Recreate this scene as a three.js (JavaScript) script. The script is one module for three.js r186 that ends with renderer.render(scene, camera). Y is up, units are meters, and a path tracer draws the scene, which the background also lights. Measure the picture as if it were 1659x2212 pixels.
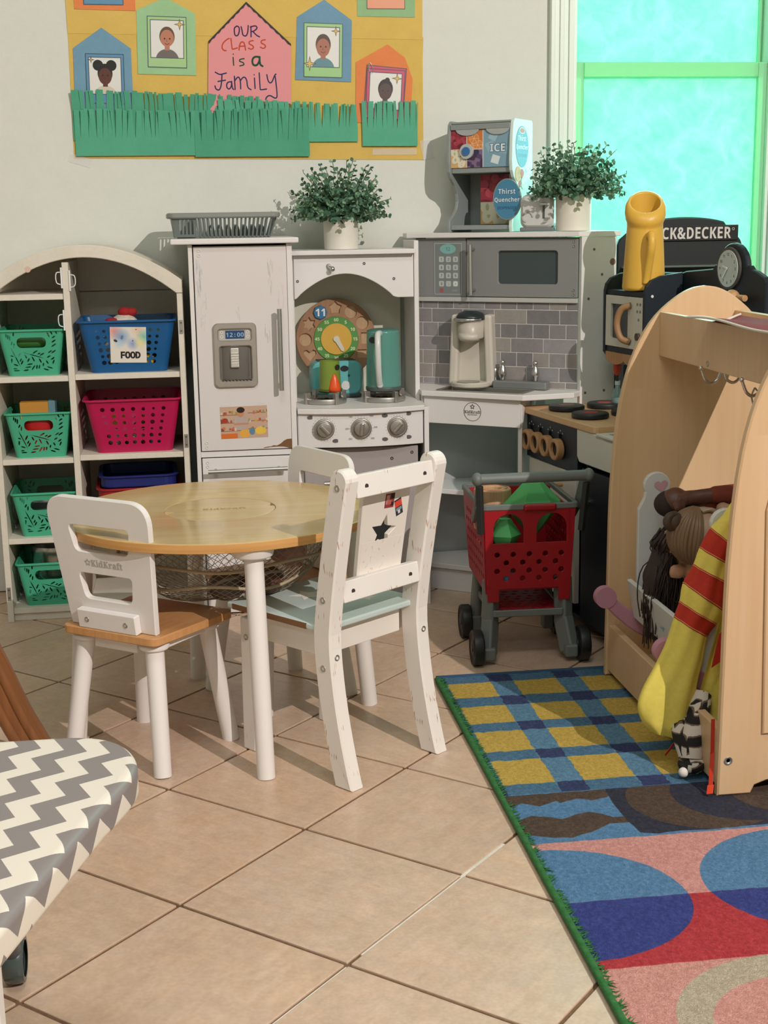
import * as THREE from 'three';
import { RoundedBoxGeometry } from 'three/addons/geometries/RoundedBoxGeometry.js';
import { mergeGeometries, mergeVertices } from 'three/addons/utils/BufferGeometryUtils.js';
import { MarchingCubes } from 'three/addons/objects/MarchingCubes.js';
import { RectAreaLightUniformsLib } from 'three/addons/lights/RectAreaLightUniformsLib.js';
import { Brush, Evaluator, SUBTRACTION } from 'three-bvh-csg';

// ------------------------------------------------------------------ camera, light, exposure
RectAreaLightUniformsLib.init();
const scene = new THREE.Scene();
const renderer = new THREE.WebGLRenderer({ antialias: true });
renderer.toneMapping = THREE.LinearToneMapping;
renderer.toneMappingExposure = 1.07;
renderer.shadowMap.enabled = true;
const camera = new THREE.PerspectiveCamera(2 * Math.atan(1106 / 2945) * 180 / Math.PI, 1659 / 2212, 0.05, 60);
camera.matrix.makeBasis(new THREE.Vector3(0.990266, -0.015577, 0.138315), new THREE.Vector3(0.04395, 0.977873, -0.204531), new THREE.Vector3(-0.132069, 0.208619, 0.969039));
camera.quaternion.setFromRotationMatrix(camera.matrix);
camera.position.set(0, 0.98278, 3.75);
scene.add(camera);
scene.background = new THREE.Color().setRGB(1.75, 2.45, 2.3);          // bright overcast sky outside the window

const LAMP = [2.22, 3.18, 5.1];                                       // small warm ceiling spotlight behind the viewer, to the right
const lampLight = new THREE.SpotLight(new THREE.Color().setRGB(1.0, 0.91, 0.87), 54, 0, 33 * Math.PI / 180, 0.35, 2);
lampLight.position.set(LAMP[0], LAMP[1], LAMP[2]); lampLight.target.position.set(0.3, 0.55, 1.2); scene.add(lampLight.target);
lampLight.shadow.radius = 0.9; lampLight.castShadow = true; scene.add(lampLight);
const panelLights = [[0.1, 2.9, 1.2, 0.6, 9.5], [-0.9, 5.4, 1.2, 0.6, 12]];            // soft ceiling panels: x, z, width, depth, intensity
for (const [x, z, w, d, i] of panelLights) {
  const l = new THREE.RectAreaLight(new THREE.Color().setRGB(0.96, 1.0, 1.03), i, w, d);
  l.position.set(x, 3.294, z); l.rotation.x = -Math.PI / 2; scene.add(l);
}
const winLight = new THREE.RectAreaLight(new THREE.Color().setRGB(0.45, 1.0, 0.9), 6.0, 0.5, 1.2);   // daylight coming through the frosted film
winLight.position.set(1.32, 1.35, 0.005); winLight.rotation.y = Math.PI; scene.add(winLight);

// ------------------------------------------------------------------ helpers
const rnd = (s) => () => { s = (s + 0x6d2b79f5) | 0; let t = Math.imul(s ^ (s >>> 15), 1 | s); t = (t + Math.imul(t ^ (t >>> 7), 61 | t)) ^ t; return ((t ^ (t >>> 14)) >>> 0) / 4294967296; };
const V = (x, y, z) => new THREE.Vector3(x, y, z), V2 = (x, y) => new THREE.Vector2(x, y);
const lerp = (a, b, t) => a + (b - a) * t, clamp = (x, a, b) => Math.min(b, Math.max(a, x)), smooth = (t) => t * t * (3 - 2 * t);
const used = {};
const numbered = (n) => { const k = used[n] = (used[n] ?? -1) + 1; return k ? n + '_' + String(k).padStart(3, '0') : n; };
const sRGB = (t) => { t.colorSpace = THREE.SRGBColorSpace; return t; };

function canvas(w, h, draw) { const c = document.createElement('canvas'); c.width = w; c.height = h; draw(c.getContext('2d'), w, h); return c; }
function ctex(w, h, draw, rep) { const t = sRGB(new THREE.CanvasTexture(canvas(w, h, draw))); if (rep) { t.wrapS = t.wrapT = THREE.RepeatWrapping; t.repeat.set(rep[0], rep[1]); } t.magFilter = THREE.LinearFilter; return t; }
// tiling value noise
function noiseGrid(n, seed) { const r = rnd(seed), g = new Float32Array(n * n); for (let i = 0; i < n * n; i++) g[i] = r(); return (x, y) => { x = ((x % n) + n) % n; y = ((y % n) + n) % n; const i = Math.floor(x), j = Math.floor(y), a = smooth(x - i), b = smooth(y - j), i1 = (i + 1) % n, j1 = (j + 1) % n; return lerp(lerp(g[j * n + i], g[j * n + i1], a), lerp(g[j1 * n + i], g[j1 * n + i1], a), b); }; }
function dtex(size, rep, fn, color = true) {       // fn(u,v) -> [r,g,b] 0..255 ; repeats per metre
  const d = new Uint8Array(size * size * 4);
  for (let y = 0; y < size; y++) for (let x = 0; x < size; x++) { const c = fn(x / size, y / size), o = (y * size + x) * 4; d[o] = clamp(c[0], 0, 255); d[o + 1] = clamp(c[1], 0, 255); d[o + 2] = clamp(c[2], 0, 255); d[o + 3] = 255; }
  const t = new THREE.DataTexture(d, size, size); t.magFilter = THREE.LinearFilter; t.minFilter = THREE.LinearMipmapLinearFilter; t.generateMipmaps = true; t.wrapS = t.wrapT = THREE.RepeatWrapping; t.repeat.set(rep, rep); if (color) t.colorSpace = THREE.SRGBColorSpace; t.needsUpdate = true; return t;
}
const hex = (h) => [(h >> 16) & 255, (h >> 8) & 255, h & 255];
function std(color, rough = 0.5, o = {}) {
  const phys = ['transmission', 'clearcoat', 'sheen', 'ior', 'anisotropy', 'thickness'].some((k) => k in o);
  const m = new (phys ? THREE.MeshPhysicalMaterial : THREE.MeshStandardMaterial)({ color, roughness: rough, ...o });
  return m;
}
const metres = (m) => { m.userData.metres = true; return m; };       // textures laid out in metres
function mottled(base, amp, rough, rep = 2, seed = 1, stretch = [1, 1], extra = {}) {
  const n1 = noiseGrid(8, seed), n2 = noiseGrid(32, seed + 1), n3 = noiseGrid(128, seed + 2), b = hex(base);
  const t = dtex(256, rep, (u, v) => { const k = (n1(u * 8 * 1, v * 8) - 0.5) * 0.5 + (n2(u * 32 * stretch[0] % 32, v * 32 * stretch[1] % 32) - 0.5) * 0.3 + (n3(u * 128, v * 128) - 0.5) * 0.35; return b.map((c) => c + k * amp); });
  return metres(std(0xffffff, rough, { map: t, ...extra }));
}
function wood(base, dark, rough, seed, rep = 2, vertical = true, o = {}) {
  const n1 = noiseGrid(16, seed), n2 = noiseGrid(64, seed + 7), n3 = noiseGrid(128, seed + 9), a = hex(base), d = hex(dark);
  const t = dtex(512, rep, (u0, v0) => { const u = vertical ? u0 : v0, v = vertical ? v0 : u0; const k = clamp(n2(u * 64, v * 2) * 0.42 + n3(u * 128, v * 4) * 0.3 + n1(u * 16 + n1(u * 4, v * 4) * 1.5, v * 2) * 0.4 - 0.12, 0, 1); return a.map((c, i) => lerp(c, d[i], k)); });
  return metres(std(0xffffff, rough, { map: t, ...o }));
}

// geometry
const tr = (g, x = 0, y = 0, z = 0, rx = 0, ry = 0, rz = 0) => { if (rx) g.rotateX(rx); if (ry) g.rotateY(ry); if (rz) g.rotateZ(rz); return g.translate(x, y, z); };
const bx = (w, h, d, x = 0, y = 0, z = 0, r = 0.002, seg = 1) => { r = Math.min(r, w / 2.05, h / 2.05, d / 2.05); return new RoundedBoxGeometry(w, h, d, seg, r).translate(x, y, z); };
const pb = (w, h, d, x = 0, y = 0, z = 0) => new THREE.BoxGeometry(w, h, d).translate(x, y, z);
const cyl = (r1, r2, h, x = 0, y = 0, z = 0, seg = 24, rx = 0, rz = 0) => tr(new THREE.CylinderGeometry(r1, r2, h, seg), x, y, z, rx, 0, rz);
const sph = (r, x = 0, y = 0, z = 0, sx = 1, sy = 1, sz = 1, n = 20) => new THREE.SphereGeometry(r, n, Math.ceil(n * 0.7)).scale(sx, sy, sz).translate(x, y, z);
const lathe = (pts, seg = 36) => new THREE.LatheGeometry(pts.map(([x, y]) => V2(x, y)), seg);
const tube = (pts, r, seg = 24, rs = 8, closed = false) => new THREE.TubeGeometry(new THREE.CatmullRomCurve3(pts.map((p) => (p.isVector3 ? p : V(...p))), closed), seg, r, rs, closed);
const capTube = (pts, r, seg = 24, rs = 10) => mergeAll([tube(pts, r, seg, rs), sph(r, ...pts[0], 1, 1, 1, 10), sph(r, ...pts[pts.length - 1], 1, 1, 1, 10)]);
function rod(a, b, r1, r2 = r1, seg = 16) {                    // tapered cylinder from a to b
  const A = V(...a), B = V(...b), L = A.distanceTo(B), g = new THREE.CylinderGeometry(r2, r1, L, seg);
  g.applyQuaternion(new THREE.Quaternion().setFromUnitVectors(V(0, 1, 0), B.clone().sub(A).normalize())); return g.translate((A.x + B.x) / 2, (A.y + B.y) / 2, (A.z + B.z) / 2);
}
function bar(a, b, w, t, r = 0.002) {                          // box beam from a to b, w wide (in x), t thick
  const A = V(...a), B = V(...b), g = bx(w, A.distanceTo(B), t, 0, 0, 0, r);
  g.applyQuaternion(new THREE.Quaternion().setFromUnitVectors(V(0, 1, 0), B.clone().sub(A).normalize())); return g.translate((A.x + B.x) / 2, (A.y + B.y) / 2, (A.z + B.z) / 2);
}
const poly = (pts) => new THREE.Shape(pts.map(([x, y]) => V2(x, y)));
const hole = (s, pts) => { s.holes.push(new THREE.Path(pts.map(([x, y]) => V2(x, y)))); return s; };
const circlePts = (cx, cy, r, n = 20, ry = r) => Array.from({ length: n }, (_, i) => [cx + r * Math.cos(i / n * 2 * Math.PI), cy + ry * Math.sin(i / n * 2 * Math.PI)]);
function rrPts(x0, y0, x1, y1, r, n = 5) {
  const p = [], c = [[x1 - r, y0 + r, -Math.PI / 2], [x1 - r, y1 - r, 0], [x0 + r, y1 - r, Math.PI / 2], [x0 + r, y0 + r, Math.PI]];
  for (const [cx, cy, a] of c) for (let i = 0; i <= n; i++) p.push([cx + r * Math.cos(a + i / n * Math.PI / 2), cy + r * Math.sin(a + i / n * Math.PI / 2)]);
  return p;
}
function starPts(cx, cy, R, r, n = 5, a0 = Math.PI / 2) { return Array.from({ length: 2 * n }, (_, i) => { const q = i % 2 ? r : R, a = a0 + i * Math.PI / n; return [cx + q * Math.cos(a), cy + q * Math.sin(a)]; }); }
const ext = (shape, d, bevel = 0, z0 = 0, cs = 12) => { const g = new THREE.ExtrudeGeometry(shape, { depth: d - 2 * bevel, bevelEnabled: bevel > 0, bevelThickness: bevel, bevelSize: bevel, bevelOffset: -bevel, bevelSegments: 1, curveSegments: cs }); return g.translate(0, 0, z0 + bevel); };
function mergeAll(list) {
  const gs = list.map((g) => { const n = g.index ? g.toNonIndexed() : g.clone(); for (const k of Object.keys(n.attributes)) if (!['position', 'normal', 'uv', 'color'].includes(k)) n.deleteAttribute(k); n.morphAttributes = {}; if (!n.attributes.normal) n.computeVertexNormals(); if (!n.attributes.uv) n.setAttribute('uv', new THREE.Float32BufferAttribute(new Float32Array(n.attributes.position.count * 2), 2)); return n; });
  return gs.length === 1 ? gs[0] : mergeGeometries(gs);
}
function boxUV(g) {
  if (g.index) g = g.toNonIndexed();
  const p = g.attributes.position, uv = new Float32Array(p.count * 2), a = V(), b = V(), c = V(), n = V();
  for (let i = 0; i < p.count; i += 3) {
    a.fromBufferAttribute(p, i); b.fromBufferAttribute(p, i + 1); c.fromBufferAttribute(p, i + 2); n.copy(b).sub(a).cross(c.clone().sub(a));
    const ax = Math.abs(n.x), ay = Math.abs(n.y), az = Math.abs(n.z);
    for (let k = 0; k < 3; k++) { const q = [a, b, c][k]; let u, v; if (ax >= ay && ax >= az) { u = q.z; v = q.y; } else if (ay >= az) { u = q.x; v = q.z; } else { u = q.x; v = q.y; } uv[(i + k) * 2] = u; uv[(i + k) * 2 + 1] = v; }
  }
  g.setAttribute('uv', new THREE.BufferAttribute(uv, 2)); return g;
}
const planarUV = (g, x0, y0, w, h, ax = 'x', ay = 'y') => { const p = g.attributes.position, uv = new Float32Array(p.count * 2); for (let i = 0; i < p.count; i++) { uv[2 * i] = ((ax === 'x' ? p.getX(i) : p.getZ(i)) - x0) / w; uv[2 * i + 1] = ((ay === 'y' ? p.getY(i) : -p.getZ(i)) - y0) / h; } g.setAttribute('uv', new THREE.BufferAttribute(uv, 2)); return g; };

// objects
function mesh(name, geos, m, parent, uvKeep) {
  let g = mergeAll(Array.isArray(geos) ? geos : [geos]);
  if (m.userData.metres && !uvKeep) g = boxUV(g);
  const o = new THREE.Mesh(g, m); o.name = parent === scene ? numbered(name) : name; o.castShadow = o.receiveShadow = true; parent.add(o); return o;
}
const part = (parent, name, geos, m, label, uvKeep) => { const o = mesh(name, geos, m, parent, uvKeep); if (label) o.userData.label = label; return o; };
function thing(name, label, category, [x, y, z] = [0, 0, 0], turn = 0, group) {
  const o = new THREE.Group(); o.name = numbered(name); scene.add(o); o.position.set(x, y, z); o.rotation.y = turn; o.userData = { label, category }; if (group) o.userData.group = group; return o;
}
function struct(name, geos, m, parent = scene) { const o = mesh(name, geos, m, parent); if (parent === scene) o.userData.kind = 'structure'; return o; }
function structGroup(name) { const o = new THREE.Group(); o.name = numbered(name); o.userData.kind = 'structure'; scene.add(o); return o; }
// a flat printed card: front face carries the picture, w x h, thickness t, centre (x,y), back at z
function card(w, h, t, x, y, z) { const g = new THREE.BoxGeometry(w, h, t).translate(x, y, z + t / 2).toNonIndexed(), uv = g.attributes.uv, nn = g.attributes.normal; for (let i = 0; i < uv.count; i++) if (nn.getZ(i) < 0.5) uv.setXY(i, 0.01, 0.01); return g; }
const facing = (fx, fz) => Math.atan2(fx, fz);

// shared materials
const WHITE = std(0xe4e0dc, 0.42), WHITE2 = std(0xdcdad6, 0.5), CHROME = std(0xc9c9c6, 0.25, { metalness: 1 }), STEEL = std(0xb4b3ae, 0.38, { metalness: 0.9 }), DARKHOLE = std(0x3a332c, 0.8), BLACK = std(0x101112, 0.45);
const NAVY = std(0x10202c, 0.38), GREYPLASTIC = std(0x6e7370, 0.5), MDF = std(0x7a5636, 0.85);
// ------------------------------------------------------------------ room shell
const X0 = -2.6, X1 = 2.95, Z1 = 7.0, HC = 3.3;
const WALLM = mottled(0xdcded4, 7, 0.75, 1.5, 11);
{ // back wall with the window opening
  const wx0 = 1.046, wx1 = 1.62, wy0 = 0.66, wy1 = 2.08;
  struct('wall_back', [pb(wx0 - X0, HC + 0.1, 0.14, (X0 + wx0) / 2, HC / 2, -0.07), pb(X1 - wx1, HC + 0.1, 0.14, (X1 + wx1) / 2, HC / 2, -0.07), pb(wx1 - wx0, wy0 + 0.05, 0.14, (wx0 + wx1) / 2, wy0 / 2 - 0.025, -0.07), pb(wx1 - wx0, HC + 0.05 - wy1, 0.14, (wx0 + wx1) / 2, (HC + 0.05 + wy1) / 2, -0.07)], WALLM);
  struct('wall_left', pb(0.12, HC + 0.1, Z1 + 0.3, X0 - 0.06, HC / 2, Z1 / 2), WALLM);
  struct('wall_right', pb(0.12, HC + 0.1, Z1 + 0.3, X1 + 0.06, HC / 2, Z1 / 2), WALLM);
  struct('wall_front', pb(X1 - X0 + 0.3, HC + 0.1, 0.12, (X0 + X1) / 2, HC / 2, Z1 + 0.06), WALLM);
  struct('ceiling', pb(X1 - X0 + 0.3, 0.1, Z1 + 0.3, (X0 + X1) / 2, HC + 0.05, Z1 / 2), std(0xeae8e0, 0.9));
  struct('baseboard_back', bx(X1 - X0, 0.085, 0.012, (X0 + X1) / 2, 0.0445, 0.0062, 0.003), WHITE2);
  // window
  const w = structGroup('window_1'), FR = std(0xe6f0e4, 0.4);
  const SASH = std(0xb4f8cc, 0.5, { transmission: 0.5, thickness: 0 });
  const cas = [];                                                     // moulded casing: stepped strips
  for (const s of [0, 1]) { const X = (v) => (s ? wx0 + wx1 - v : v); for (const [a, b, d] of [[0.979, 0.99, 0.024], [0.99, 1.004, 0.017], [1.004, 1.016, 0.021], [1.016, 1.03, 0.013], [1.03, 1.047, 0.018]]) cas.push(bx(b - a, wy1 - wy0 + 0.16, d, X((a + b) / 2), (wy0 + wy1) / 2, d / 2 + 0.0005, 0.002)); }
  cas.push(bx(wx1 - wx0 + 0.13, 0.07, 0.024, (wx0 + wx1) / 2, wy1 + 0.04, 0.0125, 0.003), bx(wx1 - wx0 + 0.16, 0.03, 0.05, (wx0 + wx1) / 2, wy0 - 0.012, 0.0255, 0.004));
  part(w, 'casing', cas, FR);
  part(w, 'jamb', [pb(0.012, wy1 - wy0, 0.13, wx0 + 0.006, (wy0 + wy1) / 2, -0.07), pb(0.012, wy1 - wy0, 0.13, wx1 - 0.006, (wy0 + wy1) / 2, -0.07)], FR);
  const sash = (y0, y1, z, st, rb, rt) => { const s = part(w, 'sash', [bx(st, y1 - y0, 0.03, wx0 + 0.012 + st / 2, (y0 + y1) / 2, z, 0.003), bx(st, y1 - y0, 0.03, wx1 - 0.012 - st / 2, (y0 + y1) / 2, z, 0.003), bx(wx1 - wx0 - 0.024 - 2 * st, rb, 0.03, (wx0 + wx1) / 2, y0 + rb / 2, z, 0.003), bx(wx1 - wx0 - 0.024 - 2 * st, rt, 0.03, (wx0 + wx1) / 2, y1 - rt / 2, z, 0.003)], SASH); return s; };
  const n1 = noiseGrid(16, 5), n2 = noiseGrid(48, 6), n3 = noiseGrid(96, 8);
  const film = dtex(512, 1.6, (u, v) => { const q = n1(u * 16, v * 16), k = n1(u * 16 + q * 2, v * 16 + q) * 0.5 + n2(u * 48 + q * 6, v * 48 - q * 5) * 0.35 + n3(u * 96, v * 96) * 0.15; return [lerp(165, 212, k), lerp(244, 255, k), lerp(222, 246, k)]; });
  const FILM = metres(std(0xffffff, 0.95, { map: film, transmission: 0.62, thickness: 0 }));
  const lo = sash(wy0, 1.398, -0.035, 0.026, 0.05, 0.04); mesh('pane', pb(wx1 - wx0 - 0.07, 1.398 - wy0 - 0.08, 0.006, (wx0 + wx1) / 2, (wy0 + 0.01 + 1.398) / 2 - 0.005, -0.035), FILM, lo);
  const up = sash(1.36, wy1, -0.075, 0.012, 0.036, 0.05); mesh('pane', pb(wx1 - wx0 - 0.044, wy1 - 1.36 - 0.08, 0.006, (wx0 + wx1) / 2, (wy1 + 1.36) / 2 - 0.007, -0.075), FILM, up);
}
{ // floor: grout bed with single tiles laid on the diagonal
  const T = 0.3048, g = 0.0062, ang = 41.996 * Math.PI / 180, ux = Math.cos(ang), uz = Math.sin(ang), ox = 0.1455, oz = 1.6495;
  const GROUT = mottled(0x6f543c, 40, 0.95, 3, 21);
  const fl = struct('floor', pb(X1 - X0 + 0.2, 0.1, Z1 + 0.2, (X0 + X1) / 2, -0.053, Z1 / 2), GROUT);
  const tileM = [];
  for (let k = 0; k < 5; k++) {
    const n1 = noiseGrid(8, 31 + k), n2 = noiseGrid(32, 41 + k), n3 = noiseGrid(128, 51 + k), n4 = noiseGrid(64, 61 + k), b = [[202, 174, 149], [206, 178, 151], [199, 171, 146], [203, 173, 146], [201, 175, 151]][k];
    const t = dtex(256, 1.9 + 0.13 * k, (u, v) => { const q = n1(u * 8, v * 8); const a = (q - 0.5) * 7 + (n2(u * 32, v * 32 + q * 3) - 0.5) * 9 + (n4(u * 16, v * 64) - 0.5) * 9 + (n3(u * 128, v * 128) - 0.5) * 12, wm = (n2(u * 16 + 9, v * 16) - 0.5) * 5; return [b[0] + a + wm, b[1] + a, b[2] + a - wm]; });
    tileM.push(metres(std(0xffffff, 0.34, { map: t })));
  }
  const r = rnd(77), cut = (i, j) => { const x = ox + (i + 0.5) * T * ux + (j + 0.5) * T * uz, z = oz + (i + 0.5) * T * uz - (j + 0.5) * T * ux; return [x, z]; };
  const base = Array.from({ length: 5 }, (_, k) => boxUV(bx(T - g, 0.008, T - g, 0, -0.004, 0, 0.0014).translate(k * 0.37, 0, k * 0.21)).translate(-k * 0.37, 0, -k * 0.21));
  const rest = [], near = [];
  for (let i = -24; i < 24; i++) for (let j = -24; j < 24; j++) {
    const [x, z] = cut(i, j); if (x < X0 - 0.22 || x > X1 + 0.22 || z < -0.22 || z > Z1 + 0.22) continue;
    near.push([Math.hypot(x - 0.2, (z - 1.6) * 0.9), x, z, Math.floor(r() * 5), Math.floor(r() * 4)]);
  }
  near.sort((a, b) => a[0] - b[0]);
  near.forEach(([d, x, z, k, q], n) => {
    if (n < 190) { const o = new THREE.Mesh(base[k], tileM[k]); o.name = 'floor_tile'; o.position.set(x, 0, z); o.rotation.y = -ang + q * Math.PI / 2; o.castShadow = o.receiveShadow = true; fl.add(o); }
    else rest.push(base[0].clone().rotateY(-ang).translate(x, 0, z));
  });
  const rs = mesh('floor_tiles_far', rest, tileM[0], fl); rs.userData.kind = 'stuff';
  // one joint filled with pale grout
  const WG = mottled(0xd9d2c4, 30, 0.8, 4, 91), at = (i, j) => [ox + i * T * ux + j * T * uz, oz + i * T * uz - j * T * ux];
  for (const [j0, j1, gw, dy] of [[-0.02, 0.42, 0.0058, 0], [-0.9, -0.02, 0.003, 0.0002], [-1.8, -1.02, 0.002, 0]]) { const [ax, az] = at(1, j0), [bx_, bz] = at(1, j1), L = Math.hypot(bx_ - ax, bz - az), gj = pb(gw, 0.004, L); gj.translate((gw - 0.006) / 2, 0, 0).rotateY(Math.atan2(bx_ - ax, bz - az)); gj.translate((ax + bx_) / 2, -0.0028 + dy, (az + bz) / 2); mesh('pale_grout', gj, WG, fl); }
}
{ // lamps
  const l = thing('ceiling_spotlight', 'small round ceiling spotlight behind the viewer', 'lamp', [LAMP[0], 3.3, LAMP[2]]), dir = V(0.3 - LAMP[0], 0.55 - LAMP[1], 1.2 - LAMP[2]).normalize(), q = new THREE.Quaternion().setFromUnitVectors(V(0, 1, 0), dir), dy = LAMP[1] - 3.3;
  part(l, 'mount', [lathe([[0, -0.012], [0.05, -0.012], [0.055, 0], [0, 0]], 24), rod([0.05, -0.01, 0.12], [0.04, dy + 0.03, 0.11], 0.008)], WHITE);
  part(l, 'reflector', lathe([[0.03, -0.13], [0.05, -0.12], [0.085, -0.03], [0.09, 0.0], [0.086, 0.0], [0.05, -0.105]], 32).applyQuaternion(q).translate(0, dy, 0), STEEL);
  part(l, 'bulb', sph(0.03, 0, -0.06, 0).applyQuaternion(q).translate(0, dy, 0), std(0xffe6d0, 0.5, { emissive: 0xffd8b8, emissiveIntensity: 3 }));
  panelLights.forEach(([x, z, w, d], k) => { const p = thing('ceiling_light_panel', ['flat white ceiling light panel over the middle of the room', 'flat white ceiling light panel towards the far end behind the viewer'][k], 'lamp', [x, 3.3, z]);
    part(p, 'frame', ext(hole(poly([[-w / 2 - 0.02, -d / 2 - 0.02], [w / 2 + 0.02, -d / 2 - 0.02], [w / 2 + 0.02, d / 2 + 0.02], [-w / 2 - 0.02, d / 2 + 0.02]]), [[-w / 2, -d / 2], [-w / 2, d / 2], [w / 2, d / 2], [w / 2, -d / 2]]), 0.014, 0, -0.014).rotateX(-Math.PI / 2), WHITE);
    part(p, 'diffuser', pb(w, 0.003, d, 0, -0.0016, 0), std(0xffffff, 0.6, { emissive: 0xfff2dc, emissiveIntensity: 0.8 })); });
}
// ------------------------------------------------------------------ round table and chairs
import { FontLoader } from 'three/addons/loaders/FontLoader.js';
import { TextGeometry } from 'three/addons/geometries/TextGeometry.js';
const FS = await new FontLoader().loadAsync('fonts/droid/droid_serif_bold.typeface.json'), FB = await new FontLoader().loadAsync('fonts/droid/droid_sans_bold.typeface.json'), FR_ = await new FontLoader().loadAsync('fonts/droid/droid_sans_regular.typeface.json');
function text(s, size, font = FB, depth = 0.0006, sx = 1) { const g = new TextGeometry(s, { font, size, depth, curveSegments: 3, bevelEnabled: false }); g.computeBoundingBox(); const b = g.boundingBox; g.translate(-(b.min.x + b.max.x) / 2, -(b.min.y + b.max.y) / 2, 0); if (sx !== 1) g.scale(sx, 1, 1); return g; }
const screwG = (x, y, z, r = 0.0042, axis = 'z', s = 1) => { const g = lathe([[0, -0.001], [r * 0.45, -0.001], [r * 0.5, 0.0006], [r * 0.9, 0.001], [r, 0.0006], [r, -0.001]], 14); if (axis === 'z') g.rotateX(s * Math.PI / 2); else if (axis === 'x') g.rotateZ(-s * Math.PI / 2); return g.translate(x, y, z); };
const TABLEWOOD = wood(0xd9bd84, 0xc7a66c, 0.22, 3, 1.4, false, { clearcoat: 0.35, clearcoatRoughness: 0.12 });
const EDGEWOOD = wood(0xd6a566, 0xbb8547, 0.5, 5, 3, false);
const SEATWOOD = wood(0xcf9c68, 0xba8450, 0.4, 9, 2.2);
const LEGW = std(0xe6e1dc, 0.45), LOGO = std(0xaaa5a0, 0.7);
const TC = [0.035, 0, 1.132];
{
  const t = thing('round_table', 'round light wood play table with white legs and a net hanging below', 'table', TC), R = 0.302, H = 0.44;
  const top = part(t, 'tabletop', lathe([[0.1085, H - 0.018], [R - 0.003, H - 0.018], [R - 0.0015, H - 0.0165], [R - 0.0015, H - 0.002], [R - 0.004, H], [0.1085, H], [0.1085, H - 0.018]], 96), TABLEWOOD);
  mesh('edge_band', lathe([[R - 0.0015, H - 0.0172], [R, H - 0.0165], [R, H - 0.0018], [R - 0.0015, H - 0.001]], 96), EDGEWOOD, top);
  const lidShape = new THREE.Shape(); const N = 72;                    // round lid with two finger notches
  for (let i = 0; i <= N; i++) { const a = i / N * 2 * Math.PI; let r = 0.1066; const q = Math.min(Math.abs(a - 0.18), Math.abs(a - Math.PI - 0.18)); if (q < 0.085) r -= 0.016 * Math.sqrt(1 - (q / 0.085) ** 2); lidShape[i ? 'lineTo' : 'moveTo'](r * Math.cos(a), r * Math.sin(a)); }
  const lid = part(t, 'storage_lid', ext(lidShape, 0.018, 0.0005).rotateX(-Math.PI / 2).translate(0, H - 0.0182, 0), TABLEWOOD);
  mesh('print', [tr(text('KidKraft', 0.014, FS, 0.0003), 0.008, 0, 0, -Math.PI / 2).translate(0.0, H - 0.0002, 0.0), ext(hole(poly(starPts(0, 0, 0.008, 0.004)), starPts(0, 0, 0.005, 0.0025)), 0.0003).rotateX(-Math.PI / 2).translate(-0.056, H - 0.0002, 0)], std(0xa98d58, 0.6), lid);
  part(t, 'lid_ring', lathe([[0.09, H - 0.024], [0.12, H - 0.024], [0.12, H - 0.0185], [0.09, H - 0.0185]], 48), EDGEWOOD);
  const a0 = Math.atan2(0.293, 0.059);
  for (let k = 0; k < 4; k++) {
    const c = Math.cos(a0 + k * Math.PI / 2), s = Math.sin(a0 + k * Math.PI / 2), L = part(t, 'leg', [rod([c * 0.299, 0, s * 0.299], [c * 0.262, H - 0.034, s * 0.262], 0.0165, 0.0175, 24), tr(new THREE.SphereGeometry(0.0163, 20, 8, 0, 6.3, 1.57, 1.57).scale(1, 0.2, 1), c * 0.299, 0.0033, s * 0.299)], LEGW);
    mesh('mounting_disc', lathe([[0, -0.002], [0.034, -0.002], [0.037, 0.001], [0.04, 0.014], [0.04, 0.0158], [0, 0.0158]], 28).translate(c * 0.256, H - 0.034, s * 0.256), LEGW, L);
  }
  // hanging net bag: strands both ways
  const strands = [], n = 60, rows = 15, rad = (v) => 0.205 * (1 - 0.1 * v) * Math.sqrt(Math.max(0, 1 - Math.pow(v, 3.2))) + 0.004, py = (v) => H - 0.02 - 0.155 * v;
  for (let k = 0; k < n; k++) for (const s of [1, -1]) { const P = []; for (let i = 0; i <= 9; i++) { const v = i / 9, a = k / n * 2 * Math.PI + s * v * 1.1; P.push(V(rad(v) * Math.cos(a), py(v) - 0.006 * Math.sin(a * 3) * v, rad(v) * Math.sin(a))); } strands.push(new THREE.TubeGeometry(new THREE.CatmullRomCurve3(P), 9, 0.0006, 3)); }
  const net = part(t, 'net', strands, std(0xa59c8d, 0.9)); net.userData.kind = 'stuff';
  const cord = []; for (const [v, w] of [[0.62, 0.006], [0.35, 0.004]]) { const P = []; for (let i = 0; i < 28; i++) { const a = i / 28 * 2 * Math.PI; P.push([(rad(v) + 0.002) * Math.cos(a), py(v) + w * Math.sin(a * 5 + v * 9), (rad(v) + 0.002) * Math.sin(a)]); } cord.push(tube(P, 0.0032, 90, 6, true)); }
  part(t, 'net_cord', cord, std(0xb3a286, 0.9));
  // toys lying in the net
  const toys = [['toy_ball', 'reddish brown round toy lying in the net under the table', 'toy', [0.075, 0.315, 0.085], 0x6b4034, 0.034], ['toy_ball', 'grey round toy lying in the net under the table', 'toy', [0.005, 0.305, 0.075], 0x6a625b, 0.032], ['toy_ball', 'pale pink round toy high in the net under the table', 'toy', [0.13, 0.35, 0.01], 0xc08f84, 0.03]];
  for (const [nm, lb, ct, p, c, r] of toys) { const b = thing(nm, lb, ct, [TC[0] + p[0], p[1], TC[2] + p[2]]); part(b, 'body', sph(r, 0, 0, 0, 1.15, 0.9, 1), std(c, 0.5)); part(b, 'ring', tr(new THREE.TorusGeometry(r * 1.05, 0.0035, 8, 30).scale(1.1, 0.95, 1), 0, 0, 0, 0.9, 0.5), std(0x9c8f86, 0.5)); }
}
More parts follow.
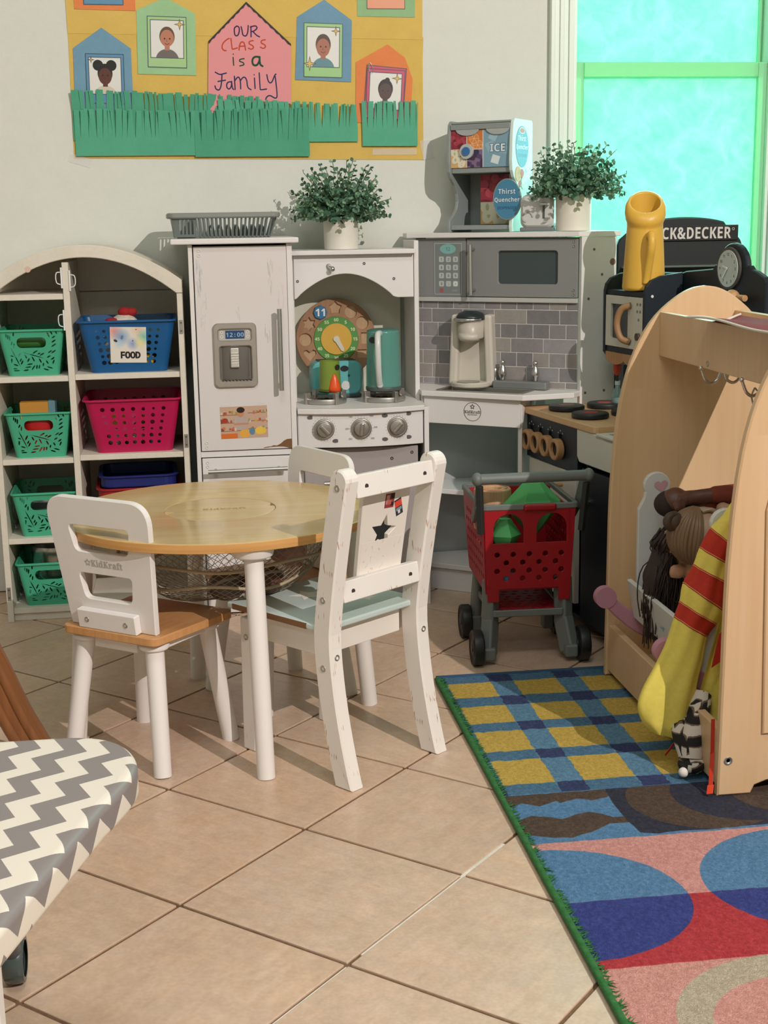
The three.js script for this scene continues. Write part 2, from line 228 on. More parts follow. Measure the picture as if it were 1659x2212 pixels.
function slatChair(label, pos, face) {
  const t = thing('child_chair', label, 'chair', pos, facing(...face));
  // seat: rounded square, slightly wider in front
  const s = new THREE.Shape(), w0 = 0.11, w1 = 0.122, d = 0.112, r = 0.018;
  s.moveTo(-w0 + r, -d); s.lineTo(w0 - r, -d); s.quadraticCurveTo(w0, -d, w0 + 0.001, -d + r); s.lineTo(w1, d - r); s.quadraticCurveTo(w1, d, w1 - r, d); s.lineTo(-w1 + r, d); s.quadraticCurveTo(-w1, d, -w1, d - r); s.lineTo(-w0 - 0.001, -d + r); s.quadraticCurveTo(-w0, -d, -w0 + r, -d);
  part(t, 'seat', ext(s, 0.016, 0.002).rotateX(Math.PI / 2).translate(0, 0.262, 0), SEATWOOD);
  for (const sx of [-1, 1]) for (const sz of [-1, 1]) {
    const L = part(t, 'leg', rod([sx * 0.107, 0, sz * 0.106], [sx * 0.08, 0.238, sz * 0.078], 0.0163, 0.0172, 22), LEGW);
    mesh('mounting_disc', lathe([[0, 0], [0.025, 0], [0.027, 0.002], [0.029, 0.0145], [0, 0.0145]], 24).translate(sx * 0.078, 0.2312, sz * 0.076), LEGW, L);
  }
  part(t, 'rail', [bx(0.1, 0.024, 0.018, 0, 0.2335, -0.082, 0.002), bx(0.016, 0.018, 0.13, -0.085, 0.237, 0, 0.002), bx(0.016, 0.018, 0.13, 0.085, 0.237, 0, 0.002)], LEGW);
  // backrest panel with two slots, leaning back
  const p = new THREE.Shape(), bw = 0.098, tw = 0.121, h = 0.25, R = 0.05;
  p.moveTo(-bw, 0); p.lineTo(bw, 0); p.lineTo(lerp(bw, tw, (h - R) / h), h - R); p.quadraticCurveTo(tw, h, tw - R * 0.95, h); p.lineTo(-tw + R * 0.95, h); p.quadraticCurveTo(-tw, h, -lerp(bw, tw, (h - R) / h), h - R); p.closePath();
  const slot = (y0, y1, a, b) => { const k = 0.013, P = new THREE.Path(); P.moveTo(-a + k, y0); P.lineTo(a - k, y0); P.quadraticCurveTo(a, y0, lerp(a, b, k / (y1 - y0)), y0 + k); P.lineTo(b, y1 - k * 0.6); P.quadraticCurveTo(b, y1, b - k * 0.6, y1); P.lineTo(-b + k * 0.6, y1); P.quadraticCurveTo(-b, y1, -b, y1 - k * 0.6); P.lineTo(-lerp(a, b, k / (y1 - y0)), y0 + k); P.quadraticCurveTo(-a, y0, -a + k, y0); p.holes.push(P); };
  slot(0.055, 0.105, 0.054, 0.06); slot(0.147, 0.197, 0.061, 0.068);
  const lean = -0.135, bp = part(t, 'backrest', ext(p, 0.013, 0.0015, -0.0065, 10).rotateX(lean).translate(0, 0.263, -0.088), LEGW);
  const at = (g) => g.rotateX(lean).translate(0, 0.263, -0.088);
  mesh('logo', [at(tr(text('KidKraft', 0.012, FS, 0.0004), -0.008, 0.127, -0.0067, 0, Math.PI)), at(tr(ext(hole(poly(starPts(0, 0, 0.0075, 0.004)), starPts(0, 0, 0.0045, 0.0022)), 0.0004), 0.036, 0.127, -0.0067, 0, Math.PI))], LOGO, bp);
  const blk = part(t, 'back_block', at(bx(0.135, 0.036, 0.016, 0, 0.02, -0.0146, 0.002)), LEGW);
  mesh('screw', [at(screwG(-0.045, 0.02, -0.0228, 0.005, 'z', -1)), at(screwG(0.045, 0.02, -0.0228, 0.005, 'z', -1))], STEEL, blk);
  return t;
}
slatChair('white slatted child chair with orange wood seat, back turned to the viewer', [-0.1125, 0, 1.238], [0.607, -0.794]);
slatChair('white slatted child chair behind the round table facing the viewer', [0.151, 0, 0.962], [-0.88, 0.48]);
{ // white chair with a star cut into its back
  const t = thing('star_chair', 'scuffed white wooden child chair with a star cut out of its back', 'chair', [0.222, 0, 1.292], facing(-0.63, -0.777));
  const n = noiseGrid(64, 4), n2 = noiseGrid(16, 3);
  const worn = dtex(512, 3, (u, v) => { const k = n(u * 192 % 64, v * 24 % 64) * 0.6 + n2(u * 16, v * 16) * 0.55; return k > 1.0 ? [168, 124, 92] : k > 0.955 ? [214, 190, 174] : k > 0.93 ? [225, 208, 196] : [233, 227, 219]; });
  const WORN = metres(std(0xffffff, 0.5, { map: worn })), CW = std(0xe9e2d8, 0.45), MINT = std(0xc4d3ce, 0.45);
  const W = 0.1145, pw = 0.031;
  // rear posts: bowed boards cut from one plank
  const prof = (y) => -0.12 - 0.046 * Math.pow(clamp((0.27 - y) / 0.27, 0, 1), 1.7) - 0.054 * Math.pow(clamp((y - 0.27) / 0.3, 0, 1), 1.25);
  for (const s of [-1, 1]) {
    const sh = new THREE.Shape(), d = 0.021, q = []; for (let i = 0; i <= 20; i++) q.push(i / 20 * 0.553);
    sh.moveTo(-prof(0) - d, 0); sh.lineTo(-prof(0) + d - 0.002, 0); q.forEach((y) => sh.lineTo(-prof(y) + d, y + 0.001)); const c = -prof(0.553); for (let i = 1; i < 10; i++) { const a = i / 10 * Math.PI; sh.lineTo(c + d * Math.cos(a), 0.554 + d * Math.sin(a)); } q.reverse().forEach((y) => sh.lineTo(-prof(y) - d, y + 0.001));
    const g = ext(sh, pw, 0.003, 0, 6).rotateY(Math.PI / 2).translate(s * W - pw / 2, 0, 0);
    const pst = part(t, 'rear_post', g, WORN);
    for (const [y, z] of [[0.543, prof(0.543)], [0.34, prof(0.325)], [0.215, prof(0.215)]]) mesh('screw', screwG(s * (W + pw / 2), y, z, 0.0062, 'x', s), STEEL, pst);
    mesh('screw', screwG(s * W, 0.235, prof(0.235) - 0.021, 0.006, 'z', -1), STEEL, pst);
    part(t, 'front_leg', bar([s * 0.1, 0, 0.1], [s * 0.1, 0.262, 0.097], 0.03, 0.034, 0.003), WORN); part(t, 'screw', screwG(s * 0.1152, 0.225, 0.098, 0.006, 'x', s), STEEL);
  }
  const railAt = (y, h, nm) => { const z = prof(y) - 0.006; const r = part(t, nm, tr(bx(2 * W - pw, h, 0.022, 0, 0, 0, 0.002), 0, y, z, 0.16), WORN); mesh('hole', [-0.075, 0.075].map((x) => tr(cyl(0.0045, 0.0045, 0.002, 0, 0, 0, 14, Math.PI / 2), x, y, z - 0.0105, 0)), DARKHOLE, r); };
  railAt(0.541, 0.04, 'top_rail'); railAt(0.349, 0.038, 'lower_rail');
  // back panel with star
  const pn = hole(poly([[-0.074, 0], [0.042, 0], [0.046, 0.19], [-0.078, 0.19]]), starPts(-0.016, 0.09, 0.034, 0.0155, 5, Math.PI / 2 + 0.15).reverse());
  const bk = (g) => g.rotateX(-0.16).translate(0, 0.349, prof(0.349) + 0.0135);
  const panel = part(t, 'back_panel', bk(ext(pn, 0.01, 0.001, -0.005)), CW);
  const sticker = (nm, w, h, x, y, a, draw) => { const g = tr(card(w, h, 0.0004, 0, 0, 0), 0, 0, 0, 0, Math.PI, a); g.translate(x, y, -0.005); mesh(nm, bk(g), std(0xffffff, 0.6, { map: ctex(64, 64, draw) }), panel, true); };
  sticker('sticker', 0.024, 0.027, -0.024, 0.149, 0.05, (c) => { c.fillStyle = '#8f3b3a'; c.fillRect(0, 0, 64, 64); c.fillStyle = '#2c1715'; c.fillRect(38, 0, 26, 24); c.fillRect(40, 40, 24, 16); c.fillStyle = '#d9a094'; c.fillRect(8, 8, 22, 40); c.fillStyle = '#b96055'; c.fillRect(14, 30, 30, 20); });
  sticker('sticker', 0.018, 0.032, -0.05, 0.133, -0.3, (c) => { c.fillStyle = '#26333b'; c.fillRect(0, 0, 64, 64); c.fillStyle = '#e0452f'; c.fillRect(0, 6, 64, 24); c.fillStyle = '#7f9ba3'; c.fillRect(6, 34, 52, 12); c.fillStyle = '#ead8d8'; c.fillRect(20, 44, 20, 14); });
  const scrib = bk(tr(card(0.11, 0.075, 0.0003, 0, 0, 0), -0.016, 0.04, -0.0051, 0, Math.PI));
  const sx = ctex(256, 176, (c) => { c.fillStyle = '#e9e2d8'; c.fillRect(0, 0, 256, 176); const r = rnd(8); c.lineWidth = 1.6; for (let k = 0; k < 17; k++) { c.strokeStyle = ['#cbb6a3', '#d6a49a', '#c2b8aa', '#d2bfae'][k % 4]; c.beginPath(); let x = r() * 250, y = r() * 170; c.moveTo(x, y); for (let i = 0; i < 4; i++) { x += (r() - 0.4) * 16; y += (r() - 0.5) * 22; c.lineTo(x, y); } c.stroke(); } c.save(); c.translate(150, 152); c.rotate(-0.5); c.fillStyle = '#6f6660'; c.fillRect(-22, -4, 44, 8); c.restore(); });
  mesh('scribbles', scrib, std(0xffffff, 0.5, { map: sx }), panel, true);
  // seat, star and apron
  const seat = part(t, 'seat', bx(0.258, 0.012, 0.258, 0, 0.285, 0.005, 0.004, 2), MINT);
  mesh('worn_edge', bx(0.002, 0.011, 0.2, 0.1285, 0.2846, 0.018, 0.0008), MDF, seat);
  mesh('painted_star', tr(ext(poly(starPts(0, 0, 0.034, 0.015)), 0.0004), 0.0, 0.2912, 0.05, -Math.PI / 2, 0.3), std(0xf4f1ea, 0.45), seat);
  mesh('painted_star', tr(ext(poly(starPts(0, 0, 0.024, 0.011)), 0.0004), -0.06, 0.291, -0.045, -Math.PI / 2, 0.9), std(0xf0ece4, 0.45), seat);
  part(t, 'apron', [bx(0.19, 0.05, 0.014, 0, 0.253, -0.093, 0.002), bx(0.19, 0.05, 0.014, 0, 0.253, 0.1, 0.002), bx(0.014, 0.05, 0.18, -0.104, 0.253, 0, 0.002), bx(0.014, 0.05, 0.18, 0.104, 0.253, 0, 0.002)], CW);
}
// ------------------------------------------------------------------ arched toy shelf with baskets
const SHELFW = mottled(0xddd6c6, 14, 0.55, 3, 121);
const SX = -0.262, SZ = 0.17;
{
  const t = thing('toy_shelf', 'cream white arched toy shelf with plastic baskets in its bays', 'shelf', [SX, 0, SZ]);
  const hw = 0.238, th = 0.015, D = 0.3, arcO = (x) => 0.84 + 0.098 * Math.sqrt(Math.max(0, 1 - (x / 0.262) ** 2)) - 0.03, arcI = (x) => 0.786 + 0.122 * Math.sqrt(Math.max(0, 1 - (x / 0.226) ** 2));
  const xs = Array.from({ length: 33 }, (_, i) => -hw + i / 32 * 2 * hw), xi = Array.from({ length: 29 }, (_, i) => -0.218 + i / 28 * 0.436);
  const oy = (x) => 0.849 + (0.938 - 0.849) * (1 - Math.pow(Math.abs(x) / hw, 2.0));
  const iy = (x) => 0.818 + (0.908 - 0.818) * (1 - Math.pow(Math.abs(x) / 0.222, 2.0));
  part(t, 'arch', ext(poly([[-hw, 0.818], [-0.222, 0.818], ...xi.map((x) => [x, iy(x)]), [0.222, 0.818], [hw, 0.818], ...[...xs].reverse().map((x) => [x, oy(x)])]), 0.016, 0.0015, D / 2 - 0.016), SHELFW);
  { const g = new THREE.PlaneGeometry(1, 1, 32, 1), roof = []; const top = poly([...xs.map((x) => [x, oy(x) - 0.001]), ...[...xs].reverse().map((x) => [x, oy(x) - 0.009])]); roof.push(ext(top, D - 0.018, 0, -D / 2)); part(t, 'roof', roof, SHELFW); }
  part(t, 'back_board', ext(poly([[-hw + 0.004, 0.012], [hw - 0.004, 0.012], [hw - 0.004, 0.812], [-hw + 0.004, 0.812]]), 0.005, 0.0008, -D / 2), SHELFW);
  part(t, 'back_board', ext(poly([[-hw + 0.004, 0.8145], [hw - 0.004, 0.8145], [hw - 0.004, 0.84], ...[...xs].slice(1, -1).reverse().map((x) => [x, oy(x) - 0.011]), [-hw + 0.004, 0.84]]), 0.005, 0.0008, -D / 2), SHELFW);
  for (const s of [-1, 1]) {
    const p = part(t, 'side_panel', bx(th, 0.817, D - 0.002, s * (hw - th / 2), 0.4085, -0.0005, 0.0012), SHELFW);
    for (const y of s > 0 ? [0.735, 0.45] : [0.075, 0.52]) { const hg = mesh('hinge_plate', bx(0.009, 0.034, 0.0012, s * (hw - th / 2), y, D / 2 - 0.0004, 0.0004), STEEL, p); mesh('hinge_screws', [-0.01, 0.01].map((d) => screwG(s * (hw - th / 2), y + d, D / 2 + 0.0006, 0.002, 'z')), DARKHOLE, p); }
  }
  const dv = part(t, 'divider', bx(0.0155, 0.885, D - 0.006, -0.042, 0.4545, -0.0005, 0.0012), SHELFW);
  for (const [x, y] of [[-0.055, 0.86], [-0.0295, 0.853], [-0.0545, 0.758]]) { const s = x < -0.042 ? -1 : 1; const l = part(t, 'latch', [bx(0.004, 0.05, 0.012, -0.042 + s * 0.0097, y, D / 2 - 0.006, 0.001), tube([[-0.042 + s * 0.012, y + 0.014, D / 2 - 0.005], [-0.042 + s * 0.021, y + 0.012, D / 2 - 0.003], [-0.042 + s * 0.021, y - 0.012, D / 2 - 0.003], [-0.042 + s * 0.012, y - 0.016, D / 2 - 0.005]], 0.0014, 20, 6)], std(0xe9e9e6, 0.4), 'white child lock latch'); }
  const board = (x0, x1, y) => part(t, 'shelf_board', bx(x1 - x0, 0.014, D - 0.012, (x0 + x1) / 2, y - 0.007, -0.002, 0.001), SHELFW);
  for (const y of [0.822, 0.622, 0.417, 0.215, 0.034]) board(-hw + th, -0.05, y);
  for (const y of [0.624, 0.422, 0.215, 0.034]) board(-0.034, hw - th, y);
  part(t, 'kick_board', bx(2 * hw - 2 * th, 0.019, 0.012, 0, 0.0097, D / 2 - 0.02, 0.001), SHELFW);
  part(t, 'stain', ext(poly(circlePts(-0.13, 0.882, 0.0075, 18)), 0.0004, 0, D / 2), std(0xd9b8a6, 0.6), 'pink round smudge on the arch');
}
function slotLeaf(shape, inside, seed, leaves, avoid) {                 // leaf shaped groups of narrow slots that never touch
  const taken = []; const r = rnd(seed);
  const tryAdd = (x, y, a, L, w) => {
    const pts = []; for (let i = 0; i <= 6; i++) pts.push([x + Math.cos(a) * L * (i / 6 - 0.5), y + Math.sin(a) * L * (i / 6 - 0.5)]);
    for (const p of pts) { if (!inside(p[0], p[1], 0.004)) return; for (const q of taken) if (Math.hypot(p[0] - q[0], p[1] - q[1]) < 0.0043) return; for (const q of avoid) if (p[0] > q[0] - 0.006 && p[0] < q[2] + 0.006 && p[1] > q[1] - 0.006 && p[1] < q[3] + 0.006) return; }
    taken.push(...pts); const c = Math.cos(a), s = Math.sin(a), q = (u, v) => [x + c * u - s * v, y + s * u + c * v];
    hole(shape, [q(-L / 2, 0), q(-L / 5, -w), q(L / 4, -w), q(L / 2, 0), q(L / 4, w), q(-L / 5, w)]);
  };
  const fill = () => { for (let k = 0; k < 5000; k++) { const x = (r() - 0.5) * 0.17, y = r() * 0.12; let b = null, bd = 9; for (const l of leaves) { const d = Math.hypot(x - l[0], y - l[1]); if (d < bd) { bd = d; b = l; } } const sd = -(x - b[0]) * Math.sin(b[2]) + (y - b[1]) * Math.cos(b[2]) > 0 ? 1 : -1; tryAdd(x, y, b[2] + sd * 0.85, 0.009 + r() * 0.008, 0.0018); } };
  for (const [cx, cy, a, len] of leaves) {
    tryAdd(cx, cy, a, len * 0.9, 0.0014);
    for (let i = 0; i < 11; i++) for (const s of [1, -1]) { const u = (i / 10 - 0.5) * len, L = 0.017 * (1 - 0.6 * Math.abs(i / 10 - 0.45)), b = a + s * 0.85; tryAdd(cx + Math.cos(a) * u + Math.cos(b) * (L * 0.5 + 0.004), cy + Math.sin(a) * u + Math.sin(b) * (L * 0.5 + 0.004), b, L, 0.0019); }
  }
  fill();
}
function basket(name, label, group, { wt, dt, wb, db, h, r = 0.018, m, front, side, handle, rimW = 0.004 }, pos, turn = 0) {
  const t = thing(name, label, 'basket', pos, turn, group), th = 0.0018;
  const walls = [], mk = (W, Dp, Wb, Db, holes, ry) => {
    const ang = Math.atan2((Dp - Db) / 2, h), L = Math.hypot(h, (Dp - Db) / 2), a = Wb / 2 - r, b = W / 2 - r, s = poly([[-a, 0], [a, 0], [b, L], [-b, L]]);
    if (holes) holes(s, (x, y, mg) => y > mg + 0.006 && y < L - mg && Math.abs(x) < lerp(a, b, y / L) - mg * 0.6, L, a, b);
    return tr(ext(s, th, 0, -th), 0, 0, 0, ang).translate(0, 0.002, Db / 2).rotateY(ry);
  };
  walls.push(mk(wt, dt, wb, db, front, 0), mk(wt, dt, wb, db, front, Math.PI), mk(dt, wt, db, wb, side, Math.PI / 2), mk(dt, wt, db, wb, side, -Math.PI / 2));
  for (const [sx, sz] of [[1, 1], [1, -1], [-1, -1], [-1, 1]]) {      // rounded corners
    const n = 6, pos = [], idx = []; for (let j = 0; j <= 1; j++) for (let i = 0; i <= n; i++) { const a = i / n * Math.PI / 2, cx = (j ? wt : wb) / 2 - r, cz = (j ? dt : db) / 2 - r; pos.push(sx * (cx + r * Math.cos(a)), 0.002 + j * h, sz * (cz + r * Math.sin(a))); }
    for (let i = 0; i < n; i++) { const q = [i, i + n + 1, i + 1, i + 1, i + n + 1, i + n + 2]; if (sx * sz < 0) q.reverse(); idx.push(...q); }
    const g = new THREE.BufferGeometry(); g.setAttribute('position', new THREE.Float32BufferAttribute(pos, 3)); g.setIndex(idx); g.computeVertexNormals(); walls.push(g);
  }
  part(t, 'wall', walls, m);
  part(t, 'base', ext(poly(rrPts(-wb / 2, -db / 2, wb / 2, db / 2, r)), 0.003, 0).rotateX(-Math.PI / 2), m);
  part(t, 'rim', ext(hole(poly(rrPts(-wt / 2 - rimW, -dt / 2 - rimW, wt / 2 + rimW, dt / 2 + rimW, r + rimW)), rrPts(-wt / 2 + 0.001, -dt / 2 + 0.001, wt / 2 - 0.001, dt / 2 - 0.001, r).reverse()), 0.005, 0.001).rotateX(-Math.PI / 2).translate(0, h - 0.003, 0), m);
  return t;
}
{
  const GREEN = std(0x46ad87, 0.42);
  const gfront = (s, ins, L) => { hole(s, rrPts(-0.035, L - 0.046, 0.035, L - 0.02, 0.011, 4).reverse()); slotLeaf(s, ins, 3, [[-0.04, 0.045, 1.95, 0.06], [0.002, 0.05, -0.32, 0.06], [0.043, 0.062, 1.45, 0.055], [-0.022, 0.022, 1.0, 0.045], [0.028, 0.022, 0.5, 0.05], [-0.05, 0.08, 2.3, 0.03], [0.058, 0.09, 1.1, 0.03], [-0.044, 0.018, 2.3, 0.04], [0.004, 0.033, 0.2, 0.05], [0.05, 0.03, 2.0, 0.04], [-0.06, 0.075, 1.7, 0.03], [0.0, 0.012, 0.1, 0.06], [-0.03, 0.062, 0.4, 0.04]], [[-0.035, L - 0.046, 0.035, L - 0.02]]); };
  const gside = (s, ins, L) => slotLeaf(s, ins, 5, [[-0.05, 0.05, 1.4, 0.07], [0, 0.05, 1.7, 0.07], [0.05, 0.05, 1.3, 0.07]], []);
  const spec = { wt: 0.16, dt: 0.21, wb: 0.122, db: 0.17, h: 0.113, r: 0.011, m: GREEN, front: gfront, side: gside };
  const lb = ['green leaf-cut plastic basket highest in the toy shelf, left of the blue basket', 'green leaf-cut plastic basket holding a yellow box and a red pot', 'green leaf-cut plastic basket on the shelf second from the bottom', 'green leaf-cut plastic basket on the lowest shelf holding a steel bowl'];
  [[0.622, -0.397, 0], [0.417, -0.395, 0.02], [0.215, -0.394, 0.03], [0.034, -0.394, 0.02]].forEach(([y, x, a], i) => basket('green_basket', lb[i], 'green leaf-cut baskets in the toy shelf', spec, [x, y, 0.205], a));
  const holes = (grid, cols, rows, skip, seed) => (s, ins, L, a, b) => { const r = rnd(seed); for (let i = 0; i < cols; i++) for (let j = 0; j < rows; j++) { if (skip(i, j)) continue; const y = 0.024 + (L - 0.05) * j / (rows - 1), w = lerp(a, b, y / L), x = (i / (cols - 1) - 0.5) * 2 * (w - 0.02), rr = [0.0034, 0.0052, 0.0042, 0.0058, 0.0045][Math.floor(r() * 5)]; hole(s, circlePts(x, y + (r() - 0.5) * 0.001, rr, 12).reverse()); } };
  const BLUE = std(0x10588f, 0.4), PINK = std(0xb80f4e, 0.4);
  const bl = basket('storage_basket', 'blue plastic basket with a FOOD card on its front', 'rectangular plastic baskets in the toy shelf', { wt: 0.236, dt: 0.23, wb: 0.188, db: 0.18, h: 0.128, m: BLUE, front: holes(0, 9, 6, (i) => i > 2 && i < 6, 3), side: holes(0, 7, 6, () => false, 4), rimW: 0.006 }, [-0.166, 0.624, 0.2], 0.02);
  basket('storage_basket', 'bright pink plastic basket with round holes below the blue basket', 'rectangular plastic baskets in the toy shelf', { wt: 0.236, dt: 0.23, wb: 0.188, db: 0.18, h: 0.135, m: PINK, front: holes(0, 7, 6, () => false, 5), side: holes(0, 7, 6, () => false, 6), rimW: 0.006 }, [-0.162, 0.422, 0.2], 0.02);
  const food = ctex(256, 256, (c) => {
    c.fillStyle = '#e9e4d8'; c.fillRect(0, 0, 256, 256); const blob = (x, y, r, col) => { const g = c.createRadialGradient(x, y, 0, x, y, r); g.addColorStop(0, col); g.addColorStop(1, col + '00'); c.fillStyle = g; c.fillRect(0, 0, 256, 256); };
    blob(30, 30, 70, '#e79a94'); blob(80, 70, 70, '#7fa6cf'); blob(200, 20, 60, '#eec9b0'); blob(240, 70, 60, '#7fc7b0'); blob(160, 120, 50, '#8fa4d4'); blob(210, 110, 50, '#f0e2a0'); blob(60, 120, 40, '#bcd7e4');
    c.fillStyle = '#3a3a3a'; c.beginPath(); c.ellipse(38, 98, 14, 9, 0.4, 0, 7); c.fill(); c.fillStyle = '#6d7fa8'; c.beginPath(); c.ellipse(84, 74, 9, 16, 0.3, 0, 7); c.fill(); c.beginPath(); c.ellipse(160, 98, 6, 6, 0, 0, 7); c.fill(); c.fillStyle = '#8a4a4a'; c.fillRect(180, 14, 10, 6);
    c.fillStyle = '#26231f'; c.font = 'bold 60px monospace'; c.textAlign = 'center'; c.fillText('FOOD', 140, 222); c.strokeStyle = '#26231f'; c.lineWidth = 5; c.strokeText('FOOD', 140, 222);
  });
  { const a = Math.atan2(0.025, 0.128); part(bl, 'food_card', tr(card(0.088, 0.091, 0.0006, 0, 0, 0.0004), 0, 0, 0, a, 0, -0.03).translate(0.001, 0.069, 0.1045), std(0xffffff, 0.55, { map: food }), 'white card lettered FOOD', true); }
  // contents
  const put = (name, label, cat, pos, build, group) => { const o = thing(name, label, cat, pos, 0, group); build(o); return o; };
  put('plush_toy', 'white plush toy with a red comb on top of the blue basket', 'toy', [-0.175, 0.63, 0.21], (o) => { part(o, 'body', [sph(0.045, 0, 0.085, 0, 1, 1.1, 0.9), sph(0.06, 0, 0.04, 0, 1, 0.6, 1)], mottled(0xd8cfbe, 60, 0.95, 14, 7)); part(o, 'comb', [sph(0.016, 0.018, 0.138, 0, 1, 0.7, 0.8), sph(0.016, 0.002, 0.138, 0.004, 1, 0.8, 0.8), sph(0.012, -0.03, 0.12, 0.02, 1.3, 0.5, 0.8)], std(0xa51d1d, 0.8)); });
  put('toy_vegetable', 'dark green toy vegetable inside the blue basket', 'toy', [-0.105, 0.63, 0.2], (o) => { part(o, 'body', [sph(0.035, 0, 0.06, 0, 1.1, 1.5, 1), sph(0.03, -0.01, 0.03, 0.02)], mottled(0x1d3d26, 30, 0.6, 9, 8)); });
  [[-0.2, 0.655, 0.275, 0.016, 0xe0a53a, 'orange toy fruit low in the blue basket'], [-0.115, 0.652, 0.275, 0.015, 0xe8c33e, 'yellow toy fruit behind the holes of the blue basket'], [-0.2, 0.5, 0.27, 0.022, 0xe9cf45, 'yellow toy ball high in the pink basket'], [-0.21, 0.452, 0.265, 0.02, 0xd8d2c8, 'white toy ball low in the pink basket'], [-0.155, 0.455, 0.268, 0.02, 0xb8a28a, 'tan toy ball in the middle of the pink basket'], [-0.11, 0.447, 0.265, 0.018, 0x6f86c0, 'blue toy ball low in the pink basket'], [-0.14, 0.495, 0.262, 0.018, 0x9a7a32, 'brown toy ball high in the pink basket'], [-0.175, 0.448, 0.255, 0.016, 0x4c8a3a, 'green toy ball low in the pink basket']].forEach(([x, y, z, r, c, l]) => put('toy_food', l, 'toy', [x, y, z], (o) => { part(o, 'body', lathe([[0, -r], [r * 0.6, -r * 0.85], [r, -r * 0.1], [r * 0.85, r * 0.6], [r * 0.3, r * 0.9], [0, r * 0.8]], 18), std(c, 0.5)); part(o, 'stem', cyl(0.0015, 0.0022, 0.006, 0, r * 0.92, 0, 6), std(0x5d4a2e, 0.8)); }, 'toy food in the baskets'));
  put('picture_box', 'orange and blue cardboard box standing in a green basket', 'box', [-0.41, 0.42, 0.215], (o) => { part(o, 'body', bx(0.07, 0.125, 0.03, 0, 0.0665, 0, 0.001), std(0xd79a3c, 0.7)); part(o, 'end', bx(0.022, 0.127, 0.031, 0.046, 0.0675, -0.002, 0.001), std(0x6f98a4, 0.7)); });
  put('toy_pot', 'red toy pot behind the handle opening of a green basket', 'toy', [-0.396, 0.421, 0.277], (o) => { part(o, 'body', lathe([[0, 0.0], [0.022, 0.002], [0.029, 0.03], [0.032, 0.078], [0.033, 0.088], [0.03, 0.09], [0, 0.088]], 28).scale(1.15, 1, 0.55), std(0xb51a1c, 0.35)); part(o, 'rim', tr(new THREE.TorusGeometry(0.032, 0.0022, 8, 30).scale(1.15, 0.55, 1), 0, 0.09, 0, Math.PI / 2), std(0xb51a1c, 0.3)); });
  put('toy_vegetable', 'green toy cucumber behind the handle of the highest green basket', 'toy', [-0.395, 0.705, 0.262], (o) => { part(o, 'body', tr(new THREE.CapsuleGeometry(0.018, 0.065, 6, 14), 0, 0, 0, 0, 0, Math.PI / 2), std(0x3f7a35, 0.5)); part(o, 'stem', cyl(0.003, 0.005, 0.008, 0.054, 0, 0, 8, 0, Math.PI / 2), std(0x6a7d3a, 0.7)); });
  put('steel_bowl', 'shiny steel toy bowl in the lowest green basket', 'bowl', [-0.385, 0.045, 0.2], (o) => { part(o, 'body', lathe([[0, 0.03], [0.03, 0.03], [0.055, 0.055], [0.06, 0.115], [0.062, 0.13], [0.058, 0.13], [0.056, 0.115], [0.05, 0.06], [0.028, 0.035], [0, 0.035]], 36), CHROME); part(o, 'knob', sph(0.004, 0.045, 0.112, 0.042), BLACK); });
  put('toy_bowl', 'dark grey toy bowl in the green basket second from the bottom', 'bowl', [-0.39, 0.224, 0.2], (o) => { part(o, 'body', lathe([[0, 0], [0.035, 0], [0.05, 0.03], [0.055, 0.07], [0.052, 0.07], [0.046, 0.03], [0, 0.005]], 30), std(0x4d5552, 0.4)); part(o, 'rim', tr(new THREE.TorusGeometry(0.0535, 0.002, 6, 36), 0, 0.07, 0, Math.PI / 2), std(0x7d8581, 0.4)); });
  const tray = (name, label, c, y, w, d, h) => { const o = thing(name, label, 'tray', [-0.16, y, 0.195], 0.05, 'trays in the toy shelf'); const m = std(c, 0.4); part(o, 'base', ext(poly(rrPts(-w / 2, -d / 2, w / 2, d / 2, 0.03)), 0.004, 0.001).rotateX(-Math.PI / 2), m); part(o, 'wall', ext(hole(poly(rrPts(-w / 2, -d / 2, w / 2, d / 2, 0.03)), rrPts(-w / 2 + 0.004, -d / 2 + 0.004, w / 2 - 0.004, d / 2 - 0.004, 0.027).reverse()), h, 0.001).rotateX(-Math.PI / 2), m); part(o, 'rim', ext(hole(poly(rrPts(-w / 2 - 0.006, -d / 2 - 0.006, w / 2 + 0.006, d / 2 + 0.006, 0.036)), rrPts(-w / 2, -d / 2, w / 2, d / 2, 0.03).reverse()), 0.005, 0.0015).rotateX(-Math.PI / 2).translate(0, h - 0.005, 0), m); };
  tray('plastic_tray', 'red plastic tray below the pink basket', 0x9e1a22, 0.216, 0.205, 0.21, 0.115); tray('plastic_tray', 'dark blue plastic tray stacked on the red tray', 0x16226a, 0.332, 0.19, 0.2, 0.03);
}
const CLEARTAPE = std(0xffffff, 0.15, { transmission: 0.85, thickness: 0 });
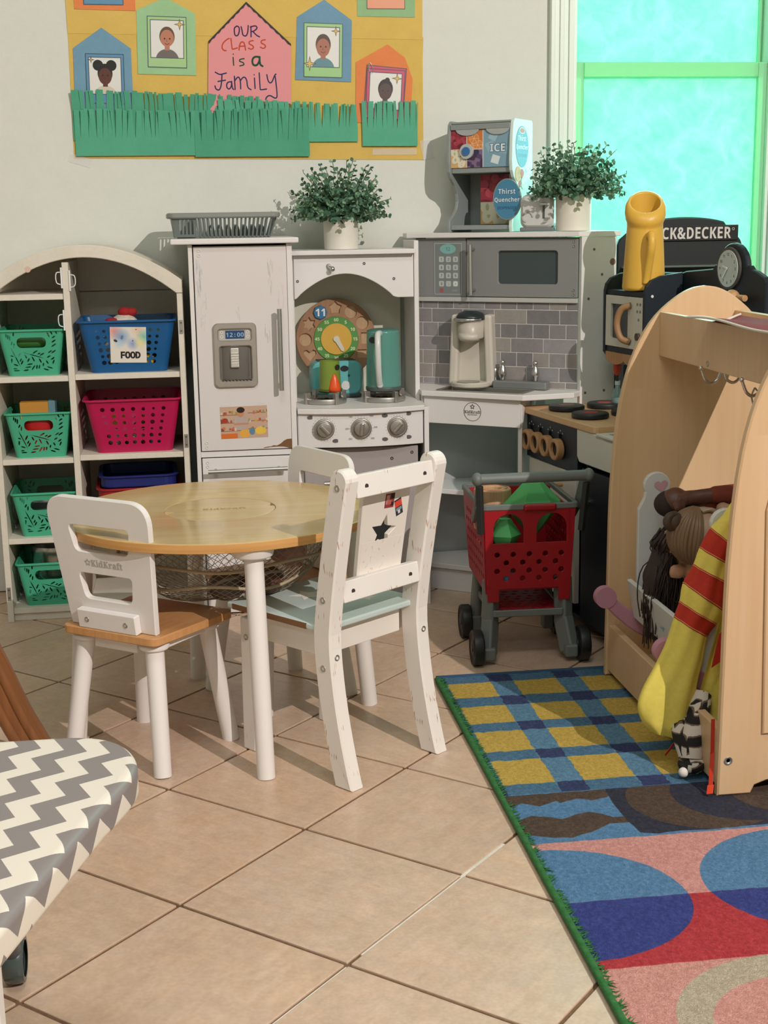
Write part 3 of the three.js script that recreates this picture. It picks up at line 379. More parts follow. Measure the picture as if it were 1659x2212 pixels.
// ------------------------------------------------------------------ play refrigerator
{
  const W = 0.252, x0 = -0.007, F = 0.36, D = 0.34, t = thing('play_refrigerator', 'tall white play refrigerator with silver water dispenser and worn corner', 'play kitchen', [x0 + W / 2, 0, F - D / 2]);
  const f = D / 2, side = 0.0105;
  part(t, 'body', [bx(side, 0.934, D, -W / 2 + side / 2, 0.467, 0, 0.0012), bx(side + 0.003, 0.934, D, W / 2 - side / 2 - 0.0015, 0.467, 0, 0.0012), bx(W - 2 * side, 0.93, 0.005, 0, 0.466, -f + 0.003, 0.001), bx(W - 2 * side, 0.014, D - 0.01, 0, 0.418, -0.002, 0.001), bx(W - 2 * side, 0.014, D - 0.01, 0, 0.012, -0.004, 0.001)], WHITE);
  part(t, 'interior', bx(W - 0.03, 0.9, 0.004, 0, 0.47, f - 0.12, 0.001), WHITE);
  part(t, 'top_board', bx(0.309, 0.0135, D + 0.025, -0.0125, 0.9413, 0.006, 0.003), WHITE);
  const scuff = ctex(256, 512, (c) => {
    c.fillStyle = '#dcd6d2'; c.fillRect(0, 0, 256, 512); const r = rnd(17);
    const scr = (x, y, n, a, col) => { c.strokeStyle = col; for (let k = 0; k < n; k++) { c.globalAlpha = a * (0.4 + 0.6 * r()); c.lineWidth = 0.6 + r() * 1.6; const X = x + (r() - 0.5) * 18, Y = y + (r() - 0.5) * 80, L = 6 + r() * 26; c.beginPath(); c.moveTo(X, Y); c.lineTo(X + (r() - 0.5) * 6, Y + L); c.stroke(); } c.globalAlpha = 1; };
    scr(14, 70, 30, 0.5, '#8d8f9c'); scr(22, 150, 14, 0.4, '#8d8f9c'); scr(118, 130, 5, 0.4, '#948e8a'); scr(210, 60, 12, 0.35, '#8c8884'); scr(196, 200, 6, 0.7, '#8a7f7d'); scr(236, 120, 10, 0.3, '#c29a94');
    for (let k = 0; k < 120; k++) { c.globalAlpha = 0.12; c.fillStyle = '#a29c96'; c.fillRect(r() * 256, r() * 512, 1.5, 1.5); } c.globalAlpha = 1;
  });
  const dw = 0.2255, dy0 = 0.4275, dy1 = 0.929, dx = 0.0005;
  const door = part(t, 'door', planarUV(bx(dw, dy1 - dy0, 0.012, dx - 0.001, (dy0 + dy1) / 2, f - 0.0085, 0.0015), dx - 0.001 - dw / 2, dy0, dw, dy1 - dy0), std(0xffffff, 0.42, { map: scuff }), undefined, true);
  const z = f - 0.0025;
  mesh('bare_corner', ext(poly([[0.112, 0.4282], [0.112, 0.452], [0.1, 0.451], [0.092, 0.447], [0.086, 0.4415], [0.079, 0.4375], [0.074, 0.4355], [0.066, 0.4365], [0.06, 0.434], [0.052, 0.4338], [0.04, 0.4315], [0.044, 0.4305], [0.058, 0.4322], [0.075, 0.433], [0.09, 0.4325], [0.1, 0.4305], [0.105, 0.4282]]), 0.0006, 0, z), MDF, door);
  mesh('hinge_screws', [[-0.1, 0.919], [-0.1, 0.908], [-0.1, 0.437], [-0.1, 0.448]].map(([x, y]) => screwG(x, y, z + 0.0006, 0.0038, 'z')), WHITE2, door);
  // handle
  const hx = 0.089; part(t, 'door_handle', [rod([hx, 0.777, z + 0.028], [hx, 0.577, z + 0.028], 0.0058, 0.0058, 18), rod([hx, 0.762, z], [hx, 0.762, z + 0.027], 0.004), rod([hx, 0.592, z], [hx, 0.592, z + 0.027], 0.004)], STEEL, 'long silver bar handle');
  // dispenser
  const cx = -0.0205, cy = 0.665, w = 0.106, h = 0.158, sil = std(0xb9b2aa, 0.38, { metalness: 0.75 });
  const frame = hole(hole(poly(rrPts(cx - w / 2, cy - h / 2, cx + w / 2, cy + h / 2, 0.012)), rrPts(cx - w / 2 + 0.015, cy - h / 2 + 0.017, cx + w / 2 - 0.014, cy + 0.022, 0.006).reverse()), rrPts(cx - w / 2 + 0.013, cy + 0.037, cx + w / 2 - 0.013, cy + 0.064, 0.006).reverse());
  const dp = part(t, 'water_dispenser', ext(frame, 0.009, 0.0025, z), sil, 'silver water dispenser panel');
  mesh('recess', [lathe([[0.001, -0.052], [0.036, -0.052], [0.036, 0.052]], 24).scale(1, 1, 0.2).translate(cx, cy - 0.02, z - 0.002), pb(0.078, 0.098, 0.001, cx, cy - 0.019, z + 0.0002)], std(0x7d7974, 0.4, { metalness: 0.6 }), dp);
  mesh('drip_grille', Array.from({ length: 9 }, (_, i) => tr(bx(0.0035, 0.0016, 0.012, 0, 0, 0, 0.0004), cx - 0.034 + i * 0.0085, cy - 0.0605, z + 0.0065, 0, 0.6)), std(0x55524e, 0.4), dp);
  const pad = mesh('paddle', [tr(bx(0.022, 0.05, 0.006, 0, 0, 0, 0.003, 2), cx - 0.002, cy - 0.006, z + 0.007, -0.15)], std(0xcac4bb, 0.3, { metalness: 0.8 }), dp);
  mesh('paddle_ribs', Array.from({ length: 6 }, (_, i) => bx(0.02, 0.0035, 0.003, cx - 0.002, cy - 0.026 + i * 0.0062, z + 0.0115 - i * 0.0006, 0.001)), std(0xe8e0d6, 0.25, { metalness: 0.7 }), dp);
  const scr = ctex(256, 96, (c) => { c.fillStyle = '#b9b3ab'; c.fillRect(0, 0, 256, 96); c.fillStyle = '#24466f'; c.fillRect(54, 12, 150, 72); c.fillStyle = '#9fc0dc'; c.font = 'bold 48px monospace'; c.textAlign = 'center'; c.fillText('12:00', 129, 66); c.fillStyle = '#d8d3cb'; for (const [x, y] of [[26, 26], [26, 64], [230, 26], [230, 64]]) { c.beginPath(); c.arc(x, y, 13, 0, 7); c.fill(); c.fillStyle = '#8d8780'; c.fillRect(x - 5, y - 4, 10, 8); c.fillStyle = '#d8d3cb'; } });
  mesh('display', card(0.08, 0.027, 0.003, cx, cy + 0.0505, z), std(0xffffff, 0.4, { map: scr }), dp, true);
  // photo taped to the door
  const ph = ctex(256, 176, (c) => {
    c.fillStyle = '#c6a58e'; c.fillRect(0, 0, 256, 176); const r = rnd(5); for (const y of [44, 88, 132]) { c.fillStyle = '#8c6a55'; c.fillRect(0, y, 110, 4); c.fillRect(150, y - 8, 106, 4); } const cols = ['#d9c7b0', '#b65a3c', '#8a9a5a', '#d4a33a', '#7d4a3a', '#a8b8b0', '#c9705a'];
    for (let k = 0; k < 90; k++) { c.fillStyle = cols[Math.floor(r() * 7)]; const x = r() * 256, y = [36, 80, 124][Math.floor(r() * 3)]; if (x > 92 && x < 150) continue; c.fillRect(x, y - 2 - r() * 12, 5 + r() * 8, 10 + r() * 8); }
    c.fillStyle = '#b9a9a2'; c.beginPath(); c.ellipse(112, 88, 34, 44, 0, 0, 7); c.fill(); c.fillStyle = '#c58a6c'; c.beginPath(); c.ellipse(110, 36, 19, 24, 0, 0, 7); c.fill(); c.fillRect(72, 92, 80, 10); c.fillStyle = '#2f211b'; c.beginPath(); c.ellipse(112, 20, 22, 16, 0, 0, 7); c.fill();
    c.fillStyle = '#d8702f'; c.fillRect(0, 148, 90, 28); c.fillStyle = '#e4a94a'; c.beginPath(); c.ellipse(130, 150, 30, 22, 0, 0, 7); c.fill(); c.fillStyle = '#e8c24a'; c.beginPath(); c.ellipse(215, 138, 32, 20, 0, 0, 7); c.fill(); c.fillStyle = '#5f86a0'; c.beginPath(); c.ellipse(170, 140, 16, 20, 0, 0, 7); c.fill(); c.fillStyle = '#a83c2c'; c.beginPath(); c.ellipse(24, 76, 18, 14, 0, 0, 7); c.fill();
  });
  part(t, 'photo', tr(card(0.117, 0.08, 0.0005, 0, 0, 0), -0.0055, 0.4975, z, 0, 0, 0.012), std(0xffffff, 0.35, { map: ph }), 'taped photo of a child in a shop', true);
  for (const [x, y] of [[-0.05, 0.54], [0.035, 0.542]]) part(t, 'tape', pb(0.025, 0.006, 0.0004, x, y, z + 0.0003), CLEARTAPE);
  // freezer drawer
  const fz = part(t, 'freezer_door', bx(dw, 0.388, 0.012, dx - 0.001, 0.2145, f - 0.0085, 0.0015), WHITE);
  mesh('hinge_screws', [[-0.1, 0.398], [-0.1, 0.388]].map(([x, y]) => screwG(x, y, z + 0.0006, 0.0038, 'z')), WHITE2, fz);
  part(t, 'freezer_handle', [rod([-0.1, 0.3785, z + 0.026], [0.098, 0.3805, z + 0.026], 0.0055, 0.0055, 18), rod([-0.08, 0.379, z], [-0.08, 0.379, z + 0.025], 0.004), rod([0.078, 0.38, z], [0.078, 0.38, z + 0.025], 0.004)], STEEL, 'silver bar handle');
}
{ // dish rack on the refrigerator
  const y = 0.9482, t = thing('dish_rack', 'grey plastic dish drainer on top of the play refrigerator', 'dish rack', [0.083, y, 0.19], 0.03), G = std(0x69716c, 0.45), w = 0.266, d = 0.17, h = 0.062;
  part(t, 'rim', ext(hole(poly(rrPts(-w / 2 - 0.007, -d / 2 - 0.007, w / 2 + 0.007, d / 2 + 0.007, 0.02)), rrPts(-w / 2 + 0.004, -d / 2 + 0.004, w / 2 - 0.004, d / 2 - 0.004, 0.016).reverse()), 0.0135, 0.003).rotateX(-Math.PI / 2).translate(0, h - 0.0135, 0), std(0x868a84, 0.42));
  part(t, 'base', bx(w - 0.036, 0.004, d - 0.036, 0.0, 0.002, 0, 0.0015), G);
  const bars = [], bt = 0.0046, inn = 0.018;
  for (let i = 0; i < 18; i++) { const x = -w / 2 + 0.07 + i * (w - 0.085) / 17; for (const s of [-1, 1]) bars.push(bar([x * 0.93, 0.002, s * (d / 2 - inn)], [x, h - 0.012, s * (d / 2 - 0.002)], bt, 0.004, 0.001)); }
  for (let i = 0; i < 10; i++) { const z = -d / 2 + 0.02 + i * (d - 0.04) / 9; bars.push(bar([w / 2 - inn, 0.002, z * 0.9], [w / 2 - 0.002, h - 0.012, z], 0.004, bt, 0.001)); }
  const slats = part(t, 'slats', bars, G); 
  // closed cutlery end on the left with slits
  const cp = [], e = poly([[-w / 2 + 0.012, 0.003], [-w / 2 + 0.062, 0.003], [-w / 2 + 0.064, h - 0.012], [-w / 2 + 0.003, h - 0.012]]); for (let i = 0; i < 4; i++) hole(e, rrPts(-w / 2 + 0.024 + i * 0.0095, 0.01, -w / 2 + 0.0285 + i * 0.0095, h - 0.015, 0.001, 2).reverse());
  for (const s of [-1, 1]) cp.push(tr(ext(e, 0.003, 0.0005, -0.0015), 0, 0, 0, s * 0.18).translate(0, 0, s * (d / 2 - 0.014)));
  cp.push(tr(bx(0.003, h - 0.008, d - 0.02, 0, 0, 0, 0.001), -w / 2 + 0.008, h / 2 - 0.003, 0, 0, 0, 0.16), tr(bx(0.003, h - 0.012, d - 0.03, 0, 0, 0, 0.001), -w / 2 + 0.063, h / 2 - 0.003, 0));
  part(t, 'cutlery_box', cp, G);
  const arcs = []; for (let i = 0; i < 7; i++) { const x = -0.03 + i * 0.021; for (const z of [-0.035, 0.005, 0.04]) arcs.push(tube([[x - 0.0055, 0.003, z], [x - 0.004, 0.024, z], [x, 0.031, z], [x + 0.004, 0.024, z], [x + 0.0055, 0.003, z]], 0.0022, 14, 6)); }
  part(t, 'plate_loops', arcs, G);
}
// ------------------------------------------------------------------ play stove between refrigerator and corner unit
const CREAM = std(0xd4d3c0, 0.55);
{
  const cx = 0.409, t = thing('play_stove', 'white play stove with arched hood, two burners and three silver knobs', 'play kitchen', [cx, 0, 0]), w = 0.322, hw = w / 2;
  part(t, 'side_panel', [bx(0.011, 0.9, 0.175, -hw + 0.0055, 0.45, 0.117, 0.001), bx(0.011, 0.52, 0.14, -hw + 0.0055, 0.26, 0.275, 0.001)], WHITE); part(t, 'side_panel', [bx(0.012, 0.932, 0.185, hw + 0.0065, 0.467, 0.122, 0.001), bx(0.012, 0.52, 0.14, hw + 0.0065, 0.26, 0.283, 0.001)], WHITE);
  part(t, 'back_panel', bx(w - 0.02, 0.895, 0.006, 0, 0.448, 0.034, 0.001), CREAM);
  part(t, 'top_shelf', bx(w + 0.004, 0.012, 0.2, 0.0, 0.9065, 0.132, 0.002), WHITE);
  const arch = (x) => { const u = clamp((x + 0.018) / 0.125, -1, 1); return 0.792 + 0.06 * Math.pow(Math.cos(u * Math.PI / 2), 0.85); };
  const pts = [[-hw + 0.011, 0.9], [-hw + 0.011, 0.789]]; for (let i = 0; i <= 26; i++) { const x = -0.143 + i / 26 * 0.25; pts.push([x, arch(x)]); } pts.push([0.118, 0.789], [hw, 0.789], [hw, 0.9]);
  const hood = part(t, 'hood', ext(poly(pts.reverse()), 0.012, 0.0012, 0.198), WHITE);
  mesh('screw_holes', [[0.032, 0.877], [0.109, 0.837], [-0.141, 0.835]].map(([x, y]) => screwG(x, y, 0.2105, 0.0035, 'z')), DARKHOLE, hood);
  mesh('peg', [cyl(0.0065, 0.0065, 0.002, -0.06, 0.872, 0.211, 16, Math.PI / 2), rod([-0.06, 0.872, 0.211], [-0.053, 0.866, 0.228], 0.0045, 0.0045), sph(0.0065, -0.052, 0.8655, 0.23)], CHROME, hood);
  // bowed counter and control panel
  const bow = (x, z0, b) => z0 + b * (1 - (x / hw) ** 2), xs = Array.from({ length: 17 }, (_, i) => -hw + i / 16 * w);
  part(t, 'counter', ext(poly([...xs.map((x) => [x, -bow(x, 0.356, 0.032)]), [hw, -0.04], [-hw, -0.04]]), 0.013, 0.0015).rotateX(-Math.PI / 2).translate(0, 0.512, 0), WHITE);
  const cp = part(t, 'control_panel', ext(poly([...xs.map((x) => [x * 0.985, -bow(x, 0.348, 0.026)]), ...[...xs].reverse().map((x) => [x * 0.985, -bow(x, 0.336, 0.026)])]), 0.086, 0.001).rotateX(-Math.PI / 2).translate(0, 0.426, 0), WHITE);
  const SIL = std(0xb5b0a8, 0.32, { metalness: 0.85 });
  [[-0.096, 0.75], [-0.003, -0.12], [0.089, -0.75]].forEach(([x, a], i) => {
    const z = bow(x, 0.348, 0.026), kn = part(t, 'knob', [lathe([[0, 0], [0.0262, 0], [0.0262, 0.004], [0.0235, 0.006], [0.021, 0.0045], [0.019, 0.0045], [0.018, 0.013], [0.0165, 0.0155], [0, 0.0155]], 32).rotateX(Math.PI / 2).translate(x, 0.4735, z), tr(bx(0.009, 0.032, 0.009, 0, 0, 0, 0.0028, 2), 0, 0, 0, 0, 0, a).translate(x, 0.4735, z + 0.018)], SIL, 'round silver knob');
    const d = i === 0 ? [[-0.033, 0.03], [0.028, -0.03]] : i === 1 ? [] : [[-0.032, 0.03], [0.03, 0.032], [-0.032, -0.03], [0.03, -0.028]];
    if (d.length) mesh('burner_mark', d.map(([u, v]) => cyl(0.008, 0.008, 0.001, 0, 0, 0, 16, Math.PI / 2).scale(1, 0.62, 1).translate(x + u, 0.4735 + v, bow(x + u, 0.348, 0.026) + 0.0001)), std(0x5d5a57, 0.6), cp);
    const ticks = []; for (let k = 0; k < 24; k++) { const q = k / 24 * 2 * Math.PI; ticks.push(tr(pb(0.0008, 0.0025, 0.0006), x + 0.0295 * Math.sin(q), 0.4735 + 0.0295 * Math.cos(q), bow(x + 0.0295 * Math.sin(q), 0.348, 0.026) + 0.0002)); } mesh('dial_ticks', ticks, std(0x9a9690, 0.6), cp);
    if (i === 1) mesh('dial_numbers', [[0.026, 0.031, '400'], [-0.027, 0.03, '150'], [0.036, 0.002, '350'], [-0.036, 0, '200'], [0.028, -0.026, '300'], [-0.028, -0.026, '250']].map(([u, v, s]) => text(s, 0.0042, FR_, 0.0005).translate(x + u, 0.4735 + v, bow(x + u, 0.348, 0.026) + 0.0002)), std(0x6c6863, 0.6), cp);
  });
  // oven
  const od = part(t, 'oven_door', bx(w - 0.03, 0.39, 0.012, 0, 0.225, 0.337, 0.0015), std(0xa39b99, 0.5));
  mesh('screw_holes', [[0.078, 0.389], [0.13, 0.403]].map(([x, y]) => screwG(x, y, 0.3435, 0.004, 'z')), DARKHOLE, od);
  mesh('oven_window', bx(0.2, 0.14, 0.003, 0, 0.21, 0.3435, 0.001), std(0x2b2e30, 0.2), od); part(t, 'oven_handle', [rod([-0.1, 0.335, 0.372], [0.1, 0.335, 0.372], 0.006), rod([-0.08, 0.335, 0.342], [-0.08, 0.335, 0.372], 0.004), rod([0.08, 0.335, 0.342], [0.08, 0.335, 0.372], 0.004)], STEEL);
  part(t, 'kick_board', bx(w - 0.02, 0.03, 0.012, 0, 0.015, 0.33, 0.001), WHITE);
  // burners
  for (const x of [-0.08, 0.074]) {
    const b = part(t, 'burner', lathe([[0.034, 0], [0.053, 0], [0.0555, 0.003], [0.0555, 0.012], [0.053, 0.015], [0.047, 0.014], [0.044, 0.008], [0.034, 0.006]], 40).translate(x, 0.525, 0.245), STEEL, 'silver burner ring');
    mesh('coil', [0.012, 0.022, 0.031].map((r) => tr(new THREE.TorusGeometry(r, 0.0035, 8, 32), x, 0.529, 0.245, Math.PI / 2)), std(0x3a1f18, 0.6), b);
    mesh('coil_red', Array.from({ length: 9 }, (_, i) => tr(bx(0.012, 0.003, 0.006, 0, 0, 0, 0.001), x + 0.026 * Math.cos(i * 0.7), 0.533, 0.245 + 0.026 * Math.sin(i * 0.7), 0, i)), std(0x8a3320, 0.5), b);
    for (let k = 0; k < 4; k++) { const a = Math.PI / 4 + k * Math.PI / 2 + 0.35; mesh('pan_support', tr(bx(0.017, 0.03, 0.01, 0, 0, 0, 0.002), x + 0.053 * Math.cos(a), 0.5395, 0.245 + 0.053 * Math.sin(a), 0, -a), SIL, b); }
  }
}
{ // wooden puzzle clock leaning on the stove's back panel
  const t = thing('puzzle_clock', 'round wooden puzzle clock with green and yellow dial leaning inside the stove', 'toy clock', [0.379, 0.673, 0.058]);
  t.rotation.x = -0.06; const B = wood(0xa9805c, 0x93694a, 0.6, 12, 4), L = wood(0xc0a17e, 0xae8b66, 0.7, 14, 4);
  const R = 0.108, shapes = [starPts(0, 0, 0.018, 0.0125, 5), circlePts(0, 0, 0.0165, 20, 0.0175), circlePts(0, 0, 0.0172), [[-0.015, -0.015], [0.015, -0.015], [0.015, 0.015], [-0.015, 0.015]], rrPts(-0.016, -0.011, 0.016, 0.011, 0.003), circlePts(0, 0, 0.017, 6), circlePts(0, 0, 0.0165, 5), rrPts(-0.011, -0.017, 0.011, 0.017, 0.008), [[0, -0.017], [-0.017, 0.003], [-0.016, 0.011], [-0.009, 0.014], [0, 0.007], [0.009, 0.014], [0.016, 0.011], [0.017, 0.003]], circlePts(0, 0, 0.0172), starPts(0, 0, 0.019, 0.0115, 6), circlePts(0, 0, 0.016, 8)];
  const face = poly(circlePts(0, 0, R, 64)), ins = [];
  for (let k = 0; k < 12; k++) { const a = Math.PI / 2 - (k) * Math.PI / 6 + 0.0, x = 0.083 * Math.cos(a), y = 0.083 * Math.sin(a); if (k === 11) continue; hole(face, shapes[k].map(([u, v]) => [u + x, v + y]).reverse()); }
  part(t, 'board', ext(face, 0.006, 0.0008, 0.004), B); part(t, 'backing', ext(poly(circlePts(0, 0, R - 0.002, 48)), 0.004, 0, 0), L);
  const ring = part(t, 'minute_ring', ext(poly(circlePts(0, 0, 0.0605, 60)), 0.003, 0.0008, 0.01), std(0x4c8a3a, 0.55), 'green minute ring'); 
  mesh('numbers', ['60', '5', '10', '15', '20', '25', '30', '35', '40', '45', '50', '55'].map((s, k) => text(s, 0.0085, FB, 0.0005).translate(0.0515 * Math.sin(k * Math.PI / 6 + 0.02), 0.0515 * Math.cos(k * Math.PI / 6 + 0.02), 0.013)), std(0xd9dfae, 0.6), ring);
  part(t, 'dial', ext(poly(circlePts(0, 0, 0.042, 48)), 0.003, 0.0006, 0.0128), std(0xd0a136, 0.5), 'yellow dial');
  part(t, 'hand', [tr(ext(poly([[-0.007, 0], [-0.005, 0.034], [0, 0.04], [0.005, 0.034], [0.007, 0]]), 0.003, 0.0008), 0, 0, 0.0162, 0, 0, Math.PI + 0.5), cyl(0.0085, 0.0085, 0.004, 0, 0, 0.0178, 20, Math.PI / 2)], std(0xcfc9b5, 0.5), 'cream clock hand');
  const a = Math.PI / 2 + Math.PI / 6, p = part(t, 'number_piece', ext(poly(circlePts(0.083 * Math.cos(a), 0.083 * Math.sin(a), 0.019, 8)), 0.008, 0.0015, 0.008), std(0x2d6f9a, 0.5), 'blue piece numbered 11'); mesh('number', text('11', 0.02, FB, 0.0006).translate(0.083 * Math.cos(a), 0.083 * Math.sin(a), 0.0158), std(0xe8eef0, 0.5), p);
}
{ // toy toaster, blender cup and kettle
  const t = thing('toy_toaster', 'teal toy toaster behind the green cup', 'toy', [0.368, 0.5255, 0.135], 0.06), TEAL = std(0x63b3b4, 0.35);
  part(t, 'body', ext(poly(rrPts(-0.066, 0.008, 0.066, 0.098, 0.022, 6)), 0.075, 0.006, -0.0375), TEAL); part(t, 'foot', bx(0.128, 0.012, 0.07, 0, 0.0065, 0, 0.004), std(0x39474a, 0.5)); part(t, 'slots', [bx(0.1, 0.003, 0.012, 0, 0.0985, -0.014, 0.001), bx(0.1, 0.003, 0.012, 0, 0.0985, 0.014, 0.001)], BLACK);
  part(t, 'badge', [cyl(0.011, 0.011, 0.002, 0.0, 0.078, 0.0378, 20, Math.PI / 2).scale(1, 0.7, 1).translate(0.018, 0.024, 0)], std(0x23272a, 0.3), 'black oval badge'); part(t, 'button', cyl(0.003, 0.003, 0.003, 0.03, 0.06, 0.038, 12, Math.PI / 2), std(0x2d5558, 0.4)); part(t, 'dial', cyl(0.012, 0.012, 0.006, 0.02, 0.034, 0.039, 20, Math.PI / 2), std(0xd5d6d0, 0.4), 'white dial');
}
{
  const t = thing('toy_blender_cup', 'green see-through toy cup with an orange cone on the front burner', 'toy', [0.342, 0.5555, 0.245]), G = std(0xb3c95a, 0.18, { transmission: 0.6, thickness: 0 });
  part(t, 'cup', lathe([[0, 0.001], [0.028, 0.001], [0.029, 0.004], [0.0255, 0.078], [0.0245, 0.078], [0.0275, 0.006], [0, 0.004]], 36), G); part(t, 'base', lathe([[0, -0.002], [0.03, -0.002], [0.031, 0.002], [0.029, 0.006], [0, 0.006]], 36), std(0x4d5a1f, 0.4)); part(t, 'badge', [cyl(0.009, 0.009, 0.002, 0, 0, 0, 20, Math.PI / 2).scale(1, 0.8, 1).rotateY(0.8).translate(0.018, 0.062, 0.02)], std(0x2a2d1a, 0.4));
  part(t, 'spout', lathe([[0, 0.044], [0.004, 0.041], [0.009, 0.03], [0.0135, 0.012], [0.0145, 0.002], [0, 0.002]], 24).scale(1.1, 1.1, 0.8).translate(0.009, -0.002, 0.026), std(0xe2541a, 0.3), 'orange cone');
}
{
  const t = thing('toy_kettle', 'teal see-through toy kettle with white handle on a burner', 'toy', [0.482, 0.5555, 0.245], -0.35), K = std(0x86cabd, 0.2, { transmission: 0.55, thickness: 0 });
  part(t, 'jug', [lathe([[0, 0.006], [0.044, 0.006], [0.045, 0.01], [0.0425, 0.148], [0.0415, 0.152], [0.04, 0.15], [0.0425, 0.012], [0, 0.009]], 44)], K); part(t, 'base', lathe([[0, -0.004], [0.043, -0.004], [0.0465, 0.0], [0.0465, 0.007], [0.044, 0.009], [0, 0.009]], 40), std(0x4c5552, 0.45)); part(t, 'lid', lathe([[0, 0.15], [0.038, 0.15], [0.0405, 0.1525], [0.03, 0.156], [0, 0.157]], 36), std(0x4c7d74, 0.4));
  part(t, 'handle', [tube([[0.0, 0.147, 0.039], [0.0, 0.146, 0.06], [0.002, 0.125, 0.072], [0.003, 0.085, 0.074], [0.002, 0.05, 0.066], [0, 0.024, 0.05], [0, 0.016, 0.043]], 0.0078, 36, 12), sph(0.008, 0, 0.147, 0.04), sph(0.008, 0, 0.015, 0.044)], std(0xd6d8d2, 0.3), 'white curved handle');
  part(t, 'badge', cyl(0.009, 0.009, 0.002, 0, 0, 0, 18, Math.PI / 2).scale(1.1, 0.9, 1).translate(-0.018, 0.13, 0.0395), std(0x22282a, 0.3)); part(t, 'contents', lathe([[0, 0.012], [0.038, 0.012], [0.036, 0.085], [0, 0.085]], 30), std(0x5f8f8a, 0.5), 'dark inner cup');
}
// ------------------------------------------------------------------ eucalyptus plants
function plant(label, pos, seed, spread, potR, potH) {
  const t = thing('potted_plant', label, 'plant', pos, 0), r = rnd(seed);
  part(t, 'pot', lathe([[0, 0.0], [potR * 0.94, 0], [potR * 0.97, 0.002], [potR, potH - 0.002], [potR - 0.001, potH], [potR - 0.005, potH], [potR - 0.006, potH - 0.012], [0, potH - 0.014]], 44), std(0xe6e2d4, 0.45), 'plain white pot'); part(t, 'soil', cyl(potR - 0.006, potR - 0.006, 0.004, 0, potH - 0.012, 0, 28), std(0x3d3a2c, 0.9));
  const lv = [[], [], []], stems = [], leafG = (s) => { const n = 7, p = [0, 0.2 * s, 0], idx = [], q = []; p.length = 0; p.push(0, 0, 0.12 * s); for (let i = 0; i < n; i++) { const a = i / n * 2 * Math.PI; p.push(Math.sin(a) * 0.62 * s, Math.cos(a) * 0.75 * s, -0.02 * s + 0.1 * s * Math.abs(Math.sin(a))); } for (let i = 0; i < n; i++) idx.push(0, 1 + (i + 1) % n, 1 + i); const g = new THREE.BufferGeometry(); g.setAttribute('position', new THREE.Float32BufferAttribute(p, 3)); g.setIndex(idx); g.computeVertexNormals(); return g.translate(0, 0.75 * s, 0); };
  const N = 96;
  for (let k = 0; k < N; k++) {
    const a = k * 2.39996, e = Math.acos(1 - 1.12 * (k + 0.5) / N), L = (0.1 + 0.035 * r()) * spread(a, e), d = V(Math.sin(e) * Math.cos(a), Math.cos(e) * 0.95 + 0.06, Math.sin(e) * Math.sin(a) * 0.85).normalize(), p0 = V(d.x * potR * 0.4, potH - 0.004, d.z * potR * 0.4), P = [];
    for (let i = 0; i <= 6; i++) { const u = i / 6; P.push(p0.clone().addScaledVector(d, L * u).add(V(0, -0.02 * u * u * Math.sin(e) * Math.sin(e) + 0.02 * u * Math.sin(e), 0)).add(V((r() - 0.5) * 0.007, (r() - 0.5) * 0.004, (r() - 0.5) * 0.007))); }
    const c = new THREE.CatmullRomCurve3(P); stems.push(new THREE.TubeGeometry(c, 6, 0.0008, 4));
    const m = 10; for (let i = 2; i <= m; i++) { const u = i / m, q = c.getPoint(u), tg = c.getTangent(u); for (const s of [1, -1]) { const size = (0.0122 - 0.0055 * Math.pow(u, 1.5)) * (0.75 + 0.5 * r()), g = leafG(size); const side = V(r() - 0.5, r() - 0.5, r() - 0.5).cross(tg).normalize(), dir = tg.clone().multiplyScalar(0.45).addScaledVector(side, s).normalize(); g.applyQuaternion(new THREE.Quaternion().setFromAxisAngle(V(0, 1, 0), r() * 6.3)); g.applyQuaternion(new THREE.Quaternion().setFromUnitVectors(V(0, 1, 0), dir)); g.translate(q.x, q.y, q.z); lv[Math.floor(r() * 3)].push(g); } }
  }
  part(t, 'stems', stems, std(0x4f5a38, 0.8)); [0x426c54, 0x557f62, 0x7aa07e].forEach((c, i) => { const o = part(t, 'foliage', lv[i], std(c, 0.55, { transmission: 0.12, thickness: 0 })); o.userData.kind = 'stuff'; });
  return t;
}
plant('leafy green plant in a white pot on the stove hood shelf', [0.388, 0.9126, 0.165], 5, (a, e) => 1.16 - 0.3 * Math.pow(Math.sin(e), 2), 0.0455, 0.083);
// ------------------------------------------------------------------ corner kitchen unit with microwave, brick wall and sink
const CU = { L: V(0.592, 0, 0.085), a: -36 * Math.PI / 180 };
CU.u = V(Math.cos(CU.a), 0, -Math.sin(CU.a)); CU.n = V(Math.sin(CU.a), 0, Math.cos(CU.a));
CU.at = (x, y, z) => { const p = CU.L.clone().addScaledVector(CU.u, x).addScaledVector(CU.n, z); return [p.x, y, p.z]; };
CU.loc = (x, z) => { const d = V(x, 0, z).sub(CU.L); return [d.dot(CU.u), d.dot(CU.n)]; };
const plan = (pts, h, y, b = 0.001) => ext(poly(pts.map(([x, z]) => [x, -z])), h, b).rotateX(-Math.PI / 2).translate(0, y, 0);   // counter-clockwise seen from above in x,-z
const ccw = (pts) => { let s = 0; pts.forEach((p, i) => { const q = pts[(i + 1) % pts.length]; s += p[0] * -q[1] - q[0] * -p[1]; }); return s > 0 ? pts : pts.slice().reverse(); };
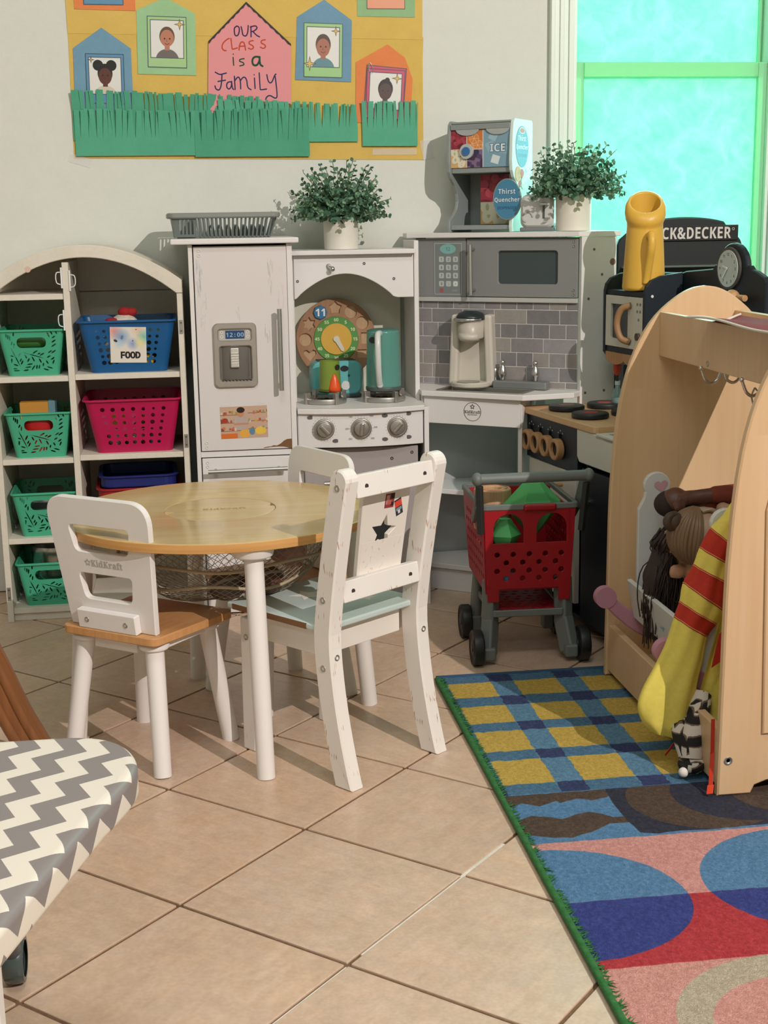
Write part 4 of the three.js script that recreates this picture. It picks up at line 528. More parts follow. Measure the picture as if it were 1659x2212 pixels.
{
  const t = thing('corner_play_kitchen', 'white corner play kitchen with grey microwave, brick wall and sink', 'play kitchen', [CU.L.x, 0, CU.L.z], CU.a);
  const GREY = std(0x858684, 0.5), KEYS = std(0xc8cfcb, 0.5);
  const top = [[0.572, 0.02], [0.572, 0.085], CU.at(0.0, 0, 0.012), CU.at(0.468, 0, 0.012), CU.at(0.545, 0, -0.085), [1.075, 0.02]].map((p) => (p.length === 3 ? CU.loc(p[0], p[2]) : CU.loc(...p)));
  part(t, 'top_board', plan(ccw(top), 0.0125, 0.9375), WHITE);
  part(t, 'upright', bx(0.01, 0.386, 0.06, 0.0, 0.744, -0.032, 0.001), WHITE);
  // microwave
  const kp = part(t, 'keypad_panel', bx(0.146, 0.152, 0.014, 0.0785, 0.8595, -0.0075, 0.001), GREY);
  const keys = ctex(192, 320, (c) => {
    c.fillStyle = '#7b827f'; c.fillRect(0, 0, 192, 320); c.strokeStyle = '#aab4b0'; c.lineWidth = 4; c.strokeRect(4, 4, 184, 312); c.fillStyle = '#7fb3ad'; c.beginPath(); c.ellipse(96, 38, 54, 30, 0, 0, 7); c.fill(); c.fillStyle = '#5c8a88'; c.font = 'bold 30px sans-serif'; c.textAlign = 'center'; c.fillText('12', 96, 49);
    const lab = ['1', '2', '3', '4', '5', '6', '7', '8', '9', '0', ':', '']; for (let k = 0; k < 12; k++) { const x = 34 + (k % 3) * 48, y = 84 + Math.floor(k / 3) * 50; c.fillStyle = '#b6beba'; c.beginPath(); c.roundRect(x, y, 34, 34, 7); c.fill(); c.fillStyle = '#6d7572'; c.font = 'bold 24px sans-serif'; c.fillText(lab[k], x + 17, y + 26); }
    c.strokeStyle = '#eef0ee'; c.lineWidth = 4; c.beginPath(); c.arc(147, 251, 11, 0, 7); c.stroke(); c.fillStyle = '#a85850'; c.beginPath(); c.arc(51, 292, 14, 0, 7); c.fill(); c.fillStyle = '#a9b2ae'; c.font = '14px sans-serif'; c.fillText('START', 140, 298);
  });
  mesh('keypad', card(0.082, 0.136, 0.0008, 0.1, 0.8565, -0.0005), std(0xffffff, 0.45, { map: keys }), kp, true);
  const dr = hole(poly(rrPts(0.1535, 0.7845, 0.4615, 0.9335, 0.002, 2)), rrPts(0.243, 0.818, 0.408, 0.903, 0.008, 4).reverse()), md = part(t, 'microwave_door', ext(dr, 0.013, 0.001, -0.0135), GREY);
  mesh('door_window', pb(0.172, 0.092, 0.003, 0.3255, 0.8605, -0.0095), std(0x3f4a4b, 0.22), md); mesh('hinge_screws', [[0.452, 0.925], [0.452, 0.914], [0.452, 0.793], [0.452, 0.804]].map(([x, y]) => screwG(x, y, 0.0002, 0.0036, 'z')), GREY, md);
  part(t, 'microwave_handle', [rod([0.1745, 0.919, 0.024], [0.1765, 0.79, 0.024], 0.0055, 0.0055, 18), rod([0.1745, 0.908, 0], [0.1745, 0.908, 0.023], 0.004), rod([0.1765, 0.802, 0], [0.1765, 0.802, 0.023], 0.004)], STEEL, 'silver bar handle');
  part(t, 'microwave_box', [bx(0.455, 0.006, 0.11, 0.233, 0.931, -0.07, 0.001), bx(0.455, 0.15, 0.004, 0.233, 0.858, -0.12, 0.001)], GREY); part(t, 'bottom_board', bx(0.46, 0.0115, 0.125, 0.2325, 0.7772, -0.06, 0.001), std(0xb9bab4, 0.5));
  // brick wall
  const wall = part(t, 'brick_wall', pb(0.46, 0.222, 0.008, 0.2325, 0.661, -0.0105), mottled(0xc9c6c0, 20, 0.8, 6, 201)), r = rnd(33);
  const tones = [0x8b8887, 0x7f7c7c, 0x939090, 0x787676, 0x878383, 0x958f89].map((c, i) => mottled(c, 16, 0.75, 7, 210 + i)), gg = {};
  const rows = [[0.7525, 0.771, 1], [0.7155, 0.7525, 2], [0.6785, 0.7155, 1], [0.6415, 0.6785, 2], [0.6045, 0.6415, 1], [0.5675, 0.6045, 2], [0.5505, 0.5675, 1]];
  rows.forEach(([y0, y1, k], ri) => { const pitch = 0.0455 * k, off = k === 2 ? [0, 0.049, 0, 0.005, 0, 0.049][ri] : 0.0215; for (let x = off - 2 * pitch; x < 0.47; x += pitch) { const a = Math.max(0.0045, x + 0.0011), b = Math.min(0.4615, x + pitch - 0.0011); if (b - a < 0.004) continue; const key = (b - a).toFixed(4) + (y1 - y0).toFixed(4), g = gg[key] ??= boxUV(bx(b - a, y1 - y0 - 0.0022, 0.004, 0, 0, 0, 0.0009)); const o = new THREE.Mesh(g, tones[Math.floor(r() * 6)]); o.name = 'brick'; o.position.set((a + b) / 2, (y0 + y1) / 2, -0.0075); o.castShadow = o.receiveShadow = true; wall.add(o); } });
  // counter with sink
  const cpts = [[-0.004, -0.012], [-0.004, 0.022], [0.088, 0.14], [0.374, 0.145], [0.474, 0.045], [0.474, -0.012]];
  const cs = poly(ccw(cpts).map(([x, z]) => [x, -z])); hole(cs, rrPts(0.128, -0.124, 0.357, -0.04, 0.01, 4).reverse());
  part(t, 'counter', ext(cs, 0.014, 0.0015).rotateX(-Math.PI / 2).translate(0, 0.535, 0), WHITE);
  const sk = part(t, 'sink', [ext(hole(poly(rrPts(0.12, -0.131, 0.365, -0.033, 0.014, 4)), rrPts(0.13, -0.122, 0.355, -0.042, 0.01, 4).reverse()), 0.003, 0.001).rotateX(-Math.PI / 2).translate(0, 0.5485, 0), pb(0.228, 0.002, 0.084, 0.2425, 0.506, 0.082), pb(0.228, 0.044, 0.002, 0.2425, 0.528, 0.041), pb(0.228, 0.044, 0.002, 0.2425, 0.528, 0.1225), pb(0.002, 0.044, 0.084, 0.129, 0.528, 0.082), pb(0.002, 0.044, 0.084, 0.356, 0.528, 0.082)], STEEL, 'grey steel sink');
  mesh('tap_ledge', bx(0.15, 0.02, 0.034, 0.318, 0.56, 0.018, 0.004), std(0x8b8f8d, 0.4, { metalness: 0.4 }), sk);
  for (const x of [0.264, 0.356]) part(t, 'tap_handle', lathe([[0, 0], [0.007, 0], [0.006, 0.003], [0.0105, 0.014], [0.011, 0.022], [0.0085, 0.033], [0.0045, 0.039], [0.006, 0.043], [0.0072, 0.048], [0.0055, 0.053], [0, 0.055]], 20).translate(x, 0.569, 0.016), CHROME, 'chrome tap handle'); part(t, 'tap', lathe([[0, 0], [0.0055, 0], [0.0045, 0.02], [0.0055, 0.03], [0, 0.034]], 14).translate(0.243, 0.569, 0.016), CHROME);
  // apron and lower shelves
  const ap = part(t, 'apron', [bx(0.272, 0.071, 0.012, 0.226, 0.4995, 0.124, 0.001)], WHITE); const wall2 = (a, b, y0, y1, th = 0.011) => { const L = Math.hypot(b[0] - a[0], b[1] - a[1]); return tr(bx(L, y1 - y0, th, 0, 0, 0, 0.001), (a[0] + b[0]) / 2, (y0 + y1) / 2, (a[1] + b[1]) / 2, 0, -Math.atan2(b[1] - a[1], b[0] - a[0])); };
  mesh('logo', [ext(hole(poly(circlePts(0, 0, 0.0245, 40)), circlePts(0, 0, 0.0232, 40).reverse()), 0.0005).translate(0.229, 0.499, 0.13), text('KidKraft', 0.0075, FS, 0.0005).translate(0.229, 0.4985, 0.13), ext(hole(poly(starPts(0, 0, 0.0075, 0.0042)), starPts(0, 0, 0.0042, 0.0022).reverse()), 0.0005).translate(0.229, 0.512, 0.13), text('play kitchens', 0.0034, FR_, 0.0004).translate(0.229, 0.491, 0.13)], std(0x55524f, 0.6), ap);
  part(t, 'side_panel', wall2([0.0, 0.012], [0.086, 0.122], 0, 0.534), WHITE); part(t, 'side_panel', wall2([0.346, 0.0], [0.358, 0.122], 0, 0.534), WHITE);
  const GB = std(0xb4b8b6, 0.55); part(t, 'back_panel', wall2([0.0, 0.0], [0.22, -0.19], 0, 0.534, 0.005), GB); part(t, 'back_panel', wall2([0.345, -0.08], [0.224, -0.19], 0, 0.534, 0.005), GB);
  const shp = ccw([[0.006, 0.012], [0.066, 0.09], [0.345, 0.09], [0.338, 0.02], [0.335, -0.07], [0.224, -0.176]]);
  part(t, 'shelf_board', plan(shp, 0.013, 0.268), WHITE); const bt = part(t, 'bottom_board', plan(shp, 0.013, 0.062), WHITE); part(t, 'plinth', bx(0.285, 0.061, 0.011, 0.206, 0.0308, 0.075, 0.001), WHITE);
  // right-hand side panel of the upper cabinet
  const sp = part(t, 'end_panel', wall2([0.469, 0.0], [0.531, -0.0855], 0.505, 0.937, 0.012), WHITE2);
  const on = (s, y, o = 0.0062) => { const d = V(0.588, 0, -0.81).normalize(), nn = V(0.81, 0, 0.588).normalize(); return V(0.469, y, 0).addScaledVector(d, s).addScaledVector(nn, o); }, disc = (s, y, rr) => { const g = new THREE.CylinderGeometry(rr, rr, 0.0012, 20).rotateX(Math.PI / 2).rotateY(Math.atan2(0.81, 0.588)), p = on(s, y); return g.translate(p.x, p.y, p.z); };
  mesh('dowel_hole', disc(0.094, 0.873, 0.0085), std(0x7a6450, 0.8), sp); mesh('screws', [[0.037, 0.905], [0.062, 0.842], [0.022, 0.782], [0.016, 0.543], [0.074, 0.546]].map(([s, y]) => disc(s, y, 0.0034)), std(0x6b6058, 0.6), sp);
}
{ // coffee maker
  const t = thing('toy_coffee_maker', 'cream toy coffee maker with a black lid standing by the sink', 'toy', CU.at(0.182, 0.552, 0.034), CU.a + 0.14), C = std(0xc9c3b4, 0.42);
  part(t, 'base', ext(poly([...circlePts(0, 0, 0.052, 40).filter(([, y]) => y > -0.03).map(([x, y]) => [x, y]), ]), 0.014, 0.003).rotateX(Math.PI / 2).translate(0, 0.0145, 0.006), C);
  part(t, 'drip_grille', cyl(0.03, 0.03, 0.002, 0, 0.0152, 0.026, 28), STEEL);
  for (const s of [-1, 1]) part(t, 'column', tr(bar([s * 0.051, 0.002, -0.02], [s * 0.043, 0.188, -0.022], 0.024, 0.05, 0.008), 0, 0, 0), C);
  part(t, 'back', bar([0, 0.004, -0.03], [0, 0.17, -0.03], 0.085, 0.022, 0.004), C);
  part(t, 'head', [lathe([[0, 0.125], [0.03, 0.125], [0.034, 0.13], [0.035, 0.176], [0, 0.176]], 36).scale(1, 1, 1.15).translate(0, 0, 0.0)], std(0xbdb6a6, 0.35));
  part(t, 'funnel', lathe([[0, 0.112], [0.006, 0.112], [0.008, 0.118], [0.026, 0.122], [0.029, 0.13], [0.029, 0.142], [0, 0.142]], 32).translate(0, 0, 0.012), C);
  part(t, 'lid', lathe([[0, 0.2], [0.016, 0.199], [0.032, 0.192], [0.038, 0.183], [0.0375, 0.176], [0, 0.176]], 36).scale(1, 1, 1.12).translate(0, 0, 0.002), std(0x202a2b, 0.35), 'black domed lid'); part(t, 'lid_inset', lathe([[0, 0.2022], [0.018, 0.2], [0.02, 0.197]], 26).scale(1, 1, 0.8).translate(0, 0, -0.002), std(0x7c8784, 0.4));
  part(t, 'chrome_band', tr(new THREE.TorusGeometry(0.0365, 0.0045, 8, 30, Math.PI * 0.75), 0, 0.1765, 0.004, Math.PI / 2, 0, 0).scale(1, 1, 1.1).rotateY(-0.45), CHROME);
}
// ------------------------------------------------------------------ things on top of the corner unit
const fruit = (c, x, y, w, h, kind) => {
  c.save(); c.beginPath(); c.rect(x, y, w, h); c.clip(); const r = rnd(kind * 7 + 3);
  if (kind === 0) { c.fillStyle = '#8f2f3d'; c.fillRect(x, y, w, h); for (let k = 0; k < 26; k++) { c.fillStyle = ['#b04450', '#6e1f30', '#a33a46'][k % 3]; c.beginPath(); c.arc(x + r() * w, y + r() * h, w * 0.12, 0, 7); c.fill(); } }
  if (kind === 1) { c.fillStyle = '#cf7a3f'; c.fillRect(x, y, w, h); for (let k = 0; k < 5; k++) { const X = x + r() * w, Y = y + r() * h, R = w * 0.3; c.fillStyle = '#d98a4c'; c.beginPath(); c.arc(X, Y, R, 0, 7); c.fill(); c.strokeStyle = '#f0c8a0'; c.lineWidth = 2; c.stroke(); for (let q = 0; q < 6; q++) { c.beginPath(); c.moveTo(X, Y); c.lineTo(X + R * Math.cos(q), Y + R * Math.sin(q)); c.stroke(); } } }
  if (kind === 2) { c.fillStyle = '#d9b074'; c.fillRect(x, y, w, h); for (let k = 0; k < 8; k++) { const X = x + r() * w, Y = y + r() * h; c.fillStyle = '#e3ddc4'; c.beginPath(); c.ellipse(X, Y, w * 0.2, w * 0.26, r() * 3, 0, 7); c.fill(); c.fillStyle = '#a2623c'; c.fillRect(X - w * 0.03, Y - w * 0.28, w * 0.1, w * 0.09); c.fillStyle = '#b9b790'; c.beginPath(); c.ellipse(X, Y, w * 0.06, w * 0.1, 0, 0, 7); c.fill(); } }
  if (kind === 3) { c.fillStyle = '#7e6a86'; c.fillRect(x, y, w, h); for (let k = 0; k < 20; k++) { c.fillStyle = ['#3f3152', '#57456b', '#4a2f4e'][k % 3]; c.beginPath(); c.ellipse(x + r() * w, y + r() * h, w * 0.12, w * 0.15, 0, 0, 7); c.fill(); } }
  c.restore();
};
const ovalSign = (c, w, h, full) => {
  c.fillStyle = '#4786a6'; c.fillRect(0, 0, w, h); c.textAlign = 'center'; c.lineJoin = 'round'; const put = (s, y, f, fill, st) => { c.font = 'bold ' + f + 'px sans-serif'; c.strokeStyle = st; c.lineWidth = f * 0.14; c.strokeText(s, w / 2, y); c.fillStyle = fill; c.fillText(s, w / 2, y); };
  put('Thirst', h * 0.36, w * 0.23, '#d7e3e6', '#2f6484'); put('Quencher', h * 0.56, w * 0.2, '#d7e3e6', '#2f6484'); put('DISPENSER', h * 0.75, w * 0.135, '#1f4d77', '#4786a6');
};
{
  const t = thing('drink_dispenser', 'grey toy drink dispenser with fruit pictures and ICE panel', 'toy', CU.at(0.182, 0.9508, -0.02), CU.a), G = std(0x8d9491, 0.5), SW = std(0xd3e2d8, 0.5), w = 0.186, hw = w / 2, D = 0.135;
  const sidePts = [[-D, 0], [0, 0], [0.004, 0.012], [0.002, 0.03], [-0.02, 0.042], [-0.042, 0.06], [-0.05, 0.08], [-0.046, 0.1], [-0.03, 0.122], [-0.01, 0.138], [0.001, 0.155], [0.004, 0.18], [0.0, 0.24], [-0.006, 0.275], [-0.016, 0.284], [-D + 0.006, 0.284], [-D, 0.278]];
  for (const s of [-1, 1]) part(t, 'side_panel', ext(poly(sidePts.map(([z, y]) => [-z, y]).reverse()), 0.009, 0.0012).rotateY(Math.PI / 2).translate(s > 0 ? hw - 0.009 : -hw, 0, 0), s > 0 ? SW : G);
  part(t, 'frame', [bx(w - 0.018, 0.014, 0.02, 0, 0.267, -0.012, 0.002), bx(w - 0.018, 0.014, D - 0.02, 0, 0.158, -D / 2, 0.002), bx(w - 0.018, 0.012, D - 0.01, 0, 0.012, -D / 2 + 0.002, 0.002), bx(w - 0.018, 0.006, D - 0.02, 0, 0.278, -D / 2, 0.002), bx(w - 0.018, 0.26, 0.005, 0, 0.14, -D + 0.006, 0.001)], G);
  const pr = ctex(336, 200, (c) => { fruit(c, 0, 0, 88, 100, 0); fruit(c, 92, 0, 88, 100, 1); fruit(c, 0, 104, 88, 96, 2); fruit(c, 92, 104, 88, 96, 3); c.fillStyle = '#d8d5cc'; c.fillRect(88, 0, 4, 200); c.fillRect(0, 100, 180, 4); c.fillRect(180, 0, 5, 200); c.fillStyle = '#7fa3b4'; c.fillRect(185, 0, 151, 200); c.fillStyle = '#a3c0cb'; const sq = (x, y, a, s, col) => { c.save(); c.translate(x, y); c.rotate(a); c.fillStyle = col; c.fillRect(-s / 2, -s / 2, s, s); c.restore(); }; sq(240, 36, 0.5, 44, '#a0bfca'); sq(225, 90, 1.1, 50, '#93b4c2'); sq(252, 160, 0.3, 44, '#d7e3e3'); sq(300, 110, 0.2, 40, '#8fb0bf'); c.font = 'bold 56px sans-serif'; c.textAlign = 'center'; c.strokeStyle = '#4f7488'; c.lineWidth = 7; c.strokeText('ICE', 265, 118); c.fillStyle = '#dfe8e8'; c.fillText('ICE', 265, 118); });
  part(t, 'front_print', card(w - 0.018, 0.094, 0.004, 0, 0.212, -0.011), std(0xffffff, 0.5, { map: pr }), 'printed panel with fruit and ICE', true);
  const back = ctex(200, 200, (c) => { fruit(c, 0, 0, 150, 110, 0); fruit(c, 0, 114, 150, 86, 2); fruit(c, 154, 0, 46, 110, 1); fruit(c, 154, 114, 46, 86, 3); c.fillStyle = '#cfc9bb'; c.fillRect(0, 110, 200, 4); c.fillRect(150, 0, 4, 200); });
  part(t, 'back_print', card(0.11, 0.128, 0.002, 0.028, 0.084, -0.07), std(0xffffff, 0.55, { map: back }), undefined, true);
  part(t, 'dial', [cyl(0.019, 0.019, 0.006, -0.038, 0.206, -0.004, 28, Math.PI / 2)], std(0xb9bfbd, 0.4)); part(t, 'dial_centre', cyl(0.011, 0.011, 0.004, -0.038, 0.206, 0.0005, 24, Math.PI / 2), std(0x3b6fa8, 0.4), 'blue dial centre');
  for (const x of [-0.036, 0.05]) part(t, 'half_round_flap', ext(poly(Array.from({ length: 17 }, (_, i) => [x + 0.033 * Math.cos(Math.PI + i / 16 * Math.PI), 0.262 + 0.017 * Math.sin(Math.PI + i / 16 * Math.PI)])), 0.004, 0.0006, -0.007), std(0xa8adac, 0.45));
  const ov = part(t, 'oval_sign', planarUV(ext(poly(circlePts(0.082, 0.082, 0.0375, 40, 0.05)), 0.005, 0.001, 0.006), 0.0445, 0.032, 0.075, 0.1), std(0xffffff, 0.45, { map: ctex(256, 340, (c, w_, h_) => ovalSign(c, w_, h_)) }), 'blue oval sign reading Thirst Quencher DISPENSER', true);
  mesh('sign_edge', ext(hole(poly(circlePts(0.082, 0.082, 0.0395, 40, 0.052)), circlePts(0.082, 0.082, 0.0365, 40, 0.049).reverse()), 0.0055, 0.001, 0.0055), G, ov);
  const sg = planarUV(ext(poly(circlePts(0, 0, 0.042, 36, 0.052)), 0.0008), -0.042, -0.052, 0.084, 0.104).rotateY(Math.PI / 2).translate(hw, 0.215, -0.062);
  const sp = part(t, 'side_sign', sg, std(0xffffff, 0.45, { map: ctex(256, 320, (c, w_, h_) => { ovalSign(c, w_, h_); c.fillStyle = '#b23a2e'; c.beginPath(); c.ellipse(128, 36, 52, 22, 0, 0, 7); c.fill(); c.strokeStyle = '#e5e0d8'; c.lineWidth = 5; c.stroke(); }) }), 'printed oval sign on the pale side', true);
  const disc = (z, y, rr, col, k) => mesh(k, cyl(rr, rr, 0.0012, 0, 0, 0, 24, 0, Math.PI / 2).translate(hw + 0.0004, y, z), col, sp);
  disc(-0.036, 0.146, 0.019, std(0xd08a4a, 0.5), 'orange_slice'); disc(-0.062, 0.148, 0.011, std(0xb9402f, 0.5), 'strawberry'); disc(-0.072, 0.124, 0.016, std(0xdfe3cf, 0.5), 'apple_slice'); disc(-0.05, 0.122, 0.009, std(0xa53a2c, 0.5), 'strawberry');
}
{
  const t = thing('toy_toaster', 'white mini toy toaster beside the drink dispenser', 'toy', CU.at(0.342, 0.9508, -0.035), CU.a + 0.2), B = std(0xc9cac6, 0.28);
  part(t, 'body', ext(poly(rrPts(-0.043, 0.008, 0.043, 0.092, 0.018, 6)), 0.062, 0.008, -0.031), B); part(t, 'base', bx(0.088, 0.01, 0.06, 0, 0.0055, 0, 0.003), std(0x777b79, 0.5));
  part(t, 'lever_slot', bx(0.006, 0.036, 0.002, 0.018, 0.05, 0.0312, 0.001), std(0x55595a, 0.4)); part(t, 'lever', bx(0.02, 0.007, 0.012, 0.018, 0.068, 0.037, 0.002), CHROME); part(t, 'swirl', tr(new THREE.TorusGeometry(0.013, 0.0024, 8, 24, 4.4), -0.024, 0.036, 0.031), std(0xa7aaa7, 0.4)); part(t, 'slots', [bx(0.06, 0.002, 0.01, 0, 0.0915, -0.01, 0.0008), bx(0.06, 0.002, 0.01, 0, 0.0915, 0.01, 0.0008)], BLACK);
}
plant('leafy green plant in a white pot in front of the window', CU.at(0.432, 0.9508, -0.045), 23, (a, e) => 1.08 - 0.2 * Math.pow(Math.sin(e), 2) * (1 - 0.4 * Math.cos(a)), 0.0455, 0.092);
// ------------------------------------------------------------------ class poster on the wall
{
  const OX = 0.172, OY = 1.143, t = thing('class_poster', 'yellow paper wall poster with paper houses, child photos and green paper grass', 'poster', [OX, OY, 0.0008]);
  const S = (pts) => poly(pts.map(([x, y]) => [x - OX, y - OY])), paper = (c, seed) => mottled(c, 10, 0.85, 4, seed), sheet = (nm, pts, z, m, lb, th = 0.0006) => part(t, nm, ext(S(pts), th, 0, z), m, lb);
  const YEL = paper(0xdcbb62, 301), YEL2 = paper(0xdab85e, 302);
  sheet('backing_sheet', [[-0.2905, 1.1555], [0.634, 1.143], [0.634, 1.4], [0.6365, 1.458], [-0.287, 1.47]], 0, YEL2); sheet('backing_sheet', [[-0.2875, 1.466], [0.634, 1.452], [0.6355, 1.74], [-0.29, 1.74]], 0.0008, YEL);
  const blue = paper(0x749db6, 303), green = paper(0x9fca98, 304), pink = paper(0xe6979a, 305), orange = paper(0xe88a52, 306), lime = paper(0x96be8c, 307);
  const kid = (frame, skin, hair, shirt, style, stars) => ctex(192, 240, (c, w, h) => {
    c.fillStyle = frame; c.fillRect(0, 0, w, h); c.strokeStyle = '#2d3f46'; c.lineWidth = 3; c.strokeRect(2, 2, w - 4, h - 4); c.fillStyle = '#e3e2dc'; c.fillRect(16, 18, 160, 176); c.strokeRect(16, 18, 160, 176); c.save(); c.beginPath(); c.rect(17, 19, 158, 174); c.clip();
    c.fillStyle = shirt; c.beginPath(); c.ellipse(96, 204, 56, 52, 0, 0, 7); c.fill(); c.fillStyle = skin; c.fillRect(84, 128, 24, 30);
    if (style === 'buns') { c.fillStyle = hair; c.beginPath(); c.arc(62, 56, 26, 0, 7); c.arc(128, 56, 26, 0, 7); c.fill(); } c.fillStyle = hair; c.beginPath(); c.ellipse(96, 94, 37, 46, 0, 0, 7); c.fill(); c.fillStyle = skin; c.beginPath(); c.ellipse(96, style === 'short' ? 102 : 108, 33, 40, 0, 0, 7); c.fill();
    if (style === 'tuft') { c.fillStyle = hair; c.beginPath(); c.ellipse(104, 54, 12, 14, 0, 0, 7); c.fill(); } c.fillStyle = '#1c1512'; c.beginPath(); c.ellipse(84, 104, 4, 3.4, 0, 0, 7); c.ellipse(109, 104, 4, 3.4, 0, 0, 7); c.fill(); c.strokeStyle = '#6a2f2a'; c.lineWidth = 3; c.beginPath(); c.arc(96, 120, 11, 0.4, 2.74); c.stroke(); c.strokeStyle = 'rgba(60,30,20,.6)'; c.lineWidth = 2; c.beginPath(); c.moveTo(96, 106); c.lineTo(93, 116); c.lineTo(98, 117); c.stroke(); c.restore();
    for (const [x, y, s] of stars) { c.fillStyle = '#dcb65c'; c.strokeStyle = '#3c4038'; c.lineWidth = 2; c.beginPath(); for (let i = 0; i < 8; i++) { const a = i * Math.PI / 4, q = i % 2 ? s * 0.28 : s; c.lineTo(x + q * Math.sin(a), y - q * Math.cos(a)); } c.closePath(); c.fill(); c.stroke(); }
  });
  const photo = (tex, x0, y0, x1, y1, z, a, lb) => part(t, 'photo_card', tr(card(x1 - x0, y1 - y0, 0.0007, 0, 0, 0), (x0 + x1) / 2 - OX, (y0 + y1) / 2 - OY, z, 0, 0, a), std(0xffffff, 0.4, { map: tex }), lb, true);
  const house = (m, pts, z, lb) => sheet('paper_house', pts, z, m, lb);
  house(orange, [[-0.267, 1.525], [-0.113, 1.521], [-0.112, 1.66], [-0.19, 1.71], [-0.268, 1.66]], 0.0022, 'orange paper house at the top edge'); photo(kid('#5f93b5', '#c08a6a', '#3a2a20', '#a05050', 'short', []), -0.243, 1.535, -0.142, 1.66, 0.003, -0.01);
  house(blue, [[-0.28, 1.27], [-0.131, 1.27], [-0.13, 1.429], [-0.202, 1.48], [-0.276, 1.43]], 0.0022, 'blue paper house low on the left'); photo(kid('#5d8fb5', '#5b3024', '#131314', '#d3c8b2', 'buns', [[28, 30, 14]]), -0.248, 1.292, -0.15, 1.416, 0.0032, -0.02, 'photo of a child with two hair puffs');
  house(green, [[-0.115, 1.366], [0.035, 1.362], [0.038, 1.515], [-0.036, 1.554], [-0.111, 1.523]], 0.0022, 'light green paper house'); photo(kid('#a5cc8f', '#b9795c', '#5d4231', '#6c6460', 'short', [[158, 36, 24]]), -0.087, 1.381, 0.014, 1.508, 0.0032, -0.03, 'photo of a child in a grey shirt');
  house(blue, [[0.293, 1.351], [0.441, 1.345], [0.446, 1.5], [0.374, 1.551], [0.302, 1.508]], 0.0022, 'blue paper house right of the pink house'); photo(kid('#9ccb86', '#a8694f', '#4c352c', '#5c8a92', 'bald', [[158, 34, 20], [30, 180, 30]]), 0.317, 1.356, 0.42, 1.493, 0.0032, -0.03, 'photo of a smiling child in a blue top');
  house(lime, [[0.461, 1.51], [0.614, 1.508], [0.614, 1.65], [0.54, 1.7], [0.461, 1.65]], 0.0022, 'green paper house at the top edge'); photo(kid('#e2946c', '#c9906e', '#3b2a22', '#c8c0b4', 'short', []), 0.486, 1.528, 0.588, 1.655, 0.003, 0, undefined);
  house(orange, [[0.451, 1.241], [0.47, 1.241], [0.6, 1.26], [0.606, 1.352], [0.586, 1.406], [0.54, 1.44], [0.455, 1.395]], 0.0022, 'orange paper house low on the right'); photo(kid('#c84a68', '#4c352f', '#171313', '#8d8a84', 'tuft', [[152, 42, 24]]), 0.48, 1.25, 0.583, 1.377, 0.0045, -0.06, 'photo of a child looking aside'); photo(kid('#c84a68', '#4c352f', '#171313', '#8d8a84', 'tuft', []), 0.477, 1.252, 0.585, 1.384, 0.0034, -0.09);
  part(t, 'paper_clip', [tube([[0.488, 1.392, 0.006], [0.492, 1.37, 0.0062], [0.497, 1.366, 0.0062], [0.499, 1.372, 0.0062], [0.495, 1.39, 0.0062], [0.491, 1.394, 0.0062], [0.487, 1.388, 0.0062], [0.49, 1.368, 0.0062]].map(([x, y, z]) => [x - OX, y - OY, z]), 0.0007, 40, 5)], CHROME, 'wire paper clip');
  // the pink house with hand-written words
  const zc = (p) => [p[0] * 0.8527 - 59.8, p[1] * 0.8307 - 10.6];
  const words = ctex(512, 634, (c) => {
    c.fillStyle = '#e6979a'; c.fillRect(0, 0, 512, 634); const r = rnd(9); for (let k = 0; k < 900; k++) { c.globalAlpha = 0.05; c.fillStyle = r() < 0.5 ? '#c76d70' : '#f0a3a2'; c.fillRect(r() * 512, r() * 634, 6, 3); } c.globalAlpha = 1; c.lineCap = c.lineJoin = 'round';
    const st = (col, w, lines) => { c.strokeStyle = col; for (const l of lines) { c.lineWidth = w; const p = l.map(zc); c.beginPath(); c.moveTo(...p[0]); if (p.length === 1) c.lineTo(p[0][0] + 0.1, p[0][1]); else { for (let i = 1; i < p.length - 1; i++) c.quadraticCurveTo(p[i][0], p[i][1], (p[i][0] + p[i + 1][0]) / 2, (p[i][1] + p[i + 1][1]) / 2); c.lineTo(...p[p.length - 1]); } c.stroke(); } };
    const sc = (x, y) => [[x + 34, y], [x + 8, y + 2], [x + 4, y + 22], [x + 26, y + 30], [x + 38, y + 44], [x + 22, y + 60], [x, y + 50]];
    st('#3b2350', 7, [[[292, 176], [274, 182], [272, 210], [276, 240], [296, 240], [308, 208], [306, 180], [290, 175]], [[320, 180], [326, 205], [328, 236], [350, 244], [364, 220], [368, 172]], [[386, 178], [385, 246]], [[383, 182], [415, 168], [432, 188], [404, 210], [386, 212]], [[400, 212], [420, 236], [442, 246]]]);
    st('#bf4526', 7, [[[236, 258], [222, 262], [190, 290], [184, 320], [196, 338], [212, 338]], [[248, 258], [253, 326], [256, 330], [290, 320]], [[300, 334], [304, 300], [318, 278], [338, 284], [344, 334]], [[302, 310], [342, 308]], sc(364, 272), sc(446, 266)]);
    st('#1d4a34', 7, [[[258, 384], [260, 436]], [[260, 362]], [[332, 392], [302, 394], [300, 412], [326, 416], [332, 434], [302, 440]]]); st('#1d4a34', 11, [[[436, 382], [410, 374], [386, 396], [390, 436], [420, 438], [438, 404], [438, 380]], [[438, 380], [436, 430], [456, 442]]]);
